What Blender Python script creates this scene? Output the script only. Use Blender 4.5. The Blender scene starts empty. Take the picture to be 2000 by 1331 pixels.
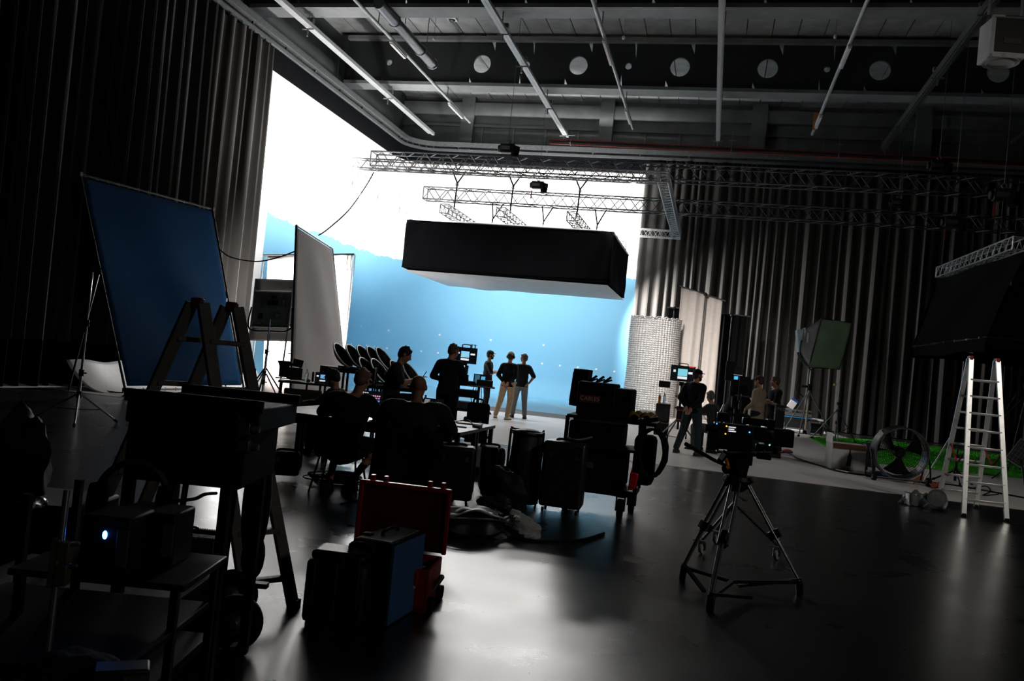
import bpy, bmesh, math, random
from mathutils import Vector as V, Matrix
random.seed(7)
PI = math.pi
sc = bpy.context.scene
COL = sc.collection
# ------------------------------------------------------------------ camera
YAW, PIT, ROL, FPX, CH = 0.234420108, 0.0223680058, 0.0995521785, 1650.3, 1.58
fwd = V((-math.sin(YAW)*math.cos(PIT), math.cos(YAW)*math.cos(PIT), math.sin(PIT)))
r0 = V((math.cos(YAW), math.sin(YAW), 0)); u0 = r0.cross(fwd)
rgt = math.cos(ROL)*r0 + math.sin(ROL)*u0
upv = -math.sin(ROL)*r0 + math.cos(ROL)*u0
EYE = V((0, 0, CH))
cd = bpy.data.cameras.new('camera'); cam = bpy.data.objects.new('camera', cd); COL.objects.link(cam)
m = Matrix((rgt, upv, -fwd)).transposed().to_4x4(); m.translation = EYE
cam.matrix_world = m
cd.sensor_width = 36; cd.lens = FPX/2000*36; cd.clip_end = 200; cd.clip_start = 0.05
sc.camera = cam
# survey of the place: turn a sight line into a point on a known plane
def ray(px, py): return rgt*((px-1000)/FPX) - upv*((py-665.5)/FPX) + fwd
def F(px, py, z=0.0):
    d = ray(px, py); return EYE + d*((z-CH)/d.z)
def PY(px, py, y):
    d = ray(px, py); return EYE + d*(y/d.y)
def PX(px, py, x):
    d = ray(px, py); return EYE + d*(x/d.x)
def PD(px, py, dep): return EYE + ray(px, py)*dep
# ------------------------------------------------------------------ materials
def lin(c): return tuple((v/255/12.92 if v <= 10 else ((v/255+.055)/1.055)**2.4) for v in c)
MATS = {}
def mat(name, c, rough=.6, metal=0, var=.18, scale=8, bump=0, spec=.5, sheen=0, trans=0, ior=1.45, emit=None, es=0, alpha=1, stretch=None):
    if name in MATS: return MATS[name]
    m = bpy.data.materials.new(name); m.use_nodes = True; nt = m.node_tree; b = nt.nodes['Principled BSDF']
    l = lin(c)
    tc = nt.nodes.new('ShaderNodeTexCoord'); nz = nt.nodes.new('ShaderNodeTexNoise'); nz.inputs['Scale'].default_value = scale; nz.inputs['Detail'].default_value = 4
    src = tc.outputs['Object']
    if stretch:
        mp = nt.nodes.new('ShaderNodeMapping'); mp.inputs['Scale'].default_value = stretch; nt.links.new(src, mp.inputs[0]); src = mp.outputs[0]
    nt.links.new(src, nz.inputs['Vector'])
    rp = nt.nodes.new('ShaderNodeValToRGB'); rp.color_ramp.elements[0].position = .3; rp.color_ramp.elements[1].position = .7
    rp.color_ramp.elements[0].color = (*[v*(1-var) for v in l], 1); rp.color_ramp.elements[1].color = (*[min(1, v*(1+var)) for v in l], 1)
    nt.links.new(nz.outputs['Fac'], rp.inputs[0]); nt.links.new(rp.outputs[0], b.inputs['Base Color'])
    b.inputs['Roughness'].default_value = rough; b.inputs['Metallic'].default_value = metal
    b.inputs['Specular IOR Level'].default_value = spec
    if sheen: b.inputs['Sheen Weight'].default_value = sheen; b.inputs['Sheen Roughness'].default_value = .5
    if trans: b.inputs['Transmission Weight'].default_value = trans; b.inputs['IOR'].default_value = ior
    if alpha < 1: b.inputs['Alpha'].default_value = alpha
    if emit: b.inputs['Emission Color'].default_value = (*lin(emit), 1); b.inputs['Emission Strength'].default_value = es
    if bump:
        bp = nt.nodes.new('ShaderNodeBump'); bp.inputs['Strength'].default_value = bump; bp.inputs['Distance'].default_value = .02
        nt.links.new(nz.outputs['Fac'], bp.inputs['Height']); nt.links.new(bp.outputs[0], b.inputs['Normal'])
    MATS[name] = m; return m
BLK = mat('black_plastic', (8, 8, 9), .5, spec=.3)
BLKM = mat('black_metal', (11, 11, 12), .4, .2, spec=.4)
BLKC = mat('black_cloth', (7, 7, 9), .95, bump=.3, scale=40, spec=.15)
DUV = mat('black_duvetyn', (10, 11, 14), .98, spec=.05, bump=.25, scale=3)
RUB = mat('rubber', (8, 8, 8), .8, spec=.2)
ALU = mat('aluminium', (185, 187, 190), .32, .95, var=.08)
CHR = mat('bright_chrome', (225, 225, 228), .16, 1, var=.04)
GALV = mat('galvanised_steel', (128, 132, 134), .42, .8, var=.2, scale=20)
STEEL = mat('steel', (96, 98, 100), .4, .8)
WHT = mat('white_paint', (226, 223, 220), .55, var=.04)
WFAB = mat('white_fabric', (222, 216, 212), .9, var=.05, bump=.2, scale=5, spec=.1)
GFAB = mat('grey_diffusion_fabric', (150, 145, 142), .9, var=.06, bump=.15, scale=30, spec=.1)
BEAMM = mat('beam_paint_lit', (112, 115, 115), .6, var=.15, scale=2)  # beam paint lightened for the light on the flange undersides
WEBM = mat('beam_web_shaded', (26, 29, 31), .7, var=.2, scale=2)  # same beam paint darkened for the shade on the web's near face
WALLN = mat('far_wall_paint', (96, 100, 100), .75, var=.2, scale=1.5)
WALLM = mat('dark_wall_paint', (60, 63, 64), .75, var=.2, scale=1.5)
RED = mat('red_plastic', (150, 18, 16), .45, var=.1)
REDC = mat('red_webbing', (150, 14, 18), .8)
ORG = mat('orange_plastic', (225, 130, 20), .5)
BLU = mat('blue_plastic', (20, 70, 140), .45)
GREY = mat('grey_plastic', (70, 72, 74), .5)
DGREY = mat('dark_grey_plastic', (34, 35, 37), .5)
CARD = mat('brown_cardboard', (150, 112, 78), .9, var=.1)
# ------------------------------------------------------------------ mesh building
class M:
    def __init__(s): s.v = []; s.f = []
    def add(s, vs, fs):
        b = len(s.v); s.v += [V(p) for p in vs]; s.f += [[b+i for i in f] for f in fs]; return s
    def box(s, c, d, rz=0, R=None):
        R = R or Matrix.Rotation(rz, 3, 'Z'); c = V(c)
        vs = [c + R @ V((d[0]*x/2, d[1]*y/2, d[2]*z/2)) for x in (-1, 1) for y in (-1, 1) for z in (-1, 1)]
        return s.add(vs, [(0, 1, 3, 2), (4, 6, 7, 5), (0, 4, 5, 1), (2, 3, 7, 6), (0, 2, 6, 4), (1, 5, 7, 3)])
    def hexa(s, lo, hi):   # lo, hi: four corners each, same turn
        return s.add(list(lo)+list(hi), [(3, 2, 1, 0), (4, 5, 6, 7)] + [(i, (i+1) % 4, 4+(i+1) % 4, 4+i) for i in range(4)])
    def bar(s, a, b, w, h, up=(0, 0, 1)):
        a, b = V(a), V(b); d = (b-a).normalized(); up = V(up)
        if abs(d.dot(up)) > .98: up = V((0, 1, 0))
        x = d.cross(up).normalized()*w/2; y = x.cross(d).normalized()*h/2
        return s.hexa([a-x-y, a+x-y, a+x+y, a-x+y], [b-x-y, b+x-y, b+x+y, b-x+y])
    def tube(s, pts, r, n=8, cap=True, closed=False):
        pts = [V(p) for p in pts]; rs = r if isinstance(r, (list, tuple)) else [r]*len(pts); L = len(pts); b = len(s.v)
        prev = None
        for i, p in enumerate(pts):
            if closed: d = pts[(i+1) % L]-pts[i-1]
            else: d = pts[min(i+1, L-1)]-pts[max(i-1, 0)]
            d.normalize()
            if prev is None:
                x = d.cross(V((0, 0, 1)));
                if x.length < .1: x = d.cross(V((0, 1, 0)))
            else:
                x = prev - d*prev.dot(d)
                if x.length < 1e-4: x = d.cross(V((0, 0, 1)))
            x.normalize(); y = d.cross(x); prev = x
            for k in range(n):
                a = 2*PI*k/n; s.v.append(p + (x*math.cos(a)+y*math.sin(a))*rs[i])
        for i in range(L if closed else L-1):
            for k in range(n):
                j = (i+1) % L
                s.f.append([b+i*n+k, b+i*n+(k+1) % n, b+j*n+(k+1) % n, b+j*n+k])
        if cap and not closed:
            s.f.append([b+k for k in range(n)][::-1]); s.f.append([b+(L-1)*n+k for k in range(n)])
        return s
    def cyl(s, a, b, r, r2=None, n=12): return s.tube([a, b], [r, r if r2 is None else r2], n)
    def caps(s, a, b, r, r2=None, n=12):     # closed tapered capsule
        a, b = V(a), V(b); r2 = r if r2 is None else r2; d = (b-a)
        d = d.normalized() if d.length > 1e-6 else V((0, 0, 1))
        ps, rs = [], []
        for t in (-.98, -.8, -.5, -.2, 0): ps.append(a+d*r*t); rs.append(r*math.sqrt(1-t*t))
        for t in (0, .2, .5, .8, .98): ps.append(b+d*r2*t); rs.append(r2*math.sqrt(1-t*t))
        return s.tube(ps, rs, n)
    def ell(s, c, r, n=14, m=9, R=None):
        c = V(c); b = len(s.v); R = R or Matrix.Identity(3)
        for j in range(1, m):
            t = PI*j/m
            for k in range(n):
                a = 2*PI*k/n; s.v.append(c + R @ V((r[0]*math.sin(t)*math.cos(a), r[1]*math.sin(t)*math.sin(a), r[2]*math.cos(t))))
        top = len(s.v); s.v.append(c+R @ V((0, 0, r[2]))); s.v.append(c-R @ V((0, 0, r[2])))
        for j in range(m-2):
            for k in range(n): s.f.append([b+j*n+k, b+(j+1)*n+k, b+(j+1)*n+(k+1) % n, b+j*n+(k+1) % n])
        for k in range(n):
            s.f.append([top, b+k, b+(k+1) % n]); s.f.append([top+1, b+(m-2)*n+(k+1) % n, b+(m-2)*n+k])
        return s
    def lathe(s, prof, c=(0, 0, 0), n=20, R=None, cap=True):   # prof: (radius, height)
        c = V(c); R = R or Matrix.Identity(3); b = len(s.v)
        for r, z in prof:
            for k in range(n): a = 2*PI*k/n; s.v.append(c+R @ V((r*math.cos(a), r*math.sin(a), z)))
        for i in range(len(prof)-1):
            for k in range(n): s.f.append([b+i*n+k, b+i*n+(k+1) % n, b+(i+1)*n+(k+1) % n, b+(i+1)*n+k])
        if cap:
            s.f.append([b+k for k in range(n)][::-1]); s.f.append([b+(len(prof)-1)*n+k for k in range(n)])
        return s
    def torus(s, c, R_, r, R=None, n=28, k=8, a0=0, a1=2*PI):
        c = V(c); R = R or Matrix.Identity(3); full = abs(a1-a0-2*PI) < 1e-6
        N = n if full else n+1
        pts = [c+R @ V((R_*math.cos(a0+(a1-a0)*i/n), R_*math.sin(a0+(a1-a0)*i/n), 0)) for i in range(N)]
        return s.tube(pts, r, k, closed=full)
    def grid(s, fn, nu, nv):
        b = len(s.v)
        for i in range(nu+1):
            for j in range(nv+1): s.v.append(V(fn(i/nu, j/nv)))
        for i in range(nu):
            for j in range(nv):
                a = b+i*(nv+1)+j; s.f.append([a, a+nv+1, a+nv+2, a+1])
        return s
    def prism(s, poly, z0, z1, R=None, c=(0, 0, 0)):
        c = V(c); R = R or Matrix.Identity(3); n = len(poly); b = len(s.v)
        for z in (z0, z1):
            for p in poly: s.v.append(c+R @ V((p[0], p[1], z)))
        s.f.append([b+i for i in range(n)][::-1]); s.f.append([b+n+i for i in range(n)])
        for i in range(n): s.f.append([b+i, b+(i+1) % n, b+n+(i+1) % n, b+n+i])
        return s
    def xf(s, R=None, t=(0, 0, 0)):
        t = V(t); s.v = [((R @ p) if R else p)+t for p in s.v]; return s
    def base(s):
        xs = [p.x for p in s.v]; ys = [p.y for p in s.v]; zs = [p.z for p in s.v]
        return V(((min(xs)+max(xs))/2, (min(ys)+max(ys))/2, min(zs)))
RX = lambda a: Matrix.Rotation(a, 3, 'X')
RY = lambda a: Matrix.Rotation(a, 3, 'Y')
RZ = lambda a: Matrix.Rotation(a, 3, 'Z')
def obj(name, mb, mt, parent=None, bevel=0, smooth=True, solid=0, mats=None, loc=None):
    me = bpy.data.meshes.new(name); me.from_pydata([tuple(p) for p in mb.v], [], mb.f)
    bm = bmesh.new(); bm.from_mesh(me); bmesh.ops.recalc_face_normals(bm, faces=bm.faces); bm.to_mesh(me); bm.free()
    if smooth:
        me.polygons.foreach_set('use_smooth', [True]*len(me.polygons)); me.set_sharp_from_angle(angle=math.radians(38))
    me.materials.append(mt); me.update()
    o = bpy.data.objects.new(name, me); COL.objects.link(o)
    if parent: o.parent = parent
    if loc is not None: o.location = loc
    if solid:
        md = o.modifiers.new('thickness', 'SOLIDIFY'); md.thickness = solid; md.offset = 0
    if bevel:
        md = o.modifiers.new('edges', 'BEVEL'); md.width = bevel; md.segments = 2; md.limit_method = 'ANGLE'
    return o
def tag(o, label, cat, group=None, kind=None):
    o['label'] = label; o['category'] = cat
    if group: o['group'] = group
    if kind: o['kind'] = kind
    return o
def thing(name, label, cat, loc=(0, 0, 0), rz=0, group=None):
    o = bpy.data.objects.new(name, None); COL.objects.link(o); o.empty_display_size = .1
    o.location = loc; o.rotation_euler = (0, 0, rz); return tag(o, label, cat, group)
def solo(name, mb, mt, label, cat, group=None, **k):    # a thing of one mesh; its geometry is given in the room's frame
    c = mb.base(); mb.xf(t=-c); o = obj(name, mb, mt, loc=c, **k); return tag(o, label, cat, group)
def wpart(name, mb, mt, root, **k):                      # a part whose geometry is given in the room's frame
    if root.rotation_euler.z: mb.xf(t=-V(root.location)).xf(RZ(-root.rotation_euler.z))
    else: mb.xf(t=-V(root.location))
    return obj(name, mb, mt, root, **k)
def struct(name, mb, mt, **k):
    o = obj(name, mb, mt, **k); o['kind'] = 'structure'; return o
def copy_tree(o, parent=None):
    c = o.copy(); COL.objects.link(c)
    if parent: c.parent = parent
    for ch in list(o.children): copy_tree(ch, c)
    return c
def cat_curve(pts, n=8):      # smooth line through points
    pts = [V(p) for p in pts]; out = []
    for i in range(len(pts)-1):
        p0, p1, p2, p3 = pts[max(i-1, 0)], pts[i], pts[i+1], pts[min(i+2, len(pts)-1)]
        for k in range(n):
            t = k/n; out.append(.5*((2*p1)+(p2-p0)*t+(2*p0-5*p1+4*p2-p3)*t*t+(3*p1-p0-3*p2+p3)*t**3))
    return out+[pts[-1]]
def cable(name, pts, r, mt, label, cat='cable', group=None, n=6):
    return solo(name, M().tube(cat_curve(pts), r, n), mt, label, cat, group)
# ------------------------------------------------------------------ the hall
LX, BY = -14.0, 35.45            # curtain track lines
CX, CY, CR = -14.7, 36.2, 1.7    # cyclorama wall lines and corner radius
def nodes_pos(nt):
    g = nt.nodes.new('ShaderNodeNewGeometry'); s = nt.nodes.new('ShaderNodeSeparateXYZ'); nt.links.new(g.outputs['Position'], s.inputs[0]); return g, s
def mth(nt, op, a, b=None):
    n = nt.nodes.new('ShaderNodeMath'); n.operation = op
    for i, x in enumerate((a, b)):
        if x is None: continue
        if isinstance(x, (int, float)): n.inputs[i].default_value = x
        else: nt.links.new(x, n.inputs[i])
    return n.outputs[0]
def noise(nt, vec, scale, detail=3, stretch=None, rot=None):
    if stretch:
        mp = nt.nodes.new('ShaderNodeMapping'); mp.inputs['Scale'].default_value = stretch
        if rot: mp.inputs['Rotation'].default_value = rot
        nt.links.new(vec, mp.inputs[0]); vec = mp.outputs[0]
    n = nt.nodes.new('ShaderNodeTexNoise'); n.inputs['Scale'].default_value = scale; n.inputs['Detail'].default_value = detail
    nt.links.new(vec, n.inputs['Vector']); return n.outputs['Fac']
def mixc(nt, fac, a, b):
    n = nt.nodes.new('ShaderNodeMix'); n.data_type = 'RGBA'
    nt.links.new(fac, n.inputs[0])
    for i, x in ((6, a), (7, b)):
        if isinstance(x, tuple): n.inputs[i].default_value = (*x, 1)
        else: nt.links.new(x, n.inputs[i])
    return n.outputs[2]
BLUE_PAINT = lin((124, 181, 211))
def cyc_material():
    m = mat('cyclorama_paint', (235, 233, 231), .8, spec=.15); nt = m.node_tree; b = nt.nodes['Principled BSDF']
    g, s = nodes_pos(nt); P = g.outputs['Position']
    n1 = noise(nt, P, 1.1, 2); n2 = noise(nt, P, 6, 3)
    edge = mth(nt, 'ADD', mth(nt, 'MULTIPLY', n1, .5), mth(nt, 'MULTIPLY', n2, .22))
    zz = mth(nt, 'ADD', s.outputs[2], edge)                       # roller-painted ragged top edge
    top = mth(nt, 'LESS_THAN', zz, 5.9)
    left = mth(nt, 'GREATER_THAN', s.outputs[1], 25.1)
    k = mth(nt, 'MULTIPLY', top, left)
    nt.links.new(mixc(nt, k, lin((232, 230, 228)), BLUE_PAINT), b.inputs['Base Color'])
    return m
def floor_material():
    m = bpy.data.materials.new('glossy_black_floor'); m.use_nodes = True; nt = m.node_tree; b = nt.nodes['Principled BSDF']
    g, s = nodes_pos(nt); P = g.outputs['Position']
    base = mixc(nt, noise(nt, P, .7, 4), lin((6, 8, 10)), lin((15, 17, 20)))
    sc1 = mth(nt, 'GREATER_THAN', noise(nt, P, 1.0, 2, (1.0, 95, 1), (0, 0, .5)), .745)
    sc2 = mth(nt, 'GREATER_THAN', noise(nt, P, 1.0, 2, (1.3, 120, 1), (0, 0, -.9)), .755)
    scr = mth(nt, 'MULTIPLY', mth(nt, 'MAXIMUM', sc1, sc2), mth(nt, 'GREATER_THAN', noise(nt, P, .8, 2), .5))
    nt.links.new(mixc(nt, scr, base, lin((24, 25, 26))), b.inputs['Base Color'])
    r = mth(nt, 'ADD', mth(nt, 'MULTIPLY', noise(nt, P, 1.6, 5), .14), .22)
    r = mth(nt, 'ADD', r, mth(nt, 'MULTIPLY', scr, .03))
    nt.links.new(r, b.inputs['Roughness']); b.inputs['IOR'].default_value = 2.0; b.inputs['Specular IOR Level'].default_value = .5
    bp = nt.nodes.new('ShaderNodeBump'); bp.inputs['Strength'].default_value = .06; bp.inputs['Distance'].default_value = .01
    nt.links.new(noise(nt, P, 9, 4), bp.inputs['Height']); nt.links.new(bp.outputs[0], b.inputs['Normal'])
    return m
struct('floor', M().box((0, 17, -.05), (34, 44, .1)), floor_material())
WFL = mat('white_floor_paint', (205, 201, 198), .42, var=.05, scale=.9, spec=.35)
def slab(name, poly, z, mt):
    return struct(name, M().prism(poly, 0.0005, z), mt, smooth=False)
slab('floor_white_stage', [(-15, 15.1), (14, 15.1), (14, 30.5), (5.2, 30.5), (4.4, 34.6), (-2.4, 34.6), (-2.4, 26.4), (-2.4, 24.3), (-15, 24.3)], .006, WFL)
slab('floor_grey_strip', [(-15, 24.3), (-2.4, 24.3), (-2.4, 26.4), (-15, 26.4)], .005, mat('worn_grey_floor', (74, 70, 68), .7, var=.35, scale=1.2, stretch=(.4, 6, 1)))
slab('floor_blue_stage', [(CX+.9, 26.4), (-2.4, 26.4), (-2.4, CY-.9), (CX+.9, CY-.9)], .006, mat('blue_floor_paint', (126, 183, 211), .4, var=.03, spec=.35))
a, b_, c_ = F(1067, 790), F(1135, 803), F(1135, 809)
slab('floor_white_wedge', [(a.x, a.y), (c_.x, c_.y), (b_.x, b_.y)], .009, WFL)
# cyclorama: left wall, round corner, back wall, coved foot
def cyc_path():
    p = [(CX, 8.0+i) for i in range(0, 27) if 8.0+i < CY-CR]
    p += [(CX+CR-CR*math.cos(t), CY-CR+CR*math.sin(t)) for t in [PI/2*i/14 for i in range(15)]]
    x = CX+CR+1
    while x < 2.0: p.append((x, CY)); x += 1
    return p
def cyc_hit(px, py):          # where a sight line meets the cyclorama wall
    p = PX(px, py, CX)
    if p.y < CY-CR: return p, V((1, 0, 0))
    p = PY(px, py, CY)
    if p.x > CX+CR: return p, V((0, -1, 0))
    d = ray(px, py); o = V((CX+CR, CY-CR)); e = V((EYE.x, EYE.y)); dd = V((d.x, d.y))
    A = dd.dot(dd); B = 2*dd.dot(e-o); Cc = (e-o).dot(e-o)-CR*CR
    t = (-B+math.sqrt(B*B-4*A*Cc))/(2*A); q = EYE+d*t
    return q, V((o.x-q.x, o.y-q.y, 0)).normalized()
path = cyc_path(); prof = [(1.0-1.0*math.sin(t), 1.0-1.0*math.cos(t)) for t in [PI/2*i/8 for i in range(9)]] + [(0, z) for z in (2, 3, 4, 5, 6, 7, 8, 9, 10.45)]
mb = M()
for i, (x, y) in enumerate(path):
    x0, y0 = path[max(i-1, 0)]; x1, y1 = path[min(i+1, len(path)-1)]
    t = V((x1-x0, y1-y0)).normalized(); n = V((t.y, -t.x))      # towards the stage
    for off, z in prof:
        mb.v.append(V((x+n.x*off, y+n.y*off, z+.004)))
K = len(prof)
for i in range(len(path)-1):
    for j in range(K-1): mb.f.append([i*K+j, (i+1)*K+j, (i+1)*K+j+1, i*K+j+1])
struct('wall_back', mb, cyc_material())
# tracking markers on the blue wall
DOT = mat('white_marker_dot', (240, 240, 240), .7)
dots = [(858.6,654.6),(958.6,664.8),(1061.7,674.8),(822.5,686.5),(855.7,689.8),(922,696),(1058.8,710.7),(1093.6,714.6),(1128.7,718),(817.6,720),(918,731),(1054,746),(1088.7,750),
 (685.5,562),(679,614),(704,637.8),(758.9,645.8),(685.5,673),(700.4,674.6),(715.5,675.8),(730.6,677.5),(755.5,680.6),(790,682.6),(785,716.9),(1164.5,721.7),(1200,726)]
for px, py in dots:
    p, n = cyc_hit(px, py); q = n.to_track_quat('Z', 'Y').to_matrix()
    r = .045 if px > 750 else .035
    o = obj('tracking_marker', M().lathe([(r*.7, .012), (r, .006), (r, -.02)][::-1], n=12, R=q), DOT, loc=p+n*.012)
    tag(o, 'small white round tracking marker dot stuck on the blue cyclorama wall', 'marker', 'tracking markers on the blue wall')
# outer building shell
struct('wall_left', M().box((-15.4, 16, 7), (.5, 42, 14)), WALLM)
mb = M().box((0, 37.6, 7), (36, .5, 14)); 
for x in (-12.0, -5.55, 1.0, 7.5, 14): mb.box((x, 37.25, 11.9), (.62, .5, 3.6))
mb.box((0, 37.25, 12.95), (34, .35, .55)); mb.box((0, 37.3, 12.2), (34, .2, .12)); mb.box((0, 37.3, 10.9), (34, .25, .3))
struct('wall_north', mb, WALLN, smooth=False)
mb = M()
for i in range(20):
    x = -11.3+i*1.5; mb.box((x, 37.32, 11.55), (.06, .08, 1.2))
struct('trim_1', mb, BEAMM, smooth=False)
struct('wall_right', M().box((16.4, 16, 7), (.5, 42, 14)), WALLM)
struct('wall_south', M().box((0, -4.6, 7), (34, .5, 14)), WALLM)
mb = M(); x = -15.2
while x < 16: mb.box((x+.42, 16.5, 13.75), (.82, 43, .5)); x += .85
mb.box((0, 16.5, 14.1), (34, 43, .2))
struct('ceiling', mb, mat('grey_concrete_planks', (128, 130, 129), .85, var=.2, scale=2.2, bump=.1), smooth=False)
def beam(y, holes, group=None):
    fl = M(); mb = M(); xl, xr = -14.72, 15.6
    fl.box(((xl+xr)/2, y+.1, 11.56), (xr-xl, .75, .12)); fl.box(((xl+xr)/2, y-.02, 13.28), (xr-xl, .5, .14)); struct('beam_flange', fl, BEAMM, smooth=False)
    mb.box((xl-.1, y, 12.4), (.25, .55, 1.9))
    z0, z1 = 11.62, 13.22; zc = 12.4; t = .10; hs = sorted(holes)
    edges = [xl]
    for (hx, r) in hs: edges += [hx-r-.12, hx+r+.12]
    edges.append(xr)
    for k in range(0, len(edges), 2): mb.box(((edges[k]+edges[k+1])/2, y, (z0+z1)/2), (edges[k+1]-edges[k], t, z1-z0))
    for (hx, r) in hs:       # a square plate with a round hole, and its rim
        w = r+.12; N = 32; out = []; inn = []
        for i in range(N):
            a = 2*PI*i/N; c, s_ = math.cos(a), math.sin(a); k = 1/max(abs(c), abs(s_))
            ox = hx+c*k*w; oz = zc+s_*k*w
            if abs(s_) >= abs(c): oz = z1 if s_ > 0 else z0
            out.append((ox, oz)); inn.append((hx+c*r, zc+s_*r))
        b = len(mb.v)
        for yy in (y-t/2, y+t/2):
            mb.v += [V((p[0], yy, p[1])) for p in out]+[V((p[0], yy, p[1])) for p in inn]
        for i in range(N):
            j = (i+1) % N
            mb.f += [[b+i, b+j, b+N+j, b+N+i], [b+2*N+i, b+3*N+i, b+3*N+j, b+2*N+j], [b+N+i, b+N+j, b+3*N+j, b+3*N+i]]
        for sx in (-1, 1):                       # fill above and below left by the plate
            pass
    return struct('ceiling_beam', mb, WEBM, smooth=False)
H = [(-13.0, .12), (-9.31, .34), (-7.6, .12), (-5.68, .34), (-3.87, .12), (-2.06, .34), (.91, .34), (2.84, .1), (4.52, .34), (8.1, .34), (11.7, .34)]
beam(29.85, H); beam(23.1, H); beam(16.4, H); beam(9.7, H)
# ------------------------------------------------------------------ curtain track round two sides of the hall
def track_path(off=0):
    R_ = 1.25; p = [(LX+off, 2.0+i*1.0) for i in range(0, 33) if 2.0+i < BY-R_]
    p += [(LX+R_-(R_-off)*math.cos(t), BY-R_+(R_-off)*math.sin(t)) for t in [PI/2*i/12 for i in range(13)]]
    x = LX+R_+1
    while x <= 15: p.append((x, BY-off)); x += 1
    return p
def sweep(path, sec):
    mb = M(); K = len(sec)
    for i, (x, y) in enumerate(path):
        x0, y0 = path[max(i-1, 0)]; x1, y1 = path[min(i+1, len(path)-1)]
        t = V((x1-x0, y1-y0)).normalized(); n = V((t.y, -t.x))
        for o, z in sec: mb.v.append(V((x+n.x*o, y+n.y*o, z)))
    for i in range(len(path)-1):
        for j in range(K): mb.f.append([i*K+j, (i+1)*K+j, (i+1)*K+(j+1) % K, i*K+(j+1) % K])
    mb.f.append(list(range(K))); mb.f.append([(len(path)-1)*K+j for j in range(K)][::-1])
    return mb
def rect(o0, o1, z0, z1): return [(o0, z0), (o1, z0), (o1, z1), (o0, z1)]
tr = thing('curtain_track', 'long grey steel curtain track with a rounded corner running under the ceiling', 'curtain track', (LX, 20, 10.4))
wpart('support_channel', sweep(track_path(), rect(-.12, .2, 10.72, 10.82)), mat('perforated_steel', (98, 98, 96), .5, .6, var=.35, scale=14), tr, smooth=False)
wpart('channel_lip', sweep(track_path(), rect(.2, .225, 10.66, 10.86)), GALV, tr, smooth=False)
wpart('runner_rail', sweep(track_path(), rect(-.06, .05, 10.5, 10.60)), GALV, tr, smooth=False)
mb = M()
for i, (x, y) in enumerate(track_path()):
    if i % 2 == 0: mb.box((x, y, 10.66), (.07, .07, .14))
wpart('bracket', mb, STEEL, tr)
g = M()
for k in range(60): g.box((LX, 4.2+k*.32, 10.46), (.02, .03, .1)).torus((LX, 4.2+k*.32, 10.38), .03, .007, R=RY(PI/2), n=8, k=4)
for k in range(90): g.box((-2.6+k*.19, BY, 10.46), (.03, .02, .1)).torus((-2.6+k*.19, BY, 10.38), .03, .007, R=RX(PI/2), n=8, k=4)
w_ = wpart('glider', g, STEEL, tr); w_['kind'] = 'stuff'
bd = sweep(track_path(-.32), rect(-.02, .02, 9.95, 10.62))
solo('black_border_cloth', bd, DUV, 'narrow black cloth border hanging under the curtain track along the top of the white wall', 'border cloth', smooth=False)
# ------------------------------------------------------------------ pleated black curtains
CURT = mat('dark_stage_curtain', (47, 45, 43), .9, var=.12, scale=3, sheen=.25, spec=.1, stretch=(1, 1, .2))
def pleats(length, pitch, depth, z0, z1, seed):
    rnd = random.Random(seed); prof = [(0.0, 0.0)]; s = 0
    while s < length:
        p = pitch*rnd.uniform(.6, 1.5); d = depth*rnd.uniform(.55, 1.25)
        for t, h in ((.12, .55), (.22, .85), (.35, 1), (.48, .92), (.58, .6), (.66, .25), (.78, .05), (.9, 0), (1, .12)): prof.append((s+p*t, d*h))
        s += p
    return prof
def curtain(name, place, length, pitch, depth, z0, z1, seed, label, hem=None):
    prof = pleats(length, pitch, depth, z0, z1, seed); rnd = random.Random(seed+1); mb = M(); NZ = 9
    for (s, d) in prof:
        for j in range(NZ):
            v = j/(NZ-1); k = (.75+.5*v) if v > .1 else .75     # folds open towards the foot
            mb.v.append(V(place(s+.05*math.sin(s*3+v*2.2)*v, d*k+.03*math.sin(s*1.3+v*3), z1+(z0-z1)*v)))
    for i in range(len(prof)-1):
        for j in range(NZ-1): a = i*NZ+j; mb.f.append([a, a+NZ, a+NZ+1, a+1])
    c = mb.base(); root = thing(name, label, 'curtain', c)
    wpart('pleated_cloth', mb, CURT, root)
    if hem:
        hb = M()
        for (s, d) in prof:
            for z in (z0-.0, z0-hem): hb.v.append(V(place(s, d*1.1+.02, z)))
        for i in range(len(prof)-1): a = i*2; hb.f.append([a, a+2, a+3, a+1])
        wpart('hem_band', hb, DUV, root)
    return root
curtain('stage_curtain', lambda s, d, z: (LX+d-.05, 23.2-s, z), 20, .36, .26, 1.0, 10.38, 3, 'tall dark pleated curtain on the side track, behind the big leaning blue screen', hem=.98)
curtain('stage_curtain', lambda s, d, z: (-3.45+s, BY-d+.05, z), 18, .36, .26, .03, 10.38, 11, 'tall dark pleated curtain on the far track behind the crew, lit pale along its edge')
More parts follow.
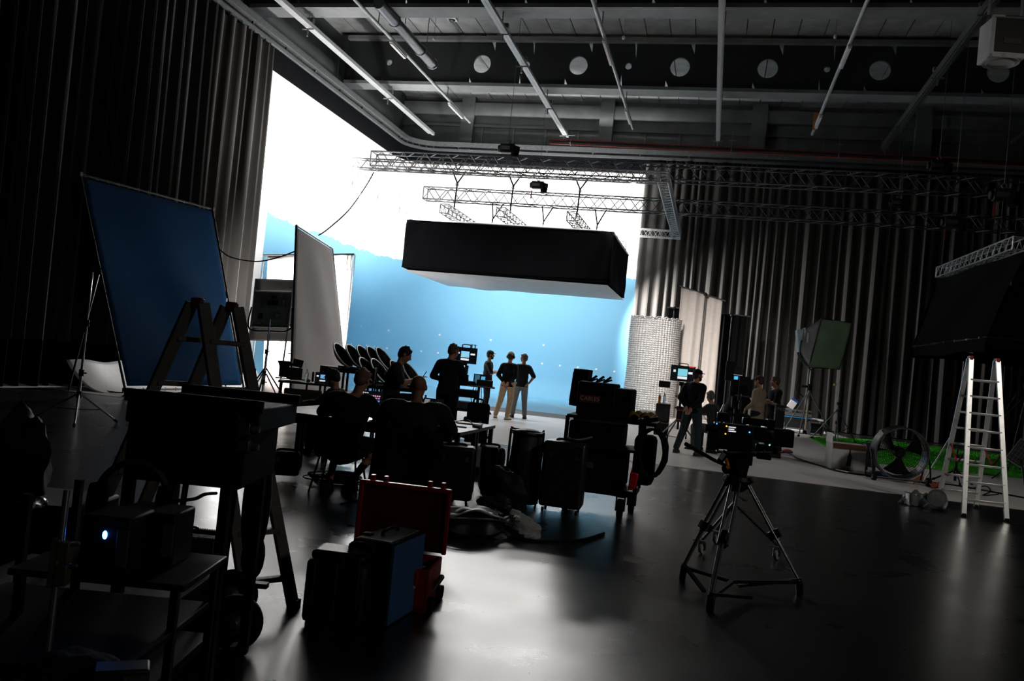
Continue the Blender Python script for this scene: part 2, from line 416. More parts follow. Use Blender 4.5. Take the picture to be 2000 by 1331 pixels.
# ------------------------------------------------------------------ pipes and battens under the beams
PZ = 11.15
def pipe_thing(i, x, y1, w, kind, label, clamps, mt):
    o = thing('hanging_pipe', label, 'pipe', (x, 18, PZ), 0, 'pipes under the ceiling beams')
    mb = M()
    if kind == 'box': mb.box((x, (4+y1)/2, PZ), (w, y1-4, w*1.1)).box((x, (4+y1)/2, PZ-w*.62), (w*.55, y1-4, w*.2))
    elif kind == 'twin': mb.box((x-w*.35, (4+y1)/2, PZ+.06), (w*.5, y1-4, w*.7)).box((x+w*.4, (4+y1)/2, PZ-.02), (w*.5, y1-4, w*.5))
    else: mb.cyl((x, 4, PZ), (x, y1, PZ), w/2, n=10)
    wpart('pipe_run', mb, mt, o)
    for y in clamps:
        wpart('clamp', M().box((x, y, PZ+.14), (w+.1, .12, .12)).cyl((x-.18, y, PZ-.12), (x+.18, y, PZ-.12), .025, n=8).cyl((x, y, PZ-.12), (x, y, PZ-.34), .03, n=8), GALV, o)
    for y in (9.7, 16.4, 23.1, 29.85):
        wpart('hanger_rod', M().cyl((x+w*.5, y, PZ), (x+w*.5, y, 11.52), .018, n=6), GALV, o)
    return o
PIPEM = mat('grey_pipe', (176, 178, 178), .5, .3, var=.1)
pipe_thing(0, -12.93, 35.0, .24, 'twin', 'double grey ceiling pipe nearest the side curtain track, running to the far rail', (16.4, 23.3, 29.9), PIPEM)
pipe_thing(1, -10.6, 33.1, .11, 'round', 'thin ceiling pipe with a fat dark duct section and white batten lights on it', (), PIPEM)
pipe_thing(2, -6.83, 34.6, .20, 'twin', 'double grey ceiling pipe with clamps, third from the side curtain track', (23.6, 26.2, 30.6, 34.2), PIPEM)
pipe_thing(3, -3.9, 33.2, .11, 'round', 'thin pale ceiling pipe with white batten lights, ending above the long trusses', (), PIPEM)
pipe_thing(4, -.6, 34.35, .17, 'box', 'square grey ceiling pipe running almost straight away with one clamp at its end', (34.2,), PIPEM)
pipe_thing(5, 2.85, 33.2, .11, 'round', 'thin ceiling pipe with batten lights and an orange tag near its end', (), PIPEM)
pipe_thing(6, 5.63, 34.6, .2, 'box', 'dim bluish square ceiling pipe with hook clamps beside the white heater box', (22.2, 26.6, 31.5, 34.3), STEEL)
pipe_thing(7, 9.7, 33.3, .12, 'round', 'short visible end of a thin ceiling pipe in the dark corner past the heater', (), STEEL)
BAT = mat('white_batten', (224, 222, 218), .45, var=.03)
def batten(x, y0, y1, label):
    o = thing('hanging_batten', label, 'ceiling light', (x, (y0+y1)/2, PZ-.2), 0, 'white battens on the ceiling pipes')
    wpart('housing', M().box((x, (y0+y1)/2, PZ-.1), (.12, y1-y0, .07)), BAT, o, bevel=.01)
    wpart('diffuser', M().box((x, (y0+y1)/2, PZ-.155), (.09, y1-y0-.04, .05)), WFAB, o, bevel=.012)
    for y in (y0+.15, y1-.15): wpart('bracket', M().box((x, y, PZ-.061), (.1, .03, .012)), GALV, o)
yb = [F(756, 75, PZ).y, F(790, 105, PZ).y, F(872, 196, PZ).y, F(898, 224, PZ).y]
batten(-10.6, yb[0], yb[1], 'white batten light on the thin pipe beside its fat duct section')
batten(-10.6, yb[2], yb[3], 'white batten light near the end of the thin pipe that carries the duct')
yb = [F(1179, 72, PZ).y, F(1189, 118, PZ).y, F(1217, 208, PZ).y, F(1225, 235, PZ).y]
batten(-3.9, yb[0], yb[1], 'white batten light halfway along the thin pale pipe over the truss')
batten(-3.9, yb[2], yb[3], 'white batten light at the end of the thin pale pipe over the truss')
yb = [F(1665, 82, PZ).y, F(1645, 124, PZ).y, F(1608, 220, PZ).y, F(1597, 245, PZ).y]
batten(2.85, yb[0], yb[1], 'batten light halfway along the pipe that carries an orange tag')
batten(2.85, yb[2], yb[3], 'batten light beside the orange tag at the pipe end')
solo('hanging_tag', M().box(PY(1592.5, 237, 31.9), (.16, .05, .62)), mat('orange_card', (190, 125, 60), .8), 'small orange card tag hanging beside the end of a thin ceiling pipe', 'tag')
dp = [F(735, 42, 11.35), F(826, 131, 11.35)]
du = thing('ventilation_duct', 'fat round grey duct section under the ceiling above a white batten light', 'duct', (-10.35, 24, 11.1))
dx = -10.24; wpart('duct_tube', M().cyl((dx, 22.3, 11.4), (dx, 27.2, 11.4), .17, n=18), STEEL, du)
for y in (23.6, 25.9, 27.1): wpart('duct_collar', M().torus((dx, y, 11.4), .175, .025, R=RX(PI/2), n=20, k=6), GALV, du)
for y in (24.4, 26.4): wpart('hanger_rod', M().cyl((dx, y, 11.5), (dx, y, 13.5), .015, n=6), GALV, du)
p = F(883, 38, 13.44); sd = thing('smoke_detector', 'small white smoke detector on the pale ceiling planks', 'smoke detector', p)
wpart('mount_plate', M().box(p, (.34, .34, .04)), WHT, sd); wpart('sensor_dome', M().lathe([(.05, -.09), (.1, -.07), (.12, -.02)], p, 14), GREY, sd)
def pendant(px, py, zt, zb, label):
    p = F(px, py, zt)
    o = thing('hanging_sensor', label, 'sensor', (p.x, p.y, zb), 0, 'small things hanging on ceiling wires')
    wpart('wire', M().cyl((p.x, p.y, zb), (p.x, p.y, 13.5), .006, n=5), STEEL, o); wpart('body', M().lathe([(.02, zb-.12), (.05, zb-.09), (.05, zb-.02), (.02, zb)], (p.x, p.y, 0), 10), WHT, o)
pendant(848, 72, 11.9, 11.9, 'small pale sensor on a wire beside the fat duct and the top beam')
pendant(1218, 70, 11.9, 11.9, 'small pale sensor on a wire right of the thin pale pipe by the holed beam')
pendant(1632, 68, 11.9, 11.9, 'small pale sensor on a wire left of the thin pipe with the orange tag')
# red sprinkler main
rp = thing('sprinkler_pipe', 'long dark pipe with red edges running along under the far end of the ceiling', 'pipe', (0, 33, 10.4))
a, b_ = PY(1073, 277, 33), PY(1900, 316, 33); b_ = a+(b_-a)*1.5
wpart('pipe_run', M().cyl(a, b_, .085, n=14), mat('dark_pipe', (58, 52, 50), .4, .5), rp)
wpart('red_line', M().cyl(a+V((0, -.03, .1)), b_+V((0, -.03, .1)), .018, n=6), RED, rp, )
wpart('warning_line', M().cyl(a+V((0, -.05, -.09)), b_+V((0, -.05, -.09)), .014, n=6), mat('red_orange_line', (190, 50, 20), .5), rp)
for px in (1115, 1430, 1640):
    q = PY(px, 275, 33); wpart('hanger_clamp', M().torus((q.x, 33, a.z+(b_.z-a.z)*(q.x-a.x)/(b_.x-a.x)), .1, .02, R=RY(PI/2), n=14, k=5).cyl((q.x, 33, a.z+.1), (q.x, 33, 11.1), .015, n=6).box((q.x, 33, 10.75), (.28, .06, .05)), GALV, rp)
# white heater with a round outlet, beside the last pipe
hp = PY(1958, 80, 16.4); hr = .15
ht = thing('unit_heater', 'white box shaped ceiling heater with a round black outlet facing down', 'heater', hp+V((0, 0, -.45)), hr)
Hm = mat('heater_enamel', (206, 206, 204), .45, var=.06)
wd = .62
obj('casing', M().box((0, 0, .42), (wd, .5, .70)), Hm, ht, bevel=.02)
obj('front_panel', M().box((.02, -.252, .45), (.52, .02, .6)), mat('dark_front_panel', (30, 31, 32), .6), ht)
ol = [(.31, .02), (.30, 0), (.24, .0), (.2, .08), (.06, .09)]
obj('outlet_ring', M().lathe([(.30, -.02), (.30, .06), (.21, .07), (.22, -.03)], (0, 0, .06), 28, cap=False), Hm, ht)
obj('outlet_void', M().lathe([(.21, .05), (.02, .055)], (0, 0, .04), 24), BLK, ht)
obj('front_frame', M().box((-.30, -.26, .42), (.05, .03, .74)).box((.30, -.26, .42), (.05, .03, .74)).box((0, -.26, .78), (.62, .03, .04)).box((0, -.26, .08), (.62, .03, .05)), Hm, ht)
obj('name_plate', M().box((.05, -.265, .35), (.3, .02, .1)), mat('dark_red_plate', (40, 16, 16), .5), ht)
obj('conduit', M().cyl((-.1, -.28, .78), (2.0, -.28, .80), .015, n=6), GALV, ht)
for x in (-.28, .28): obj('hanging_strap', M().box((x, 0, 1.9), (.04, .02, 2.0)), GALV, ht)
# ------------------------------------------------------------------ trusses
TRM = mat('truss_aluminium', (196, 196, 197), .36, .65, var=.06)
TRD = mat('truss_dark', (84, 86, 88), .42, .85, var=.1)
def truss_parts(root, a, b, s, n, mt, ch=.024, di=.013, skip=()):
    a, b = V(a), V(b); d = (b-a).normalized(); side = d.cross(V((0, 0, 1))).normalized()*s/2; up = side.cross(d).normalized()*s/2
    if up.z < 0: up = -up
    cs = [side+up, -side+up, -side-up, side-up]
    for c in cs: wpart('chord', M().cyl(a+c, b+c, ch, n=8), mt, root)
    mb = M(); L = (b-a).length
    for f in range(4):
        c0, c1 = cs[f], cs[(f+1) % 4]
        for k in range(n):
            p0 = a+d*(L*k/n); p1 = a+d*(L*(k+.5)/n); p2 = a+d*(L*(k+1)/n)
            mb.cyl(p0+c0, p1+c1, di, n=5).cyl(p1+c1, p2+c0, di, n=5)
        for k in (0, n): q = a+d*(L*k/n); mb.cyl(q+c0, q+c1, di*1.3, n=6)
    wpart('lattice', mb, mt, root)
def truss(name, label, a, b, s, n, mt, group=None, **k):
    c = (V(a)+V(b))/2; c.z = min(V(a).z, V(b).z)-s/2
    o = thing(name, label, 'truss', c, 0, group); truss_parts(o, a, b, s, n, mt, **k); return o
fr = thing('truss_frame', 'large square silver box truss frame hanging round the black overhead softbox', 'truss', (-6.8, 29.4, 7.0))
f1, f2, f3, f4 = V((-11.7, 24.4, 7.2)), V((-1.85, 24.4, 7.2)), V((-1.85, 34.2, 7.2)), V((-11.7, 34.2, 7.2))
for p, q in ((f1, f2), (f2, f3), (f3, f4), (f4, f1)):
    d = (q-p).normalized()*.16; truss_parts(fr, p+d, q-d, .29, 24, TRM, .022, .011)
wpart('corner_block', M().box(f1, (.32, .32, .32)), TRM, fr) if 0 else None
for c in (f1, f2, f3, f4):
    mb = M()
    for sx in (-1, 1):
        for sy in (-1, 1):
            mb.cyl(c+V((sx*.145, sy*.145, -.145)), c+V((sx*.145, sy*.145, .145)), .022, n=8)
            mb.cyl(c+V((-.145, sx*.145, sy*.145)), c+V((.145, sx*.145, sy*.145)), .022, n=8); mb.cyl(c+V((sx*.145, -.145, sy*.145)), c+V((sx*.145, .145, sy*.145)), .022, n=8)
    wpart('corner_block', mb, TRM, fr)
t2a, t2b = V((-12.05, 27.15, 8.0)), V((15, 27.15, 8.0))
t3a, t3b = V((-12.05, 32.65, 8.0)), V((15, 32.65, 8.0))
truss('lifting_truss', 'long dark truss spanning the hall just behind the near side of the silver frame', t2a, t2b, .5, 34, TRD, 'long trusses across the hall', ch=.025, di=.016)
truss('lifting_truss', 'long dark truss spanning the hall above the back of the black softbox', t3a, t3b, .5, 34, TRD, 'long trusses across the hall', ch=.025, di=.016)
for (px, py), lab in (((868, 399), 'short silver truss on the softbox top, nearest the white corner'), ((978, 404), 'short silver truss in the middle of the softbox top'), ((1116, 413), 'short silver truss on the softbox top, nearest the far curtain')):
    p = PY(px, py+6, 26.2); truss('softbox_truss', lab, (p.x, 26.2, 6.28), (p.x, 31.2, 6.28), .29, 11, TRM, 'short trusses holding the overhead softbox', ch=.02, di=.011)
# straps from the trusses
STR = mat('black_webbing', (20, 20, 22), .8)
def strap(p, q, label, w=.05):
    p, q = V(p), V(q); o = thing('lifting_strap', label, 'strap', (q.x, q.y, q.z), 0, 'straps hanging the overhead softbox')
    wpart('webbing', M().bar(p+V((-.22, 0, 0)), (p+q)/2+V((0, 0, .25)), w, .012, (0, 1, 0)).bar(p+V((.22, 0, 0)), (p+q)/2+V((0, 0, .25)), w, .012, (0, 1, 0)).bar((p+q)/2+V((0, 0, .25)), q, w, .012, (0, 1, 0)), STR, o)
    wpart('shackle', M().torus((p+q)/2+V((0, 0, .2)), .05, .014, R=RX(PI/2), n=12, k=5), STEEL, o)
for px, lab in ((896, 'dark lifting strap above the short truss nearest the white corner'), (1006, 'dark lifting strap above the middle short truss'), (1137, 'dark lifting strap above the short truss nearest the far curtain')):
    p = PY(px, 345, 27.15); strap((p.x, 27.15, 7.72), (p.x-.05, 27.15, 6.45), lab)
for px, lab in ((972, 'lifting strap at the back of the softbox, between the first two short trusses'), (1070, 'lifting strap at the back of the softbox, between the last two short trusses'), (1174, 'lifting strap at the back of the softbox, beside its open end')):
    p = PY(px, 405, 32.4); strap((p.x, 32.4, 7.71), (p.x, 31.35, 5.8), lab)
# ------------------------------------------------------------------ overhead softbox
s0 = V((-9.95, 25.5, 0)); sx, sy, zt, zb = 6.65, 5.0, 5.75, 4.15
sb = thing('overhead_softbox', 'huge black skirted softbox hanging from the silver trusses above the blue stage', 'softbox', s0+V((sx/2, sy/2, zb)))
def skirt(pa, pb, sag):
    pa, pb = V(pa), V(pb); d = (pb-pa); n = V((d.y, -d.x, 0)).normalized()
    def fn(u, v):
        p = pa+d*u; z = zt+(zb+.03-zt)*v
        wv = .05*math.sin(u*9+sag)*v+.03*math.sin(u*23+sag*2)*v*v
        pull = .12*math.sin(PI*u)*math.sin(PI*v)
        tens = sum(.03*math.sin((u*60)+v*6)*max(0, 1-abs(u-e)*9) for e in (0, 1))
        return p+n*(wv-pull+tens)+V((0, 0, z-.05*math.sin(PI*u)*v))
    return fn
A, B, C_, D = s0, s0+V((sx, 0, 0)), s0+V((sx, sy, 0)), s0+V((0, sy, 0))
for p, q, sg in ((A, B, .4), (B, C_, 1.3), (C_, D, 2.2), (D, A, 3.1)): wpart('skirt', M().grid(skirt(p, q, sg), 60, 14), DUV, sb, solid=.012)
def silk(u, v): return V((s0.x+sx*u, s0.y+sy*v, zb-.04-.16*math.sin(PI*u)*math.sin(PI*v)+(-.05*math.sin(u*7)*math.sin(v*3)-.03*math.sin(u*19+v*4))*min(1, 6*u, 6*(1-u))*min(1, 4*v, 4*(1-v))))
wpart('diffusion_silk', M().grid(silk, 60, 24), mat('grey_silk', (222, 214, 209), .8, var=.05, bump=.1, scale=3, spec=.1), sb)
mb = M()
for p, q in ((A, B), (B, C_), (C_, D), (D, A)): mb.cyl(p+V((0, 0, zt)), q+V((0, 0, zt)), .03, n=8)
for k in range(1, 6): mb.cyl(s0+V((sx*k/6, 0, zt)), s0+V((sx*k/6, sy, zt)), .025, n=8)
wpart('pipe_frame', mb, ALU, sb)
def roof(u, v): return V((s0.x+sx*u, s0.y+sy*v, zt-.05))
wpart('top_cloth', M().grid(roof, 4, 4), WFAB, sb)
for k in range(14):
    mb = M(); t = (k % 7+.5)/7
    p = (A+(B-A)*t) if k < 7 else (B+(C_-B)*t)
    wpart('tie', M().cyl(p+V((0, 0, zt-.06)), p+V((.03, -.02, zt+.1)), .008, n=5), BLKC, sb)
wpart('spigot', M().cyl((-6.6, 27.5, zt), (-6.6, 27.5, zt+.3), .05, n=10), BLKM, sb)
# ------------------------------------------------------------------ lamps along the frame
YOK = mat('lamp_white_body', (214, 212, 210), .5, var=.05)
def panel_lamp(loc, rz, label, tilt=.45):
    o = thing('panel_lamp', label, 'film light', loc, rz, 'panel lamps hung on the silver truss frame')
    obj('hook_clamp', M().torus((0, 0, -.055), .04, .014, R=RX(PI/2), n=12, k=5).cyl((0, 0, -.06), (0, 0, -.26), .018, n=8), STEEL, o)
    obj('yoke', M().tube(cat_curve([(-.36, 0, -.62), (-.36, 0, -.36), (-.28, 0, -.27), (.28, 0, -.27), (.36, 0, -.36), (.36, 0, -.62)], 4), .014, 8), BLKM, o)
    R = RX(-tilt)
    obj('lamp_body', M().box((0, 0, 0), (.66, .12, .3)).xf(R, (0, 0, -.62)), YOK, o, bevel=.02)
    obj('emitter_face', M().box((0, .064, 0), (.62, .01, .27)).xf(R, (0, 0, -.62)), mat('lamp_face', (240, 238, 232), .5, emit=(255, 246, 236), es=3), o)
    return o
ORD = ('first', 'second', 'third', 'fourth', 'fifth')
for k, y in enumerate((25.3, 27.4, 29.5, 31.6, 33.3)): panel_lamp((-11.7, y, 7.055), PI/2, ORD[k]+' white panel lamp from the near corner, under the frame side along the white wall')
for k, x in enumerate((-10.4, -8.8, -7.2, -5.6, -4.2)): panel_lamp((x, 34.2, 7.055), 0, ORD[k]+' white panel lamp from the white corner, under the far side of the truss frame')
# ------------------------------------------------------------------ chain hoists
def hoist(p, ztop, label, red=False, zlow=None):
    p = V(p); o = thing('chain_hoist', label, 'chain hoist', p, 0, 'chain hoists carrying the trusses')
    obj('motor_body', M().box((0, 0, .28), (.5, .28, .3)).cyl((-.33, 0, .28), (-.2, 0, .28), .12, n=14).cyl((.2, 0, .28), (.36, 0, .28), .1, n=14), BLK, o, bevel=.03)
    obj('chain_bag', M().lathe([(.06, -.2), (.13, -.16), (.15, .0), (.16, .16)], (.24, .05, .2), 12), BLKC, o)
    obj('name_plate', M().box((-.05, -.145, .28), (.3, .01, .12)), GREY, o)
    obj('hook', M().torus((0, 0, .52), .06, .018, R=RX(PI/2), n=14, k=6).cyl((0, 0, .42), (0, 0, .48), .03, n=8), STEEL, o)
    obj('chain', M().cyl((0, 0, .55), (0, 0, ztop-p.z), .009, n=5), STEEL, o)
    if red: obj('warning_tag', M().box((-.22, -.1, -.12), (.05, .02, .34)), mat('red_tag', (140, 40, 28), .6), o)
    if zlow is not None: obj('lifting_chain', M().cyl((0, 0, .16), (0, 0, zlow-p.z), .012, n=5), STEEL, o)
q = PY(991, 300, 27.15); hoist((q.x, 27.15, 8.30), 13.4, 'black chain hoist on the long truss, above the near side of the silver frame')
q = PY(1050, 372, 32.65); hoist((q.x, 32.65, 8.30), 13.4, 'chain hoist with a red tag above the middle of the black softbox', True)
q = PY(1832, 345, 27.15); hoist((q.x, 27.15, 8.30), 13.4, 'dim chain hoist on the nearer long truss in the dark, above the grey ladder side')
q = PY(1752, 425, 32.65); hoist((q.x, 32.65, 8.30), 13.4, 'dim chain hoist with a red tag on the farther long truss in the dark', True)
# side truss and its black cloth box
ra, rb = V((6.56, 28.2, 5.55)), V((6.84, 22.3, 5.55)); rd = (rb-ra).normalized()
truss('hanging_side_truss', 'short silver truss hanging low in the dark above the black cloth box', ra, rb, .3, 14, TRM, None, ch=.022, di=.011)
for t, lab in ((.12, 'dark chain hoist with red parts over the far end of the low silver truss'), (.78, 'dark chain hoist with red parts over the near end of the low silver truss')):
    p = ra+(rb-ra)*t; hoist((p.x, p.y, 6.7), 13.4, lab, True, 5.7)
bx = thing('black_cloth_box', 'big black cloth light box hanging under the low silver truss, above the aluminium ladder', 'softbox', (7.2, 25.0, 3.0))
def clothface(p0, p1, p2, p3):
    p0, p1, p2, p3 = map(V, (p0, p1, p2, p3))
    return lambda u, v: (p0*(1-u)+p1*u)*(1-v)+(p3*(1-u)+p2*u)*v+V((.04*math.sin(u*9+v*3), .04*math.sin(v*7+u*5), .03*math.sin(u*11)*v))
T0, T1, T2, T3 = (6.45, 28.0, 5.32), (6.9, 22.0, 5.32), (9.8, 22.2, 5.3), (9.4, 28.2, 5.3)
B0, B1, B2, B3 = (5.9, 28.0, 3.2), (6.15, 21.7, 3.2), (10.6, 21.9, 3.2), (10.2, 28.4, 3.2)
for f in ((T0, T1, B1, B0), (T1, T2, B2, B1), (T2, T3, B3, B2), (T3, T0, B0, B3)): wpart('side_cloth', M().grid(clothface(*f), 24, 12), DUV, bx)
Lw = lambda p: (p[0], p[1], p[2]-.32)
for f in ((B0, B1, Lw(B1), Lw(B0)), (B1, B2, Lw(B2), Lw(B1)), (B2, B3, Lw(B3), Lw(B2)), (B3, B0, Lw(B0), Lw(B3))): wpart('skirt', M().grid(clothface(*f), 24, 4), DUV, bx)
mb = M().cyl(B0, B1, .025, n=8).cyl(B1, B2, .025, n=8).cyl(B2, B3, .025, n=8).cyl(B3, B0, .025, n=8)
wpart('pipe_frame', mb, BLKM, bx)
for k in range(7):
    p = V(B0)+(V(B1)-V(B0))*((k+.5)/7); wpart('clip', M().box(p+V((-.03, 0, 0)), (.03, .03, .05)), ALU, bx)
# cable looping from the frame down to the tall screen
cable('power_cable', [PY(730, 337, 24.4), PY(712, 368, 23.5), PY(680, 412, 22.5), PY(640, 448, 21.8), PY(622, 460, 21.6)], .02, RUB, 'black power cable slanting from the silver truss corner down to the tall grey screen', group='hanging cables')
# ------------------------------------------------------------------ big blue screen on its leaning frame
bl, br = V((-11.86, 15.4, .14)), V((-11.76, 19.85, .14)); tl, tr_ = PY(156, 340, 15.4), PY(415, 409, 19.85)
bs = thing('blue_screen', 'big dark blue cloth screen laced in a tall metal frame that leans back', 'screen', (bl+br)/2-V((0, 0, .14)))
def quad(p0, p1, p2, p3, off=V((0, 0, 0)), wob=.0):
    return lambda u, v: (p0*(1-u)+p1*u)*(1-v)+(p3*(1-u)+p2*u)*v+off*1.0+V((wob*math.sin(u*8+v*5)*math.sin(PI*u)*math.sin(PI*v), 0, 0))
cen = (bl+br+tl+tr_)/4
ins = lambda p, k: p+(cen-p)*k
BSC = mat('chroma_blue_cloth', (8, 58, 98), .9, var=.05, spec=.08, bump=.1, scale=30)
wpart('blue_cloth', M().grid(quad(ins(bl, .035), ins(br, .035), ins(tr_, .03), ins(tl, .03), wob=.05), 30, 30), BSC, bs, solid=.004)
for p, q in ((bl, br), (br, tr_), (tl, tr_), (bl, tl)): wpart('frame_tube', M().cyl(p, q, .026, n=10), ALU if p is bl and q is br else BLKM, bs)
for c in (bl, br, tl, tr_): wpart('corner_joint', M().box(c, (.09, .09, .09)), BLKM, bs, bevel=.01)
mb = M()
for p, q, n in ((tl, tr_, 14), (bl, br, 12), (bl, tl, 8), (br, tr_, 8)):
    for k in range(n):
        c = p+(q-p)*((k+.5)/n); mb.torus(c, .032, .007, R=RX(PI/2) if abs((q-p).y) < 1 else RY(PI/2), n=10, k=4).cyl(c, ins(c, .02), .006, n=4)
lt = wpart('lacing', mb, mat('pale_elastic', (150, 150, 150), .7), bs)
for p in (bl, br): wpart('foot', M().cyl((p.x, p.y, .14), (p.x, p.y, .02), .02, n=8).lathe([(.06, 0), (.06, .02), (.02, .03)], (p.x, p.y, 0), 12), BLKM, bs)
for p, q in ((bl, tl), (br, tr_)):
    c = p+(q-p)*.55; wpart('rear_brace', M().cyl(c, (c.x-.02, c.y+(.5 if p is br else -.5), .03), .02, n=8), BLKM, bs)
# ------------------------------------------------------------------ stands
def tripod_stand(name, label, base, h, spread=.5, leg_z=.75, mt=CHR, r=.018, group=None, rz=0, cat='stand', knobs=True, foot_z=.03):
    o = thing(name, label, cat, base, rz, group)
    n = 3
    for k in range(n):
        z0, z1 = h*k/n*.98+(.06 if k == 0 else 0), h*(k+1)/n
        obj('tube_section', M().cyl((0, 0, z0), (0, 0, z1), r*(1.25-.25*k), n=10), mt, o)
        if k: obj('collar', M().cyl((0, 0, z0-.05), (0, 0, z0+.05), r*2, n=10).cyl((0, 0, z0), (r*4, 0, z0), .012, n=6), BLKM, o)
    obj('leg_collar', M().cyl((0, 0, leg_z-.05), (0, 0, leg_z+.05), r*2.1, n=10), BLKM, o)
    for k in range(3):
        a = 2*PI*k/3+.5; d = V((math.cos(a), math.sin(a), 0))
        lg = obj('leg', M().cyl(d*r*2+V((0, 0, leg_z)), d*spread+V((0, 0, foot_z)), r*.8, n=8).cyl(V((0, 0, .2)), d*spread*.55+V((0, 0, leg_z*.46)), r*.5, n=6), mt, o)
        obj('rubber_foot', M().caps(d*spread*.97+V((0, 0, foot_z+.01)), d*spread*1.03+V((0, 0, foot_z-.012)), r*1.15, n=8), RUB, lg)
    return o
st = tripod_stand('light_stand', 'tall chrome light stand on the dark floor beside the big blue screen', F(148, 826), 2.28, .62, .42, mt=CHR, rz=.7)
obj('clamp_head', M().box((0, 0, 2.3), (.06, .05, .09)).cyl((0, 0, 2.32), (.12, 0, 2.32), .012, n=6), BLKM, st)
tripod_stand('grip_stand', 'chrome grip stand with clamps beside the camera trolley, before the white cloth', F(508, 806), 1.9, .5, .8, rz=.3)
gp_ = tripod_stand('grip_stand', 'low chrome stand with a wing nut clamp close to the foot of the blue screen', F(492, 790), .8, .4, .35, rz=1.1)
# curved white bounce sheet lying against the curtain
mb = M(); w0 = PX(136, 705, -13.5); Y0, Y1 = w0.y-.1, w0.y+2.2
def sheet(u, v):
    x = -13.5+1.0*v; z = w0.z*(1-v)**2.2+.012
    if v < .12: x += .0; 
    return V((x-.0+.06*math.sin(u*6)*(1-v), Y0+(Y1-Y0)*u, z+.03*math.sin(u*9)*(1-v)))
solo('bounce_sheet', M().grid(sheet, 24, 20), WHT, 'curved white plastic bounce sheet on the floor between the dark curtain and the blue screen', 'bounce board', solid=.01)
cable('floor_cable', [F(168, 752)+V((0, 0, .3)), F(200, 764)+V((0, 0, .05)), F(222, 769)+V((0, 0, .03)), F(240, 770)+V((0, 0, .03))], .016, RUB, 'black cable running from the white bounce sheet to the blue screen foot', group='floor cables')
# ------------------------------------------------------------------ tall grey diffusion screen
nb, fb = F(566, 797), F(678, 783)
dn = (nb-EYE).dot(fwd); df = (fb-EYE).dot(fwd)
nt_, ft = PD(579, 441, dn), PD(649, 486, df)
ds = thing('diffusion_screen', 'tall grey cloth diffusion screen in a thin metal frame behind the shell chairs', 'screen', (nb+fb)/2)
cen = (nb+fb+nt_+ft)/4
wpart('grey_cloth', M().grid(quad(ins(nb, .02)+V((0, 0, .15)), ins(fb, .02)+V((0, 0, .15)), ins(ft, .02), ins(nt_, .02), wob=.06), 20, 40), GFAB, ds, solid=.004)
for p, q in ((nb, nt_), (fb, ft), (nt_, ft)): wpart('frame_tube', M().cyl(p, q, .028, n=10), GALV if p is not nb else BLKM, ds)
for t in (.08, .30, .66):
    p, q = nb+(nt_-nb)*t, fb+(ft-fb)*t; wpart('cross_line', M().cyl(p-rgt*.06-fwd*.07, q-rgt*.06-fwd*.07, .013, n=6), STEEL, ds)
mb = M()
for k in range(9): c = nt_+(ft-nt_)*((k+.5)/9); mb.torus(c, .035, .008, R=RY(.4), n=10, k=4)
for k in range(9): c = fb+(ft-fb)*((k+.5)/9); mb.torus(c, .035, .008, n=10, k=4)
wpart('lacing', mb, WFAB, ds)
for p in (nb, fb): wpart('foot', M().box((p.x, p.y, .02), (.5, .06, .04)), BLKM, ds)
# white cloth behind it on a crossbar
ca, cb = PD(514, 499, 24.6), PD(692, 497, 25.4)
wc = thing('hanging_white_cloth', 'white cloth hanging from a dark crossbar behind the tall grey screen', 'cloth', F(600, 772))
wpart('crossbar', M().cyl(ca, cb, .03, n=8), BLKM, wc)
c1, c2 = ca+(cb-ca)*.05, ca+(cb-ca)*.985
c3, c4 = F(510, 770), F(668, 768)
c3.z = c4.z = .02
def wcl(u, v):
    p = (c1*(1-u)+c2*u)*(1-v)+(c3*(1-u)+c4*u)*v; return p+fwd*(.06*math.sin(u*20+v*2)*(.4+v))+V((0, 0, -.02))
wpart('white_cloth', M().grid(wcl, 40, 16), WFAB, wc, solid=.004)
for c in (ca, cb): wpart('stand_tube', M().cyl(c+fwd*.12, (c.x+fwd.x*.12, c.y+fwd.y*.12, 0), .022, n=8), GALV, wc)
for t in (.93, .97):
    c = ca+(cb-ca)*t; wpart('tie', M().tube(cat_curve([c, c+V((0, -.03, -.25)), c+V((.05, -.03, -.5))], 3), .008, 5), BLKC, wc)
# ------------------------------------------------------------------ big lamp with a softbox, seen from the back
lp = F(540, 784); ld = (lp-EYE).dot(fwd)
lamp = thing('softbox_lamp', 'large square lamp with a grey cloth softbox on a stand beside the tall grey screen', 'film light', lp)
P4 = [PD(499, 569, ld), PD(570, 571, ld+.1), PD(563, 640, ld+.1), PD(491, 638, ld)]
cc = sum(P4, V())/4; nrm = (P4[1]-P4[0]).cross(P4[3]-P4[0]).normalized()
if nrm.dot(fwd) < 0: nrm = -nrm
LB = mat('lamp_grey_body', (120, 128, 130), .5, .3)
wpart('lamp_housing', M().hexa(P4, [p+nrm*.3 for p in P4]), LB, lamp, bevel=.02)
mb = M()
for i in range(4): mb.cyl(P4[i]-nrm*.03, P4[(i+1) % 4]-nrm*.03, .022, n=8)
wpart('edge_frame', mb, ALU, lamp)
ex, ey = (P4[1]-P4[0]), (P4[0]-P4[3])
for (u, v, w, h) in ((.52, .68, .3, .12), (.22, .28, .12, .14), (.68, .3, .1, .14), (.2, .1, .1, .05), (.52, .84, .12, .08), (.2, .68, .08, .2), (.82, .68, .08, .2)):
    c = P4[3]+ex*u+ey*v-nrm*.02; a_, b2 = ex*w/2, ey*h/2
    wpart('back_panel', M().hexa([c-a_-b2, c+a_-b2, c+a_+b2, c-a_+b2], [c-a_-b2-nrm*.03, c+a_-b2-nrm*.03, c+a_+b2-nrm*.03, c-a_+b2-nrm*.03]), BLK if w > .11 else ALU, lamp)
